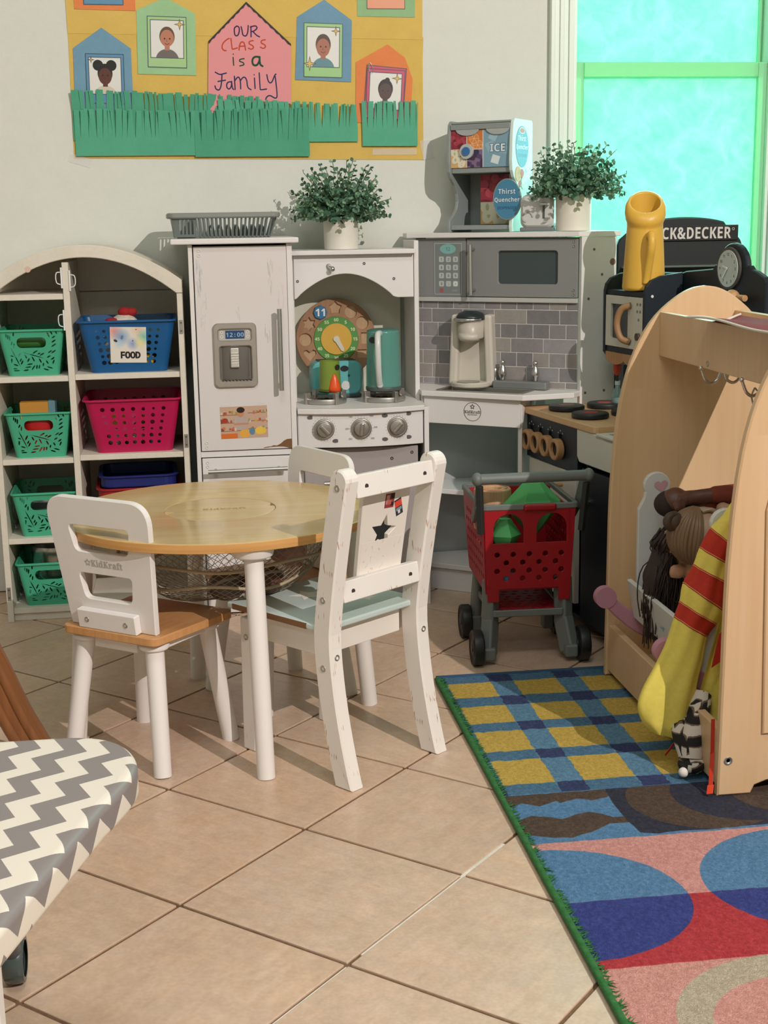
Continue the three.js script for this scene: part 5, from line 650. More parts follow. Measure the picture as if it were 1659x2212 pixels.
    st('#232d58', 7, [[[134, 482], [160, 500], [184, 494], [208, 488]], [[178, 498], [174, 560], [158, 606], [132, 596], [128, 574]], [[150, 544], [200, 536]], [[240, 548], [214, 544], [204, 580], [222, 600], [240, 578], [242, 544]], [[242, 546], [244, 590], [254, 598]], [[262, 510], [264, 598]], [[264, 540], [284, 508], [302, 528], [302, 594]], [[302, 540], [322, 508], [346, 528], [348, 586], [372, 600]], [[398, 522], [400, 592]], [[397, 500]], [[432, 488], [434, 596], [438, 602], [478, 596]], [[484, 500], [488, 546], [514, 560], [538, 500], [546, 496]], [[540, 510], [554, 640], [540, 664], [500, 636], [476, 650], [470, 668]]]);
  });
  const ph = part(t, 'paper_house', planarUV(ext(S([[0.061, 1.267], [0.075, 1.267], [0.083, 1.285], [0.28, 1.29], [0.284, 1.439], [0.171, 1.543], [0.07, 1.446]]), 0.0008, 0, 0.0052), 0.06 - OX, 1.26 - OY, 0.23, 0.285), std(0xffffff, 0.85, { map: words }), 'pink paper house lettered OUR CLASS is a Family', true);
  const trim = (a, b) => { const n = 26, up = [], dn = []; for (let i = 0; i <= n; i++) { const u = i / n, x = lerp(a[0], b[0], u), y = lerp(a[1], b[1], u); up.push([x, y + 0.0015]); dn.push([x, y - 0.0055 - 0.0016 * Math.sin(i * 1.9)]); } return ext(S([...up, ...dn.reverse()]), 0.0005, 0, 0.006); };
  mesh('roof_edging', [trim([0.07, 1.446], [0.171, 1.543]), trim([0.171, 1.543], [0.284, 1.439])], std(0x3b3836, 0.8), ph);
  // paper grass: cut fringes standing slightly off the sheet
  const grass = (x0, x1, yT0, yT1, yB, cut, z, seed) => {
    const r = rnd(seed), g = [ext(S([[x0, yB], [x1, yB - 0.001], [x1, yB + cut], [x0, yB + cut]]), 0.0006, 0, z)]; let x = x0;
    while (x < x1 - 0.003) {
      const w = Math.min(0.006 + r() * 0.012, x1 - x), yt = lerp(yT0, yT1, (x - x0) / (x1 - x0)) + (r() - 0.5) * 0.005, sk = (r() - 0.5) * 0.012, lift = 0.001 + r() * 0.011, n = 4, pos = [], idx = [], gap = r() < 0.35 ? 0.0016 : 0.0004;
      for (let i = 0; i <= n; i++) { const u = i / n, y = lerp(yB + cut - 0.001, yt, u), a = x + gap * u + sk * u, b = x + w - gap * u + sk * u * (0.6 + 0.4 * r()); pos.push(a - OX, y - OY, z + 0.0004 + lift * u * u + 0.001 * u, b - OX, y - OY, z + 0.0004 + lift * u * u * 0.5); if (i) { const q = 2 * i; idx.push(q - 2, q - 1, q, q, q - 1, q + 1); } }
      const m = new THREE.BufferGeometry(); m.setAttribute('position', new THREE.Float32BufferAttribute(pos, 3)); m.setIndex(idx); m.computeVertexNormals(); g.push(m); x += w;
    }
    part(t, 'grass_strip', g, paper([0x55a988, 0x4fa281, 0x5aae8d][seed % 3], 310 + seed), 'strip of green paper cut into grass');
  };
  grass(-0.288, 0.2, 1.328, 1.308, 1.2, 0.045, 0.0042, 1); grass(0.09, 0.456, 1.303, 1.286, 1.193, 0.035, 0.006, 2); grass(-0.284, 0.026, 1.279, 1.272, 1.161, 0.045, 0.0072, 3); grass(0.024, 0.326, 1.274, 1.279, 1.156, 0.04, 0.0085, 4); grass(0.468, 0.617, 1.294, 1.294, 1.18, 0.045, 0.0072, 5);
  const TAPE = std(0xffffff, 0.12, { transmission: 0.8, thickness: 0 }); for (const g of [pb(0.12, 0.016, 0.0003, 0.555 - OX, 1.165 - OY, 0.0022), tr(pb(0.03, 0.05, 0.0003), 0.643 - OX, 1.17 - OY, 0.0022, 0, 0, 0.2), tr(pb(0.06, 0.022, 0.0003), -0.275 - OX, 1.15 - OY, 0.0012, 0, 0, -0.3)]) part(t, 'tape', g, TAPE, 'clear tape');
}
// ------------------------------------------------------------------ navy wooden kitchen facing left, along the right
const NK = { O: V(0.829, 0, 0.357), a: Math.atan2(-0.984, 0.177) }; NK.u = V(Math.cos(NK.a), 0, -Math.sin(NK.a)); NK.n = V(Math.sin(NK.a), 0, Math.cos(NK.a)); NK.at = (x, y, z) => { const p = NK.O.clone().addScaledVector(NK.u, x).addScaledVector(NK.n, z); return [p.x, y, p.z]; };
const PLY = wood(0xd9b488, 0xcaa173, 0.5, 61, 2.5, false), RAWWOOD = wood(0xc09467, 0xa77c50, 0.55, 63, 3);
{
  const t = thing('navy_play_kitchen', 'navy blue wooden play kitchen with wooden worktop, ring knobs and microwave', 'play kitchen', NK.O.toArray(), NK.a), NP = std(0x0f1c26, 0.5), CRM = std(0xcfcdc0, 0.45);
  part(t, 'cabinet', [bx(0.012, 0.497, 0.255, 0.022, 0.2485, -0.142, 0.001), bx(0.012, 0.497, 0.255, 0.606, 0.2485, -0.142, 0.001), bx(0.58, 0.497, 0.006, 0.314, 0.2485, -0.268, 0.001), bx(0.58, 0.012, 0.25, 0.314, 0.03, -0.14, 0.001), bx(0.012, 0.46, 0.24, 0.322, 0.25, -0.14, 0.001)], NP);
  const wt = part(t, 'worktop', ext(poly(rrPts(0.002, -0.006, 0.406, 0.272, 0.012, 3)), 0.017, 0.002).rotateX(-Math.PI / 2).translate(0, 0.498, 0), PLY, 'light plywood worktop');
  for (const [x, z, q] of [[0.125, -0.06, 0], [0.269, -0.053, 1], [0.262, -0.162, 2], [0.12, -0.168, 3]]) { const b = part(t, 'burner', lathe([[0, 0.001], [0.042, 0.001], [0.0445, 0.003], [0.0445, 0.011], [0.042, 0.0135], [0, 0.0135]], 40).translate(x, 0.515, z), std(0x1b1f21, 0.45), 'black burner disc'); mesh('burner_mark', ext(poly(circlePts(0, 0, 0.019, 28)), 0.0004).rotateX(-Math.PI / 2).translate(x, 0.5285, z), std(q ? 0xa23d3a : 0x8a6a5a, 0.6), b); }
  const fp = part(t, 'control_panel', bx(0.292, 0.108, 0.014, 0.164, 0.4435, -0.008, 0.001), NP);
  mesh('dial_marks', [0.047, 0.102, 0.159, 0.217].flatMap((x) => [[-0.012, 0.038], [0, 0.044], [0.012, 0.038]].map(([u, v]) => sph(0.002, x + u, 0.436 + v, 0, 1, 1, 0.3, 8))), std(0xb9bcb8, 0.6), fp);
  for (const x of [0.047, 0.102, 0.159, 0.217]) { const k = part(t, 'ring_knob', [lathe([[0.0175, 0], [0.025, 0], [0.0265, 0.003], [0.0265, 0.016], [0.025, 0.019], [0.0185, 0.019], [0.0175, 0.017], [0.0175, 0]], 36).rotateX(Math.PI / 2).translate(x, 0.435, 0.0)], RAWWOOD, 'wooden ring knob'); mesh('knob_core', cyl(0.0177, 0.0177, 0.011, x, 0.435, 0.0055, 28, Math.PI / 2), std(0x0e1318, 0.5), k); mesh('pointer', bx(0.004, 0.011, 0.006, x, 0.467, 0.002, 0.001), BLACK, k); }
  const od = part(t, 'oven_door', bx(0.27, 0.32, 0.013, 0.17, 0.228, -0.006, 0.002), CRM, 'cream oven door'); mesh('oven_window', bx(0.17, 0.16, 0.003, 0.17, 0.2, 0.0012, 0.001), std(0x20262a, 0.25), od); part(t, 'oven_handle', [rod([0.09, 0.35, 0.026], [0.25, 0.35, 0.026], 0.0065), rod([0.11, 0.35, 0], [0.11, 0.35, 0.026], 0.005), rod([0.23, 0.35, 0], [0.23, 0.35, 0.026], 0.005)], RAWWOOD);
  // butler sink
  const s = part(t, 'sink', [ext(poly([[0.328, 0.421], [0.316, 0.434], [0.314, 0.4975], [0.505, 0.4975], [0.505, 0.434], [0.493, 0.42]].reverse()), 0.03, 0.002, -0.026), ext(hole(poly(rrPts(0.409, -0.004, 0.505, 0.22, 0.004, 2)), rrPts(0.424, 0.018, 0.492, 0.2, 0.012, 3).reverse()), 0.012, 0.001).rotateX(-Math.PI / 2).translate(0, 0.4885, 0), bx(0.09, 0.004, 0.2, 0.458, 0.445, -0.115, 0.001)], CRM, 'white apron sink');
  part(t, 'small_worktop', bx(0.108, 0.017, 0.276, 0.561, 0.5065, -0.134, 0.003), PLY); const lower = part(t, 'lower_door', bx(0.272, 0.37, 0.013, 0.466, 0.222, -0.009, 0.002), NP); mesh('door_pull', [cyl(0.009, 0.009, 0.012, 0.36, 0.33, 0.004, 16, Math.PI / 2)], STEEL, lower);
  // upper part: back panel with a clock bump, microwave box
  const bp = [[0.02, 0.499], [0.652, 0.499], [0.652, 0.842], [0.643, 0.853], [0.61, 0.865], [0.595, 0.868], [0.585, 0.876]]; for (let i = 0; i <= 14; i++) { const a = 0.1 + i / 14 * (Math.PI - 0.2); bp.push([0.518 + 0.058 * Math.cos(a), 0.87 + 0.054 * Math.sin(a)]); } bp.push([0.449, 0.876], [0.438, 0.866], [0.4, 0.863], [0.32, 0.857], [0.3, 0.852], [0.115, 0.85], [0.115, 0.64], [0.02, 0.61]);
  const back = part(t, 'back_panel', ext(hole(poly(bp), [[0.15, 0.535], [0.15, 0.632], [0.26, 0.632], [0.26, 0.535]]), 0.014, 0.0025, -0.284), NP);
  const cl = part(t, 'clock', cyl(0.0465, 0.0465, 0.008, 0.511, 0.868, -0.268, 40, Math.PI / 2), std(0x4a4640, 0.5), 'round toy clock'); mesh('clock_face', planarUV(cyl(0.0405, 0.0405, 0.002, 0.511, 0.868, -0.2635, 40, Math.PI / 2), 0.4705, 0.8275, 0.081, 0.081), std(0xffffff, 0.5, { map: ctex(128, 128, (c) => { c.fillStyle = '#c3ccc8'; c.fillRect(0, 0, 128, 128); c.fillStyle = '#454b4b'; c.font = 'bold 15px sans-serif'; c.textAlign = 'center'; for (let k = 1; k <= 12; k++) c.fillText(String(k), 64 + 49 * Math.sin(k * Math.PI / 6), 69 - 49 * Math.cos(k * Math.PI / 6)); }) }), cl, true); mesh('clock_hands', [tr(bx(0.005, 0.022, 0.002, 0, 0.008, 0, 0.0008), 0.511, 0.868, -0.261, 0, 0, 1.3), tr(bx(0.004, 0.03, 0.002, 0, 0.012, 0, 0.0008), 0.511, 0.868, -0.26, 0, 0, 2.5)], std(0xdfe4e0, 0.5), cl);
  // microwave
  const box = (pts, x) => ext(poly(pts.map(([z, y]) => [-z, y]).reverse()), 0.012, 0.002).rotateY(Math.PI / 2).translate(x, 0, 0), sideP = [[-0.268, 0.636], [-0.2, 0.632], [-0.182, 0.638], [-0.169, 0.656], [-0.168, 0.806], [-0.172, 0.823], [-0.184, 0.837], [-0.21, 0.847], [-0.268, 0.854]];
  part(t, 'box_side', box(sideP, 0.1), NP); const s2 = part(t, 'box_side', box(sideP, 0.301), NP); mesh('screw', cyl(0.0035, 0.0035, 0.002, 0.3132, 0.8, -0.187, 12, 0, Math.PI / 2), WHITE2, s2);
  part(t, 'box_top', bx(0.19, 0.012, 0.09, 0.2065, 0.803, -0.218, 0.001), NP); part(t, 'box_bottom', bx(0.19, 0.014, 0.09, 0.2065, 0.664, -0.218, 0.001), NP);
  const md = part(t, 'microwave_door', ext(hole(poly([[0.114, 0.672], [0.263, 0.672], [0.263, 0.796], [0.114, 0.796]]), rrPts(0.14, 0.692, 0.228, 0.776, 0.004, 2).reverse()), 0.012, 0.001, -0.181), CRM, 'cream microwave door'); mesh('door_window', pb(0.094, 0.09, 0.003, 0.184, 0.734, -0.177), std(0x3c4448, 0.2), md);
  mesh('door_handle', [tube([[0.243, 0.776, -0.17], [0.227, 0.767, -0.153], [0.218, 0.734, -0.146], [0.227, 0.697, -0.153], [0.243, 0.688, -0.17]], 0.008, 30, 10)], std(0x9b7650, 0.5), md);
  const kp = part(t, 'microwave_keys', bx(0.036, 0.124, 0.012, 0.2825, 0.734, -0.175, 0.001), CRM); mesh('key_marks', [[0.276, 0.78], [0.276, 0.763], [0.29, 0.78], [0.29, 0.763], [0.283, 0.744]].map(([x, y]) => cyl(0.0036, 0.0036, 0.001, x, y, -0.1687, 14, Math.PI / 2)), std(0x7d8582, 0.5), kp); mesh('dial', cyl(0.009, 0.009, 0.006, 0.284, 0.704, -0.166, 20, Math.PI / 2), std(0x4a3d33, 0.5), kp);
  const sc = [[0.112, 0.657]]; for (let i = 0; i <= 24; i++) { const x = 0.112 + i / 24 * 0.189; sc.push([x, 0.639 - 0.012 * Math.abs(Math.sin((x - 0.112) / 0.189 * Math.PI * 2)) ** 0.7]); } sc.push([0.301, 0.657]); part(t, 'scalloped_trim', ext(poly(sc), 0.01, 0.001, -0.181), RAWWOOD, 'scalloped wooden trim');
  part(t, 'splash_ledge', bx(0.1, 0.035, 0.03, 0.24, 0.5345, -0.252, 0.012, 2), NP);
}
{ // rolling pin hung on the navy kitchen
  const p = NK.at(0.53, 0.808, -0.245), t = thing('toy_rolling_pin', 'small wooden toy rolling pin hung on the navy back panel', 'toy', p, NK.a);
  part(t, 'roller', [cyl(0.012, 0.012, 0.09, -0.02, 0, 0, 24, 0, Math.PI / 2)], std(0xc4cdd6, 0.5), 'pale roller'); part(t, 'handle', [sph(0.017, 0.038, 0, 0.004), cyl(0.0065, 0.007, 0.045, 0.06, 0, 0, 16, 0, Math.PI / 2)], RAWWOOD); part(t, 'peg', cyl(0.005, 0.005, 0.035, 0.03, 0, -0.018, 10, Math.PI / 2), RAWWOOD);
}
{ // things standing behind the worktop
  const a = thing('toy_bottle', 'clear toy bottle standing behind the burners', 'toy', [1.045, 0.5155, 0.455]); part(a, 'body', lathe([[0, 0], [0.014, 0], [0.015, 0.03], [0.01, 0.045], [0.006, 0.05], [0.006, 0.058], [0, 0.058]], 20), std(0xbfe0dc, 0.1, { transmission: 0.7, thickness: 0 })); part(a, 'cap', cyl(0.007, 0.007, 0.01, 0, 0.062, 0, 14), std(0xbcd5d0, 0.4));
  const b = thing('toy_ladle', 'orange red toy utensil hanging beside the navy kitchen', 'toy', [1.043, 0.588, 0.455]); part(b, 'head', sph(0.013, 0, 0.028, 0, 0.8, 1.6, 0.6), std(0xc2482c, 0.4)); part(b, 'stem', cyl(0.003, 0.004, 0.03, 0, -0.002, 0, 10), std(0x23282a, 0.5));
}
{ // black workbench with lettered board behind
  const t = thing('toy_workbench', 'black toy workbench back board with BLACK&DECKER sign in front of the window', 'toy', [1.312, 0, 0.12]), B = std(0x0b1413, 0.5);
  const pts = [[-0.176, 0.2], [0.176, 0.2], [0.176, 0.893]]; for (let i = 0; i <= 5; i++) { const a = i / 5 * Math.PI / 2; pts.push([0.152 + 0.024 * Math.cos(a), 0.9 + 0.03 * Math.sin(a)]); } for (let i = 1; i < 16; i++) { const x = 0.14 - i / 16 * 0.29; pts.push([x, 0.935 + 0.046 * Math.sqrt(Math.max(0, 1 - ((x - 0.01) / 0.16) ** 2))]); } pts.push([-0.17, 0.925], [-0.176, 0.91]);
  part(t, 'back_board', ext(poly(pts), 0.02, 0.004, 0.0, 8), B); part(t, 'rail', bx(0.33, 0.006, 0.03, 0.0, 0.851, 0.035, 0.002), std(0x59645f, 0.4)); part(t, 'shelf', bx(0.352, 0.02, 0.06, 0, 0.42, 0.05, 0.003), B); for (const s of [-1, 1]) part(t, 'leg', bx(0.04, 0.42, 0.06, s * 0.15, 0.21, 0.03, 0.004), B);
  const sg = part(t, 'sign', bx(0.267, 0.0405, 0.006, 0.027, 0.9385, 0.0235, 0.001), std(0x090c0d, 0.45), 'black sign lettered BLACK&DECKER'); mesh('letters', [(() => { const g = text('BLACK&DECKER', 0.0215, FB, 0.0012); g.computeBoundingBox(); const w = g.boundingBox.max.x - g.boundingBox.min.x; return g.scale(0.255 / w, 1.42, 1).translate(0.012, 0.9385, 0.0266); })(), tr(new THREE.TorusGeometry(0.003, 0.0006, 6, 16), 0.146, 0.948, 0.0268)], std(0xd6cfc8, 0.5), sg);
}
{ // yellow pitcher on the microwave box
  const p = NK.at(0.232, 0.8095, -0.208), t = thing('toy_pitcher', 'tall yellow plastic pitcher with open top on the navy kitchen', 'pitcher', p, -0.28), Y = std(0xe6b648, 0.4, { transmission: 0.08, thickness: 0 });
  const g = lathe([[0, 0.001], [0.045, 0.001], [0.05, 0.004], [0.051, 0.01], [0.0425, 0.15], [0.043, 0.158], [0.0465, 0.166], [0.0485, 0.178], [0.047, 0.19], [0.042, 0.198], [0.036, 0.2], [0.0345, 0.197], [0.036, 0.185], [0.036, 0.165], [0.039, 0.02], [0, 0.012]], 48), P = g.attributes.position;
  for (let i = 0; i < P.count; i++) { const y = P.getY(i); if (y > 0.12) { const k = (y - 0.12) / 0.08; P.setY(i, y - k * P.getZ(i) * 0.7 + 0.008 * k); P.setZ(i, P.getZ(i) * (1 - 0.04 * k) + 0.004 * k * k); } } g.computeVertexNormals(); part(t, 'jug', g, Y);
  part(t, 'handle', [tube([[0.012, 0.128, 0.043], [0.013, 0.133, 0.057], [0.014, 0.122, 0.066], [0.013, 0.1, 0.067], [0.01, 0.075, 0.06], [0.006, 0.04, 0.052], [0.004, 0.02, 0.05]], 0.0095, 32, 12), sph(0.0105, 0.012, 0.131, 0.05)], Y);
}
// ------------------------------------------------------------------ rug
{
  const W = 1.95, L = 2.9, x0 = 0.49, z0 = 0.956, t = thing('patterned_rug', 'bright play rug with yellow plaid, blue circles and green bound edge', 'rug', [x0 + W / 2, 0, z0 + L / 2]), PX = 1040;
  const cw = Math.round(W * PX), ch = 2040, sy = ch / L, sx = cw / W, r = rnd(44);
  const tex = ctex(cw, ch, (c) => {
    const X = (u) => u * sx, Y = (v) => v * sy, P = (pts, col) => { c.fillStyle = col; c.beginPath(); pts.forEach(([u, v], i) => c[i ? 'lineTo' : 'moveTo'](X(u), Y(v))); c.closePath(); c.fill(); }, R = (u0, v0, u1, v1, col) => { const p = []; const jit = () => (r() - 0.5) * 0.004; const n = 10; for (let i = 0; i <= n; i++) p.push([lerp(u0, u1, i / n), v0 + jit()]); for (let i = 1; i <= n; i++) p.push([u1 + jit(), lerp(v0, v1, i / n)]); for (let i = 1; i <= n; i++) p.push([lerp(u1, u0, i / n), v1 + jit()]); for (let i = 1; i < n; i++) p.push([u0 + jit(), lerp(v1, v0, i / n)]); P(p, col); }, E = (u, v, a, b, col, y0 = -9, y1 = 9) => { c.save(); c.beginPath(); c.rect(0, Y(Math.max(0, y0)), cw, Y(y1 - Math.max(0, y0))); c.clip(); c.fillStyle = col; c.beginPath(); c.ellipse(X(u), Y(v), a * sx, b * sy, 0, 0, 7); c.fill(); c.restore(); };
    const LB = '#5f92b2', MB = '#4a7c9e', NV = '#26396c', YE = '#dcb94f', BR = '#55402f', DN = '#20243c', BL = '#5b90bd', PK = '#e9a59c', RD = '#c9303a', DB = '#2c3d92', BG = '#cfc0a6', LP = '#eaa698';
    c.fillStyle = LB; c.fillRect(0, 0, cw, ch); const rows = [[0.045, 0.137], [0.19, 0.288], [0.333, 0.436], [0.48, 0.59]];
    let pv = 0; for (const [a, b] of [...rows, [0.637, 0.637]]) { R(0, pv, W, a, MB); pv = b; } for (let k = -1; k < 13; k++) { const u0 = 0.01 + k * 0.147; R(u0 + 0.095, 0, u0 + 0.147, 0.637, LB); pv = 0; for (const [a, b] of [...rows, [0.637, 0]]) { R(u0 + 0.097 - 0.001, pv, u0 + 0.147, a, NV); pv = b; } for (const [a, b] of rows) R(u0, a, u0 + 0.096, b, YE); }
    R(0, 0.635, W, 0.825, BL); for (let k = 0; k < 3; k++) { const o = k * 0.78; P([[-0.008, 0.638], [-0.014, 0.676], [0.003, 0.684], [0.024, 0.67], [0.052, 0.686], [0.085, 0.67], [0.09, 0.679], [0.123, 0.666], [0.148, 0.679], [0.173, 0.671], [0.186, 0.659], [0.18, 0.637]].map(([u, v]) => [u + o, v]), BR); P([[-0.008, 0.743], [-0.011, 0.774], [0.005, 0.792], [0.04, 0.806], [0.075, 0.812], [0.114, 0.796], [0.149, 0.772], [0.19, 0.772], [0.19, 0.749], [0.163, 0.749], [0.145, 0.732], [0.128, 0.722], [0.1, 0.73], [0.077, 0.742], [0.05, 0.728], [0.029, 0.721]].map(([u, v]) => [u + o, v]), BR);
      P([[0.182, 0.636], [0.178, 0.7], [0.181, 0.76], [0.188, 0.812], [0.217, 0.822], [0.239, 0.817], [0.3, 0.82], [0.6, 0.81], [0.6, 0.636]].map(([u, v]) => [u + o, v]), DN); E(0.335 + o, 0.7, 0.131, 0.12, BR, 0.637, 0.82); E(0.41 + o, 0.69, 0.123, 0.112, DN, 0.637, 0.805); E(0.46 + o, 0.7, 0.068, 0.075, BR, 0.637, 0.8); }
    R(0, 0.826, W, 1.023, PK); R(0, 1.022, W, 1.207, RD); for (let k = 0; k < 6; k++) { E(k * 0.42 - 0.001, 1.018 - 0.012 * k, 0.193, 0.17, BL, 0.83, 1.0225); E(k * 0.42 - 0.001, 1.018 - 0.012 * k, 0.193, 0.165, DB, 1.0225, 1.2); }
    R(0, 1.205, W, L, LP); for (let k = 0; k < 5; k++) { const u = 0.24 + k * 0.42; E(u, 1.36, 0.18, 0.157, BG); E(u, 1.36, 0.135, 0.106, LP); E(u, 1.36, 0.06, 0.05, '#b86a5a'); } R(0, 1.53, W, 1.7, '#3d7a4a'); for (let k = 0; k < 8; k++) R(0.02 + k * 0.25, 1.7, 0.2 + k * 0.25, 2.2, [YE, RD, BL, DB][k % 4]); R(0, 2.2, W, L, LB);
    const im = c.getImageData(0, 0, cw, ch), d = im.data, q = noiseGrid(128, 3), q2 = noiseGrid(256, 4); for (let y = 0, o = 0; y < ch; y++) for (let x = 0; x < cw; x++, o += 4) { const k = (q(x * 0.22, y * 0.3) - 0.5) * 26 + (q2(x * 0.9, y * 0.7) - 0.5) * 30; d[o] += k; d[o + 1] += k; d[o + 2] += k; } c.putImageData(im, 0, 0);
  });
  const nb = noiseGrid(256, 71), nb2 = noiseGrid(64, 72), bump = dtex(512, 5, (u, v) => { const k = nb(u * 256, v * 256) * 170 + nb2(u * 64, v * 64) * 85; return [k, k, k]; }, false);
  // pile surface with a slightly uneven height
  const nx = 130, nz = 190, g = new THREE.PlaneGeometry(W - 0.008, L - 0.008, nx, nz).rotateX(-Math.PI / 2), p = g.attributes.position, rr = rnd(5); for (let i = 0; i < p.count; i++) p.setY(i, 0.0066 + (rr() - 0.5) * 0.0014); g.computeVertexNormals();
  const uv = g.attributes.uv, uv1 = uv.clone(); const m = std(0xffffff, 0.95, { map: tex, sheen: 0.3, sheenRoughness: 0.7, sheenColor: new THREE.Color(0x888888) }); bump.repeat.set(W * 9, L * 9); m.bumpMap = bump; m.bumpScale = 0.0035;
  part(t, 'pile', g, m, undefined, true); part(t, 'backing', pb(W - 0.004, 0.005, L - 0.004, 0, 0.0027, 0), std(0x4a4438, 0.9));
  const GB = mottled(0x2c6a33, 34, 0.9, 16, 78), a = W / 2, b = L / 2; const edge = [tube([[-a, 0.006, -b + 0.01], [-a, 0.006, 0], [-a, 0.006, b]], 0.0058, 90, 8), tube([[a, 0.006, -b], [a, 0.006, 0], [a, 0.006, b]], 0.0058, 60, 8)], tuft = [];
  for (let k = 0; k < 620; k++) { const z = -b + rr() * L * 0.62, h = 0.004 + rr() * 0.007; const q = new THREE.ConeGeometry(0.0016, h * 2, 4); q.rotateZ(-0.9 - rr() * 0.9).rotateY((rr() - 0.5) * 2).translate(-a + 0.006 + rr() * 0.006, 0.0085, z); tuft.push(q); } part(t, 'edge_binding', edge, GB, 'green bound edge'); const tf = part(t, 'edge_tufts', tuft, GB); tf.userData.kind = 'stuff';
  part(t, 'back_edge', [tube([[-a, 0.0055, -b], [0, 0.0055, -b], [a, 0.0055, -b]], 0.0052, 60, 8)], std(0x2a4a66, 0.9));
}
// ------------------------------------------------------------------ toy shopping cart
{
  const t = thing('toy_shopping_cart', 'red and grey plastic toy shopping cart with black wheels', 'shopping cart', [0.7235, 0, 0.765], -0.03), RED = std(0x9c0f1c, 0.38), G = std(0x6d736e, 0.5), DG = std(0x2a2d2b, 0.6);
  const wt = 0.104, wb = 0.094, yT = 0.358, yB = 0.168, zN = 0.094, zF = -0.16, holeRow = (s, y, n, x0, x1, rr) => { for (let i = 0; i < n; i++) hole(s, circlePts(lerp(x0, x1, i / (n - 1)), y, rr, 14).reverse()); };
  // near panel: two arched openings and four rows of holes
  const np = poly([[-wb, -0.028], [-wb + 0.026, -0.028], [-wb + 0.026, 0.002], [wb - 0.026, 0.002], [wb - 0.026, -0.028], [wb, -0.028], [wt, 0.19], [-wt, 0.19]]), archHole = (cx) => { const q = []; for (let i = 0; i <= 14; i++) { const a = i / 14 * Math.PI; q.push([cx + 0.034 * Math.cos(a), 0.142 + 0.033 * Math.sin(a)]); } q.push([cx - 0.034, 0.108], [cx + 0.034, 0.108]); return q; };
  hole(np, archHole(-0.048).reverse()); hole(np, archHole(0.05).reverse()); holeRow(np, 0.082, 5, -0.073, 0.073, 0.0062); holeRow(np, 0.063, 4, -0.052, 0.06, 0.0062); holeRow(np, 0.044, 5, -0.073, 0.073, 0.0062); holeRow(np, 0.026, 4, -0.052, 0.06, 0.0062);
  const side = (s) => { const q = poly([[-0.1, 0.0], [0.115, -0.01], [0.124, 0.19], [-0.13, 0.19], [-0.125, 0.1]]); for (let j = 0; j < 6; j++) for (let i = 0; i < 9; i++) { const x = -0.095 + i * 0.024 + (j % 2) * 0.012; if (x < 0.1) hole(q, circlePts(x, 0.028 + j * 0.024, 0.0062, 12).reverse()); } return tr(ext(q, 0.004, 0.0006, -0.002), 0, 0, 0, s * -0.05, s * Math.PI / 2).translate(s * (wb + 0.002), yB, -0.03); };
  part(t, 'near_panel', tr(ext(np, 0.004, 0.0006, -0.002), 0, 0, 0, 0.03).translate(0, yB, zN - 0.004), RED); part(t, 'side_wall', side(1), RED); part(t, 'side_wall', side(-1), RED); part(t, 'far_panel', tr(ext(poly([[-wb, 0], [wb, 0], [wt, 0.19], [-wt, 0.19]]), 0.004, 0.0006), 0, 0, 0, -0.12).translate(0, yB, -0.135), RED); part(t, 'basket_floor', bx(2 * wb, 0.004, 0.225, 0, yB, -0.025, 0.001), RED);
  part(t, 'basket_rim', ext(hole(poly(rrPts(-wt - 0.007, -zN - 0.006, wt + 0.007, -zF + 0.006, 0.012, 3)), rrPts(-wt + 0.003, -zN + 0.004, wt - 0.003, -zF - 0.004, 0.008, 3).reverse()), 0.013, 0.002).rotateX(-Math.PI / 2).translate(0, yT - 0.006, 0), G); part(t, 'grip', bx(0.075, 0.016, 0.016, 0.022, 0.357, zN + 0.004, 0.006, 2), RED, 'glossy red latch');
  part(t, 'handle', [rod([-0.118, 0.425, 0.105], [0.128, 0.427, 0.105], 0.012, 0.012, 20), sph(0.0155, -0.12, 0.425, 0.105, 0.8, 1, 1), sph(0.0155, 0.13, 0.427, 0.105, 0.8, 1, 1)], G, 'grey push bar');
  for (const s of [-1, 1]) { const x = s * 0.12 + 0.004; const arm = part(t, 'handle_arm', [bar([x, 0.425, 0.1], [x - s * 0.004, 0.35, 0.055], 0.012, 0.028, 0.003), bar([x - s * 0.004, 0.36, 0.06], [x - s * 0.006, 0.315, 0.0], 0.01, 0.025, 0.003)], G); mesh('grip_strip', bar([x, 0.412, 0.11], [x - s * 0.006, 0.3, 0.094], 0.014, 0.012, 0.002), DG, arm); }
  for (const s of [-1, 1]) { part(t, 'near_leg', [bar([s * 0.083, 0.19, 0.066], [s * 0.085, 0.075, 0.072], 0.03, 0.036, 0.006), bar([s * 0.084, 0.095, 0.07], [s * 0.094, 0.02, 0.1], 0.03, 0.04, 0.006), bx(0.03, 0.03, 0.044, s * 0.094, 0.026, 0.1, 0.006, 2)], G); part(t, 'far_leg', [tube([[s * 0.08, 0.19, -0.09], [s * 0.085, 0.11, -0.1], [s * 0.088, 0.04, -0.105]], 0.014, 20, 8), bx(0.026, 0.04, 0.034, s * 0.088, 0.036, -0.105, 0.005, 2)], G); }
  for (const [x, z] of [[-0.121, 0.106], [0.121, 0.106], [-0.112, -0.106], [0.112, -0.106]]) { const w = part(t, 'wheel', lathe([[0.0, -0.011], [0.02, -0.011], [0.022, -0.008], [0.034, -0.008], [0.038, -0.012], [0.0405, -0.009], [0.0405, 0.009], [0.038, 0.012], [0.034, 0.008], [0.022, 0.008], [0.02, 0.011], [0, 0.011]], 36).rotateZ(Math.PI / 2).translate(x, 0.0405, z), std(0x16181a, 0.45), 'black wheel'); mesh('hub', cyl(0.009, 0.009, 0.026, x, 0.0405, z, 16, 0, Math.PI / 2), std(0x3a3d3e, 0.4), w); }
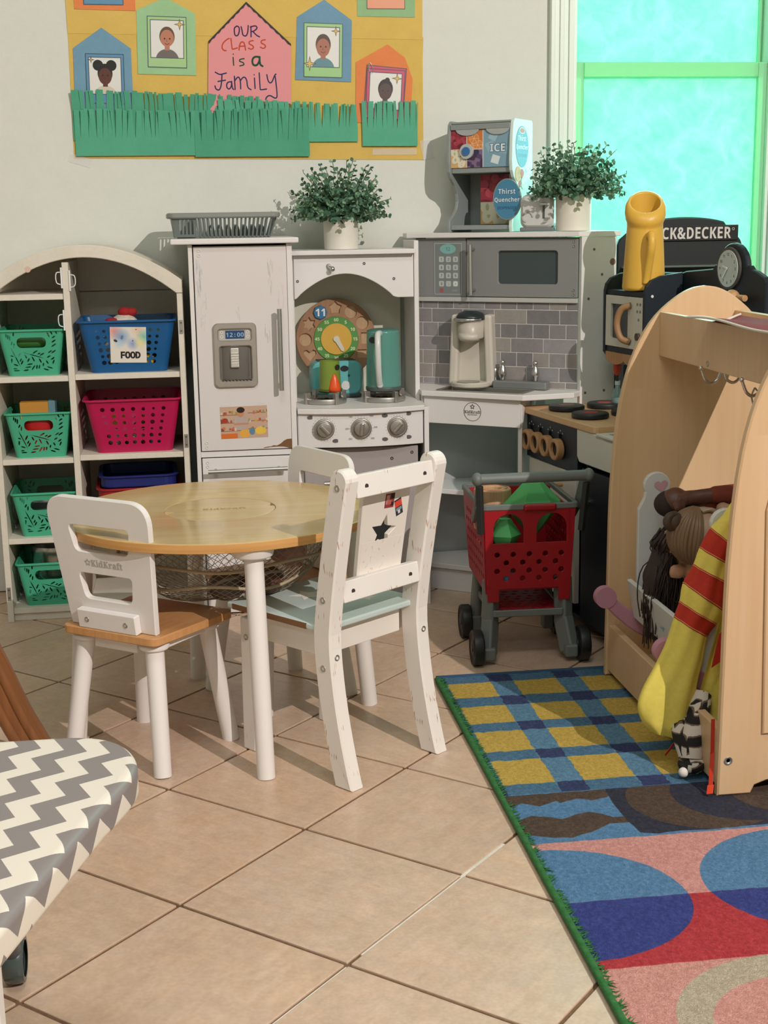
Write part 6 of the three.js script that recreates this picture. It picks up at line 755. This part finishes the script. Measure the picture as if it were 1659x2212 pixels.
  const sh = poly(rrPts(-0.076, -0.085, 0.076, 0.1, 0.006, 2)); for (let j = 0; j < 8; j++) for (let i = 0; i < 5; i++) hole(sh, circlePts(-0.056 + i * 0.026 + (j % 2) * 0.008, -0.07 + j * 0.021, 0.0072, 10, 0.0045).reverse()); part(t, 'lower_tray', ext(sh, 0.004, 0.0006).rotateX(-Math.PI / 2).translate(0, 0.112, 0), RED); part(t, 'tray_rim', ext(hole(poly(rrPts(-0.084, -0.092, 0.084, 0.107, 0.008, 2)), rrPts(-0.076, -0.085, 0.076, 0.1, 0.006, 2).reverse()), 0.016, 0.002).rotateX(-Math.PI / 2).translate(0, 0.104, 0), G);
}
{ // load of the cart
  const flat = (g) => { const n = g.toNonIndexed(); n.computeVertexNormals(); return n; };
  const a = thing('toy_gem_block', 'bright green faceted toy block in the shopping cart', 'toy', [0.745, 0.275, 0.79], 0.5); part(a, 'body', flat(new THREE.CylinderGeometry(0.022, 0.07, 0.05, 6).translate(0, 0.1, 0)), std(0x58b96c, 0.6)); part(a, 'lower_half', flat(new THREE.CylinderGeometry(0.07, 0.012, 0.07, 6).translate(0, 0.04, 0)), std(0x58b96c, 0.6));
  const c = thing('toy_gem_block', 'small green faceted toy block behind the left opening of the cart', 'toy', [0.672, 0.263, 0.822], 0.2); part(c, 'body', flat(new THREE.CylinderGeometry(0.014, 0.038, 0.036, 5).translate(0, 0.044, 0)), std(0x58b96c, 0.6)); part(c, 'lower_half', flat(new THREE.CylinderGeometry(0.038, 0.008, 0.05, 5).translate(0, 0.001, 0)), std(0x58b96c, 0.6));
  const b = thing('wooden_ring', 'thick pale wooden ring standing in the shopping cart', 'toy', [0.662, 0.285, 0.742]); part(b, 'body', lathe([[0.021, 0], [0.04, 0], [0.043, 0.003], [0.043, 0.092], [0.04, 0.096], [0.023, 0.096], [0.021, 0.093], [0.021, 0]], 40), wood(0xcda982, 0xb98f67, 0.7, 71, 6)); part(b, 'grain_line', tr(new THREE.TorusGeometry(0.034, 0.0009, 6, 40), 0, 0.0964, 0, Math.PI / 2), std(0xa06a4a, 0.8));
  const d = thing('toy_ball', 'small blue ball at the bottom of the shopping cart', 'toy', [0.676, 0.191, 0.83]); part(d, 'body', sph(0.019, 0, 0, 0), std(0x5a8fb5, 0.5)); part(d, 'seam', tr(new THREE.TorusGeometry(0.019, 0.0006, 6, 30), 0, 0, 0, 0.4), std(0x3d6f95, 0.5));
}
// ------------------------------------------------------------------ dress-up rack
const BIRCH = wood(0xdab991, 0xcfab80, 0.42, 81, 1.6);
{
  const t = thing('dress_up_rack', 'birch wood dress-up rack with round-topped end panels and hooks', 'clothes rack', [1.055, 0.0074, 1.325]);
  const half = new THREE.CatmullRomCurve3([V(-0.2, 0, 0), V(-0.198, 0.2, 0), V(-0.194, 0.44, 0), V(-0.177, 0.605, 0), V(-0.149, 0.703, 0), V(-0.109, 0.771, 0), V(-0.058, 0.815, 0), V(-0.026, 0.8305, 0), V(0, 0.8345, 0)]).getPoints(30).map((p) => [p.x, p.y]);
  const out = [[-0.2, 0], ...half.slice(1), ...half.slice(0, -1).reverse().map(([x, y]) => [-x, y])]; for (let i = 0; i <= 10; i++) { const a = i / 10 * Math.PI; out.push([0.11 * Math.cos(a) + 0.03 * Math.cos(a), 0.03 * Math.sin(a) ** 0.6]); }
  for (const s of [-1, 1]) { const p = part(t, 'end_panel', ext(poly(out).clone ? poly(out.slice().reverse()) : null, 0.018, 0.003, s * 0.325 - 0.009), BIRCH); if (s > 0) { mesh('raised_panel', ext(poly([[-0.125, 0.11], [0.125, 0.11], [0.128, 0.5], [0.1, 0.66], [-0.1, 0.66], [-0.135, 0.5]]), 0.006, 0.002, 0.334), BIRCH, p); mesh('bolt', screwG(-0.183, 0.064, 0.335, 0.0075, 'z'), STEEL, p); } else mesh('dowel_mark', cyl(0.004, 0.004, 0.001, -0.182, 0.062, -0.3158, 12, Math.PI / 2), std(0x8a6236, 0.8), p); }
  for (const [x, s] of [[-0.091, -1], [0.071, 1]]) { const r = part(t, 'rail', bx(0.015, 0.091, 0.632, x, 0.7375, 0, 0.002), BIRCH); mesh('bolt', screwG(x + s * 0.008, 0.703, -0.04, 0.006, 'x', s), STEEL, r); }
  part(t, 'hook_board', bx(0.146, 0.012, 0.632, -0.0105, 0.7, 0, 0.002), BIRCH);
  part(t, 'bottom_board', bx(0.374, 0.015, 0.632, 0, 0.035, 0, 0.002), BIRCH); for (const s of [-1, 1]) part(t, 'base_board', bx(0.015, 0.102, 0.632, s * 0.187, 0.0625, 0, 0.002), BIRCH);
  for (const z of [-0.02, 0.175]) for (const s of [-1, 1]) { const hx = -0.077; part(t, 'hook', [tube([[hx, 0.72, z], [hx + s * 0.003, 0.695, z], [hx + s * 0.01, 0.678, z], [hx + s * 0.022, 0.672, z], [hx + s * 0.032, 0.678, z], [hx + s * 0.042, 0.7, z]].map(([x, y, q]) => [x, y - 0.004, q]), 0.0029, 30, 8), sph(0.0042, hx + s * 0.042, 0.697, z)], CHROME, 'chrome wire hook'); }
}
{ // red cloth over the rails
  const t = thing('red_apron', 'dark red cloth with white hem lying over the rack top', 'cloth', [1.068, 0.785, 1.4]), n = 24, m = 26, pos = [], idx = [];
  for (let j = 0; j <= m; j++) for (let i = 0; i <= n; i++) { const u = i / n, v = j / m, x = -0.15 + u * 0.115, z = -0.13 + v * 0.42 + 0.02 * Math.sin(u * 5); const droop = 0.012 * Math.pow(Math.abs(x) / 0.16, 2); pos.push(x, 0.004 + 0.004 * Math.sin(u * 7 + v * 2) + 0.004 * Math.sin(v * 6 - u * 3) + 0.006 + 0.012 * v * u, z); } for (let j = 0; j < m; j++) for (let i = 0; i < n; i++) { const q = j * (n + 1) + i; idx.push(q, q + n + 1, q + 1, q + 1, q + n + 1, q + n + 2); }
  const g = new THREE.BufferGeometry(); g.setAttribute('position', new THREE.Float32BufferAttribute(pos, 3)); g.setIndex(idx); g.computeVertexNormals(); part(t, 'cloth', g, std(0x7a1822, 0.85));
  const rim = []; for (let j = 0; j <= m; j++) { const q = j * (n + 1) * 3; rim.push(V(pos[q], pos[q + 1] + 0.002, pos[q + 2])); } const rim2 = []; for (let i = 0; i <= n; i++) rim2.push(V(pos[i * 3], pos[i * 3 + 1] + 0.002, pos[i * 3 + 2])); part(t, 'hem', [tube(rim, 0.0024, 50, 6), tube(rim2, 0.0024, 50, 6)], std(0xd9d2c4, 0.85), 'white hem');
}
{ // firefighter costume hanging from a hook
  const t = thing('yellow_costume', 'yellow firefighter dress-up coat with orange red stripes hanging on the rack', 'costume', [0.86, 0.06, 1.5]);
  const rows = [[0.965, 0.66, 0.962, 0.655], [0.962, 0.6, 0.968, 0.585], [0.955, 0.528, 0.968, 0.512], [0.934, 0.5, 0.957, 0.475], [0.909, 0.464, 0.95, 0.433], [0.889, 0.444, 0.939, 0.401], [0.87, 0.407, 0.928, 0.373], [0.861, 0.378, 0.921, 0.345], [0.843, 0.343, 0.916, 0.291], [0.838, 0.311, 0.906, 0.268], [0.828, 0.281, 0.889, 0.243], [0.814, 0.235, 0.883, 0.204], [0.794, 0.192, 0.875, 0.165], [0.773, 0.15, 0.87, 0.126], [0.766, 0.118, 0.87, 0.095], [0.774, 0.09, 0.866, 0.07], [0.79, 0.07, 0.862, 0.052]];
  const N = 36, ring = (q, dz, fold) => { const n = rows.length - 1, f = clamp(q, 0, 1) * n, i = Math.min(n - 1, Math.floor(f)), a = f - i, cr = (k) => { const g = (j) => rows[clamp(j, 0, n)][k]; const p0 = g(i - 1), p1 = g(i), p2 = g(i + 1), p3 = g(i + 2); return 0.5 * (2 * p1 + (p2 - p0) * a + (2 * p0 - 5 * p1 + 4 * p2 - p3) * a * a + (3 * p1 - p0 - 3 * p2 + p3) * a * a * a); }; const L = [cr(0), cr(1)], R = [cr(2), cr(3)], cx = (L[0] + R[0]) / 2, cy = (L[1] + R[1]) / 2, hx = (R[0] - L[0]) / 2, hy = (R[1] - L[1]) / 2, w = Math.hypot(hx, hy), d = Math.min(0.026, w * 0.55) + 0.002; const out = []; for (let k = 0; k < N; k++) { const th = k / N * 2 * Math.PI, fl = 1 + fold * (0.16 * Math.sin(3 * th + q * 5) + 0.1 * Math.sin(7 * th - q * 9)); out.push([cx + hx * Math.cos(th) * (1 + 0.2 * (fl - 1)) - 0.86, cy + hy * Math.cos(th) - 0.06, d * Math.sin(th) * fl]); } return out; };
  const band = (r0, r1, sub) => { const pos = [], idx = [], S = Math.max(2, Math.round((r1 - r0) * sub)); for (let j = 0; j <= S; j++) for (const p of ring(lerp(r0, r1, j / S) / 16, 0, 1)) pos.push(...p); for (let j = 0; j < S; j++) for (let k = 0; k < N; k++) { const a = j * N + k, b = j * N + (k + 1) % N; idx.push(a, b, a + N, b, b + N, a + N); } const g = new THREE.BufferGeometry(); g.setAttribute('position', new THREE.Float32BufferAttribute(pos, 3)); g.setIndex(idx); g.computeVertexNormals(); return g; };
  const YF = mottled(0xe0cd5c, 14, 0.8, 20, 401), RF = mottled(0xb5280f, 14, 0.75, 20, 403);
  const cap = (r, s) => { const p = ring(r / 16, 0, 1), c = p.reduce((a, b) => [a[0] + b[0] / N, a[1] + b[1] / N, a[2] + b[2] / N], [0, 0, 0]), pos = [...c, ...p.flat()], idx = []; for (let k = 0; k < N; k++) idx.push(...(s > 0 ? [0, 1 + k, 1 + (k + 1) % N] : [0, 1 + (k + 1) % N, 1 + k])); const g = new THREE.BufferGeometry(); g.setAttribute('position', new THREE.Float32BufferAttribute(pos, 3)); g.setIndex(idx); g.computeVertexNormals(); return g; };
  part(t, 'sleeve', [band(0, 5, 3), band(6, 7, 3), band(8, 9, 3), band(10, 16, 4), cap(16, 1)], YF); for (const [a, b] of [[5, 6], [7, 8], [9, 10]]) { const s = part(t, 'stripe', band(a, b, 4).scale(1.004, 1.0, 1.03), RF, 'orange red stripe'); const seam = []; for (const q of [a + 0.06, b - 0.06]) { const p = ring(q / 16, 0, 1).map(([x, y, z]) => V(x * 1.005, y, z * 1.05)); seam.push(tube(p, 0.0008, 60, 4, true)); } mesh('seam', seam, std(0xd8a070, 0.8), s); }
  // coat body behind the sleeve
  const br = [[0.964, 0.6, 0.985, 0.6], [0.955, 0.485, 0.98, 0.484], [0.94, 0.418, 0.97, 0.412], [0.925, 0.358, 0.96, 0.353], [0.914, 0.298, 0.952, 0.292], [0.903, 0.238, 0.945, 0.231], [0.89, 0.177, 0.938, 0.174], [0.879, 0.124, 0.93, 0.12], [0.875, 0.082, 0.912, 0.083]], pos = [], idx = [], M = 12;
  br.forEach(([a, y, b, y2], j) => { for (let i = 0; i <= M; i++) { const u = i / M; pos.push(lerp(a, b, u) - 0.86, lerp(y, y2, u) - 0.06, -0.012 + 0.012 * Math.sin(u * 7 + j * 0.4) + 0.035 * u); } }); for (let j = 0; j < br.length - 1; j++) for (let i = 0; i < M; i++) { const q = j * (M + 1) + i; idx.push(q, q + M + 1, q + 1, q + 1, q + M + 1, q + M + 2); } const g = new THREE.BufferGeometry(); g.setAttribute('position', new THREE.Float32BufferAttribute(pos, 3)); g.setIndex(idx); g.computeVertexNormals(); part(t, 'coat_body', g, YF);
  part(t, 'stripe', ext(poly([[0.905 - 0.86, 0.252 - 0.06], [0.93 - 0.86, 0.275 - 0.06], [0.94 - 0.86, 0.22 - 0.06], [0.893 - 0.86, 0.19 - 0.06]].reverse()), 0.003, 0.0005, 0.016), RF, 'orange red patch'); part(t, 'hanging_loop', tube([[0.1, 0.63, 0], [0.095, 0.615, 0], [0.105, 0.59, 0], [0.115, 0.61, 0], [0.1, 0.63, 0]], 0.0015, 24, 6), std(0x8a8a88, 0.6));
  const rb = std(0xc8371d, 0.8); part(t, 'ribbon', [bar([0.842 - 0.86, 0.062 - 0.06, 0.01], [0.81 - 0.86, 0.03 - 0.06, 0.02], 0.006, 0.0012, 0.0004)], rb, 'red tie ribbon');
}
{ const t = thing('red_ribbon', 'thin orange red ribbon hanging down the near end of the rack', 'ribbon', [0.842, 0.012, 1.63]); part(t, 'strip', [bar([0.012, 0.125, 0.0], [0.013, 0.062, 0.0], 0.007, 0.0012, 0.0004), bar([0.013, 0.064, 0.0], [0.004, 0.012, 0.02], 0.008, 0.0012, 0.0004)], std(0xcf3a1c, 0.75)); part(t, 'end', bar([0.004, 0.013, 0.02], [-0.002, 0.002, 0.032], 0.012, 0.0014, 0.0004), std(0xe04420, 0.7)); }
{ // zebra cloth slipper
  const z1 = noiseGrid(16, 6), tex = dtex(256, 6, (u, v) => { const k = Math.sin((v * 8 * Math.PI / 2.2 + z1(u * 8, v * 8) * 2.6) * 2.2); return k > 0.2 ? [206, 196, 182] : k > -0.25 ? [110, 88, 70] : [26, 23, 22]; });
  const t = thing('zebra_cloth', 'black white and brown zebra patterned cloth trailing out of the rack', 'cloth', [0.835, 0.012, 1.53]), M = metres(std(0xffffff, 0.85, { map: tex }));
  part(t, 'cloth', [tube([[0.045, 0.12, -0.03], [0.03, 0.09, 0.0], [0.012, 0.055, 0.02], [0.008, 0.026, 0.03]], 0.021, 24, 12), tube([[0.02, 0.1, -0.04], [-0.002, 0.07, 0.0], [0.002, 0.03, 0.028]], 0.016, 20, 10), sph(0.022, 0.008, 0.016, 0.035, 1.1, 0.75, 1.1)], M); part(t, 'tip', sph(0.009, -0.012, 0.009, 0.05), std(0xd8d2c8, 0.8), 'white tip');
}
// ------------------------------------------------------------------ doll cradle and dolls
{
  const t = thing('doll_cradle', 'white toy doll cradle with pink rockers standing in the rack', 'doll cradle', [0.97, 0.142, 1.285]), Wc = std(0xcfcfcb, 0.45), PKc = std(0xb88292, 0.5);
  for (const s of [-1, 1]) {
    const z = s * 0.185, tilt = 0.13, pn = [[-0.062, -0.005], [0.085, -0.005], [0.072, 0.26]]; for (let i = 0; i <= 12; i++) { const a = -0.5 + i / 12 * (Math.PI + 1.0); pn.push([0.0 + 0.03 * Math.cos(a) - 0.012, 0.278 + 0.03 * Math.sin(a)]); } pn.push([-0.045, 0.255]);
    const p = part(t, 'end_board', ext(poly([[-0.075, 0], [0.09, 0], [0.062, 0.235], [0.03, 0.262], ...Array.from({ length: 13 }, (_, i) => { const a = -0.4 + i / 12 * (Math.PI + 0.8); return [0.028 * Math.cos(a), 0.285 + 0.027 * Math.sin(a)]; }), [-0.03, 0.262], [-0.045, 0.24]]), 0.012, 0.002, -0.006).rotateZ(tilt).translate(-0.006, 0.02, z), Wc);
    if (s < 0) { const ht = []; for (let i = 0; i < 24; i++) { const q = i / 24 * 2 * Math.PI; ht.push([0.0009 * 16 * Math.sin(q) ** 3, 0.0009 * (13 * Math.cos(q) - 5 * Math.cos(2 * q) - 2 * Math.cos(3 * q) - Math.cos(4 * q))]); } mesh('heart', ext(poly(ht.reverse()), 0.0008).translate(0.008, 0.282, 0.0062).rotateZ(tilt).translate(-0.006, 0.02, z), std(0xc99aa2, 0.6), p); }
    const rk = []; for (let i = 0; i <= 14; i++) { const u = -1 + i / 7; rk.push([0.155 * u + 0.003, 0.0 + 0.086 * Math.pow(Math.abs(u), 2) * (u < 0 ? 1 : 0.8)]); } const lo = rk.map(([x, y]) => [x * 0.97, y - 0.042]).reverse(); part(t, 'rocker', [ext(poly([...rk, ...lo].reverse()), 0.016, 0.003, z - 0.008).translate(0, 0.005, 0), cyl(0.0225, 0.0225, 0.02, -0.1475, 0.069, z, 28, Math.PI / 2)], PKc, 'pink curved rocker');
  }
  part(t, 'side_board', tr(bx(0.01, 0.085, 0.36, 0, 0, 0, 0.002), -0.09, 0.065, 0, 0, 0, 0.2), Wc); part(t, 'side_board', tr(bx(0.01, 0.085, 0.36, 0, 0, 0, 0.002), 0.075, 0.065, 0, 0, 0, 0.05), Wc); part(t, 'floor', bx(0.15, 0.01, 0.36, -0.005, 0.03, 0, 0.002), Wc); part(t, 'painted_marks', [pb(0.012, 0.002, 0.001), pb(0.004, 0.008, 0.001).translate(0.01, 0, 0)].map((g) => g.rotateY(-Math.PI / 2).translate(-0.097, 0.06, 0.02)), std(0x5f9aa5, 0.7));
}
function sdf(bones, res, c, half) {                              // smooth union of tapered capsules, meshed
  const mc = new MarchingCubes(res, new THREE.MeshStandardMaterial(), false, false, 60000); mc.isolation = 0; const h = res / 2, P = V(), A = V(), B = V();
  const B2 = bones.map(([a, b, r1, r2]) => [V(...a), V(...b), r1, r2 ?? r1]);
  for (let z = 0; z < res; z++) for (let y = 0; y < res; y++) for (let x = 0; x < res; x++) { P.set((x - h) / h * half + c[0], (y - h) / h * half + c[1], (z - h) / h * half + c[2]); let d = 1; for (const [a, b, r1, r2] of B2) { A.copy(b).sub(a); const L2 = A.lengthSq(), u = L2 ? clamp(B.copy(P).sub(a).dot(A) / L2, 0, 1) : 0, e = P.distanceTo(B.copy(a).addScaledVector(A, u)) - lerp(r1, r2, u), k = 0.008, q = clamp(0.5 + 0.5 * (d - e) / k, 0, 1); d = lerp(d, e, q) - k * q * (1 - q); } mc.field[z * res * res + y * res + x] = -d; }
  mc.update(); const n = mc.count, g = new THREE.BufferGeometry(), pos = mc.positionArray.slice(0, n * 3); for (let i = 0; i < n; i++) { pos[3 * i] = pos[3 * i] * half + c[0]; pos[3 * i + 1] = pos[3 * i + 1] * half + c[1]; pos[3 * i + 2] = pos[3 * i + 2] * half + c[2]; } g.setAttribute('position', new THREE.BufferAttribute(pos, 3)); g.setAttribute('normal', new THREE.BufferAttribute(mc.normalArray.slice(0, n * 3).map((v) => v), 3)); const w = mergeVertices(g, 1e-5); w.computeVertexNormals(); return w;
}
{ // doll with long dark hair
  const t = thing('doll', 'doll with long loose dark brown hair hanging over the cradle side', 'doll', [0.925, 0.18, 1.22]), SK = std(0xb98a6c, 0.55), r = rnd(61);
  part(t, 'body', sdf([[[0.0, 0.16, 0], [0.0, 0.165, 0.004], 0.035], [[0.0, 0.165, 0.0], [0.03, 0.125, 0.04], 0.022], [[0.03, 0.125, 0.04], [0.05, 0.1, 0.12], 0.03, 0.026], [[0.05, 0.1, 0.12], [0.03, 0.12, 0.19], 0.018, 0.014], [[0.02, 0.13, 0.03], [-0.008, 0.128, 0.055], 0.012, 0.0095], [[-0.008, 0.128, 0.055], [-0.02, 0.134, 0.058], 0.0095, 0.006], [[-0.01, 0.124, 0.056], [-0.024, 0.126, 0.058], 0.008, 0.005], [[-0.01, 0.12, 0.055], [-0.022, 0.118, 0.057], 0.008, 0.005]], 56, [0.01, 0.12, 0.08], 0.14), SK);
  const hair = []; for (let k = 0; k < 330; k++) { const a = r() * Math.PI * 1.5 + 1.2, s0 = [0.031 * Math.cos(a) * r(), 0.185 + 0.012 * r(), 0.03 * Math.sin(a)], ex = -0.06 + 0.085 * r(), len = 0.11 + 0.12 * r(), zz = (r() - 0.45) * 0.075, w = (r() - 0.5) * 0.02; hair.push(tube([s0, [s0[0] - 0.015 + (r() - 0.5) * 0.012, 0.165, s0[2] * 1.1], [ex * 0.75 + w, 0.115, zz], [ex + w * 0.3, 0.06, zz * 1.1 + (r() - 0.5) * 0.01], [ex * 0.95 + (r() - 0.5) * 0.02, 0.2 - len - 0.02, zz * 1.1]], 0.0008 + 0.0009 * r(), 12, 4)); } hair.push(sph(0.037, 0, 0.163, -0.002, 1, 0.98, 1), sdf([[[-0.005, 0.16, 0], [-0.028, 0.1, 0], 0.034, 0.032], [[-0.028, 0.1, 0], [-0.036, 0.03, 0.005], 0.032, 0.02]], 36, [-0.02, 0.095, 0], 0.12)); part(t, 'hair', hair, std(0x2a1e17, 0.5), 'long dark hair');
}
{ // doll with light brown streaked hair
  const t = thing('doll', 'doll head with light brown moulded streaked hair facing up', 'doll', [0.947, 0.325, 1.29]), SK = std(0xb09078, 0.5), r = rnd(62), c = [0.0, 0.055, 0.0];
  part(t, 'head', sdf([[[0, 0.055, 0], [0.012, 0.06, 0.002], 0.046], [[0.03, 0.075, 0.012], [0.045, 0.082, 0.014], 0.022, 0.012], [[0.048, 0.082, 0.02], [0.054, 0.088, 0.024], 0.007, 0.004], [[0.02, 0.03, 0.0], [0.06, 0.02, 0.01], 0.02, 0.024], [[0.06, 0.02, 0.01], [0.1, 0.005, 0.02], 0.026, 0.02]], 60, [0.035, 0.05, 0.01], 0.1), SK);
  const hair = []; for (let k = 0; k < 34; k++) { const u = k / 33, a = lerp(-0.35, 1.9, u), pts = []; for (let i = 0; i <= 8; i++) { const v = i / 8, el = lerp(1.45, -1.25, v), R = 0.0505 + 0.002 * Math.sin(k * 2.3); const az = Math.PI * 0.62 + a * 0.82 * Math.cos(v * 1.2 - 0.5) + 0.25 * v; pts.push([c[0] + R * Math.cos(el) * Math.cos(az) * 1.02 - 0.003, c[1] + R * Math.sin(el) * 1.04, c[2] + R * Math.cos(el) * Math.sin(az)]); } hair.push(tube(pts, 0.0052, 18, 6)); } hair.push(sph(0.0475, -0.006, 0.056, -0.004));
  part(t, 'hair', hair, std(0x7a5f45, 0.38), 'light brown moulded hair'); part(t, 'highlight_lock', [0, 1, 2].map((k) => tube([[-0.012 + k * 0.006, 0.105, 0.008 + k * 0.005], [0.006 + k * 0.005, 0.109, 0.012 + k * 0.005], [0.024 + k * 0.004, 0.1, 0.018 + k * 0.005]], 0.0046, 12, 6)), std(0x9c8468, 0.3)); part(t, 'bun', [sph(0.02, -0.052, 0.085, 0.004), tr(new THREE.TorusGeometry(0.013, 0.007, 8, 20), -0.056, 0.088, 0.012, 0, 0.4)], std(0x4a372b, 0.6), 'dark brown bun');
  part(t, 'eye', [sph(0.006, 0.038, 0.083, 0.03, 1.2, 0.7, 0.6), tube([[0.03, 0.088, 0.033], [0.038, 0.091, 0.034], [0.046, 0.088, 0.031]], 0.0014, 10, 5)], std(0x15110f, 0.25)); part(t, 'mouth', sph(0.004, 0.056, 0.07, 0.022, 1.2, 0.5, 0.6), std(0x9a4c4a, 0.5));
}
{ // brown doll on top of the pile
  const t = thing('doll', 'dark-skinned doll in a brick red top lying highest on the pile', 'doll', [0.98, 0.405, 1.18]), SK = std(0x5d372b, 0.5);
  part(t, 'body', sdf([[[-0.045, 0.02, 0], [-0.04, 0.022, 0], 0.026], [[-0.02, 0.03, 0.02], [0.03, 0.036, 0.03], 0.014, 0.015], [[-0.02, 0.03, 0.02], [-0.045, 0.024, 0.038], 0.011, 0.009], [[-0.045, 0.024, 0.038], [-0.058, 0.022, 0.042], 0.006, 0.004], [[-0.042, 0.018, 0.04], [-0.054, 0.014, 0.046], 0.006, 0.004], [[-0.035, 0.032, 0.036], [-0.048, 0.034, 0.044], 0.006, 0.004], [[-0.02, 0.01, 0], [0.08, 0.0, 0.0], 0.024, 0.028]], 56, [0.01, 0.02, 0.01], 0.11), SK);
  part(t, 'top', sdf([[[0.032, 0.036, 0.03], [0.075, 0.036, 0.02], 0.0175, 0.018], [[0.03, 0.008, 0.0], [0.09, 0.002, 0.0], 0.03, 0.032]], 40, [0.06, 0.015, 0.01], 0.075), std(0x7d3425, 0.8), 'brick red top'); part(t, 'hair', [sph(0.029, -0.05, 0.014, -0.006, 1.1, 0.95, 1), sph(0.024, -0.02, 0.0, 0.018, 1.4, 0.8, 1)], mottled(0x2a1d18, 20, 0.8, 30, 66)); part(t, 'pale_arm', [new THREE.CapsuleGeometry(0.013, 0.03, 6, 12).rotateZ(1.2).translate(0.055, 0.005, 0.045)], std(0xc39a7c, 0.5));
}
// ------------------------------------------------------------------ foreground: chevron seat, brown chair
{
  const t = thing('chevron_stool', 'padded seat with grey and cream chevron cover in the left foreground', 'stool', [-0.36, 0, 2.55]), H = 0.4, T = 0.04;
  const W = ([x, z]) => [x + 0.36, -(z - 2.55)], s = new THREE.Shape(), P = (p) => W(p);
  s.moveTo(...P([-0.66, 2.2])); s.lineTo(...P([-0.17, 2.205])); s.bezierCurveTo(...P([-0.12, 2.207]), ...P([-0.085, 2.24]), ...P([-0.083, 2.31])); s.bezierCurveTo(...P([-0.085, 2.345]), ...P([-0.1, 2.38]), ...P([-0.115, 2.42])); s.lineTo(...P([-0.205, 2.72])); s.bezierCurveTo(...P([-0.225, 2.79]), ...P([-0.24, 2.84]), ...P([-0.3, 2.85])); s.lineTo(...P([-0.66, 2.85])); s.closePath();
  const g = new THREE.ExtrudeGeometry(s, { depth: T - 0.02, bevelEnabled: true, bevelThickness: 0.01, bevelSize: 0.012, bevelOffset: -0.012, bevelSegments: 5, curveSegments: 16 }).rotateX(-Math.PI / 2).translate(0, H - T + 0.01, 0);
  const p = g.attributes.position, uv = new Float32Array(p.count * 2); for (let i = 0; i < p.count; i++) { const x = p.getX(i) - 0.36, z = p.getZ(i) + 2.55, e1 = -0.336 * (x + 0.166) + 0.942 * (z - 2.252), e2 = 0.942 * (x + 0.166) + 0.336 * (z - 2.252); uv[2 * i] = e1 / 0.059; uv[2 * i + 1] = (e2 + (H - p.getY(i)) * 0.9) / 0.056; } g.setAttribute('uv', new THREE.BufferAttribute(uv, 2));
  const ch = dtex(256, 1, (u, v) => { const tri = 1 - 2 * Math.abs(((u + 0.5) % 1) - 0.5); const q = (((v - tri * 0.47 + 0.5) % 1) + 1) % 1; return q < 0.5 ? [134, 126, 124] : [226, 217, 202]; });
  const sm = toSmooth(g); part(t, 'cushion', sm, std(0xffffff, 0.42, { map: ch }), 'chevron vinyl cushion', true);
  part(t, 'seat_board', ext(s, 0.012, 0.002).scale(0.8, 0.8, 1).rotateX(-Math.PI / 2).translate(0, H - T - 0.012, 0), BLACK);
  const GT = std(0x55585a, 0.4); part(t, 'leg', [rod([0.088, 0.055, -0.48], [0.1, H - T - 0.01, -0.28], 0.012)], GT); const wh = part(t, 'caster', lathe([[0, -0.011], [0.022, -0.011], [0.027, -0.008], [0.029, 0], [0.027, 0.008], [0.022, 0.011], [0, 0.011]], 32).rotateZ(Math.PI / 2).translate(0.085, 0.0292, -0.498), std(0x15171a, 0.3), 'black caster wheel'); mesh('wheel_cover', lathe([[0.024, -0.0125], [0.031, -0.012], [0.0325, 0], [0.031, 0.012], [0.024, 0.0125]], 32).rotateZ(Math.PI / 2).translate(0.089, 0.034, -0.498), std(0x46514f, 0.25), wh);
  for (const [x, z] of [[-0.25, -0.3], [-0.25, 0.26]]) { part(t, 'leg', rod([x, 0.05, z], [x, H - T - 0.01, z], 0.012), GT); part(t, 'caster', cyl(0.029, 0.029, 0.022, x, 0.0295, z, 28, 0, Math.PI / 2), std(0x15171a, 0.3)); }
  part(t, 'white_post', bar([0.152, 0, 0.06], [0.15, H - T - 0.012, 0.06], 0.026, 0.03, 0.004), LEGW, 'white wooden post');
}
function toSmooth(g) { const h = mergeVertices((() => { const q = g.clone(); q.deleteAttribute('normal'); return q; })(), 1e-4); h.computeVertexNormals(); return h; }
{
  const t = thing('brown_wooden_chair', 'brown varnished wooden chair with curved grooved leg at the left edge', 'chair', [-0.62, 0, 1.2]), B = wood(0x8a5832, 0x6a3f20, 0.35, 91, 2, true);
  const path = (sx, sz, o, dz) => [[0.12, 0.37], [0.165, 0.27], [0.2, 0.185], [0.232, 0.1], [0.262, 0.035], [0.275, 0.008]].map(([x, y]) => [sx * (x + 0.03 + o), y + (o < 0 ? 0.004 : 0.006), sz * 0.1 + dz]);
  const leg = (sx, sz) => { const L = part(t, 'leg', tube(path(sx, sz, 0, 0), 0.033, 40, 16), B); mesh('groove_bead', [tube(path(sx, sz, 0.018, 0.024), 0.011, 40, 8), tube(path(sx, sz, -0.015, 0.026), 0.011, 40, 8)], B, L); };
  for (const [sx, sz] of [[1, 1], [-1, 1], [-1, -1]]) leg(sx, sz); part(t, 'seat', bx(0.33, 0.03, 0.3, 0, 0.39, 0, 0.01, 3), B);
}
renderer.render(scene, camera);
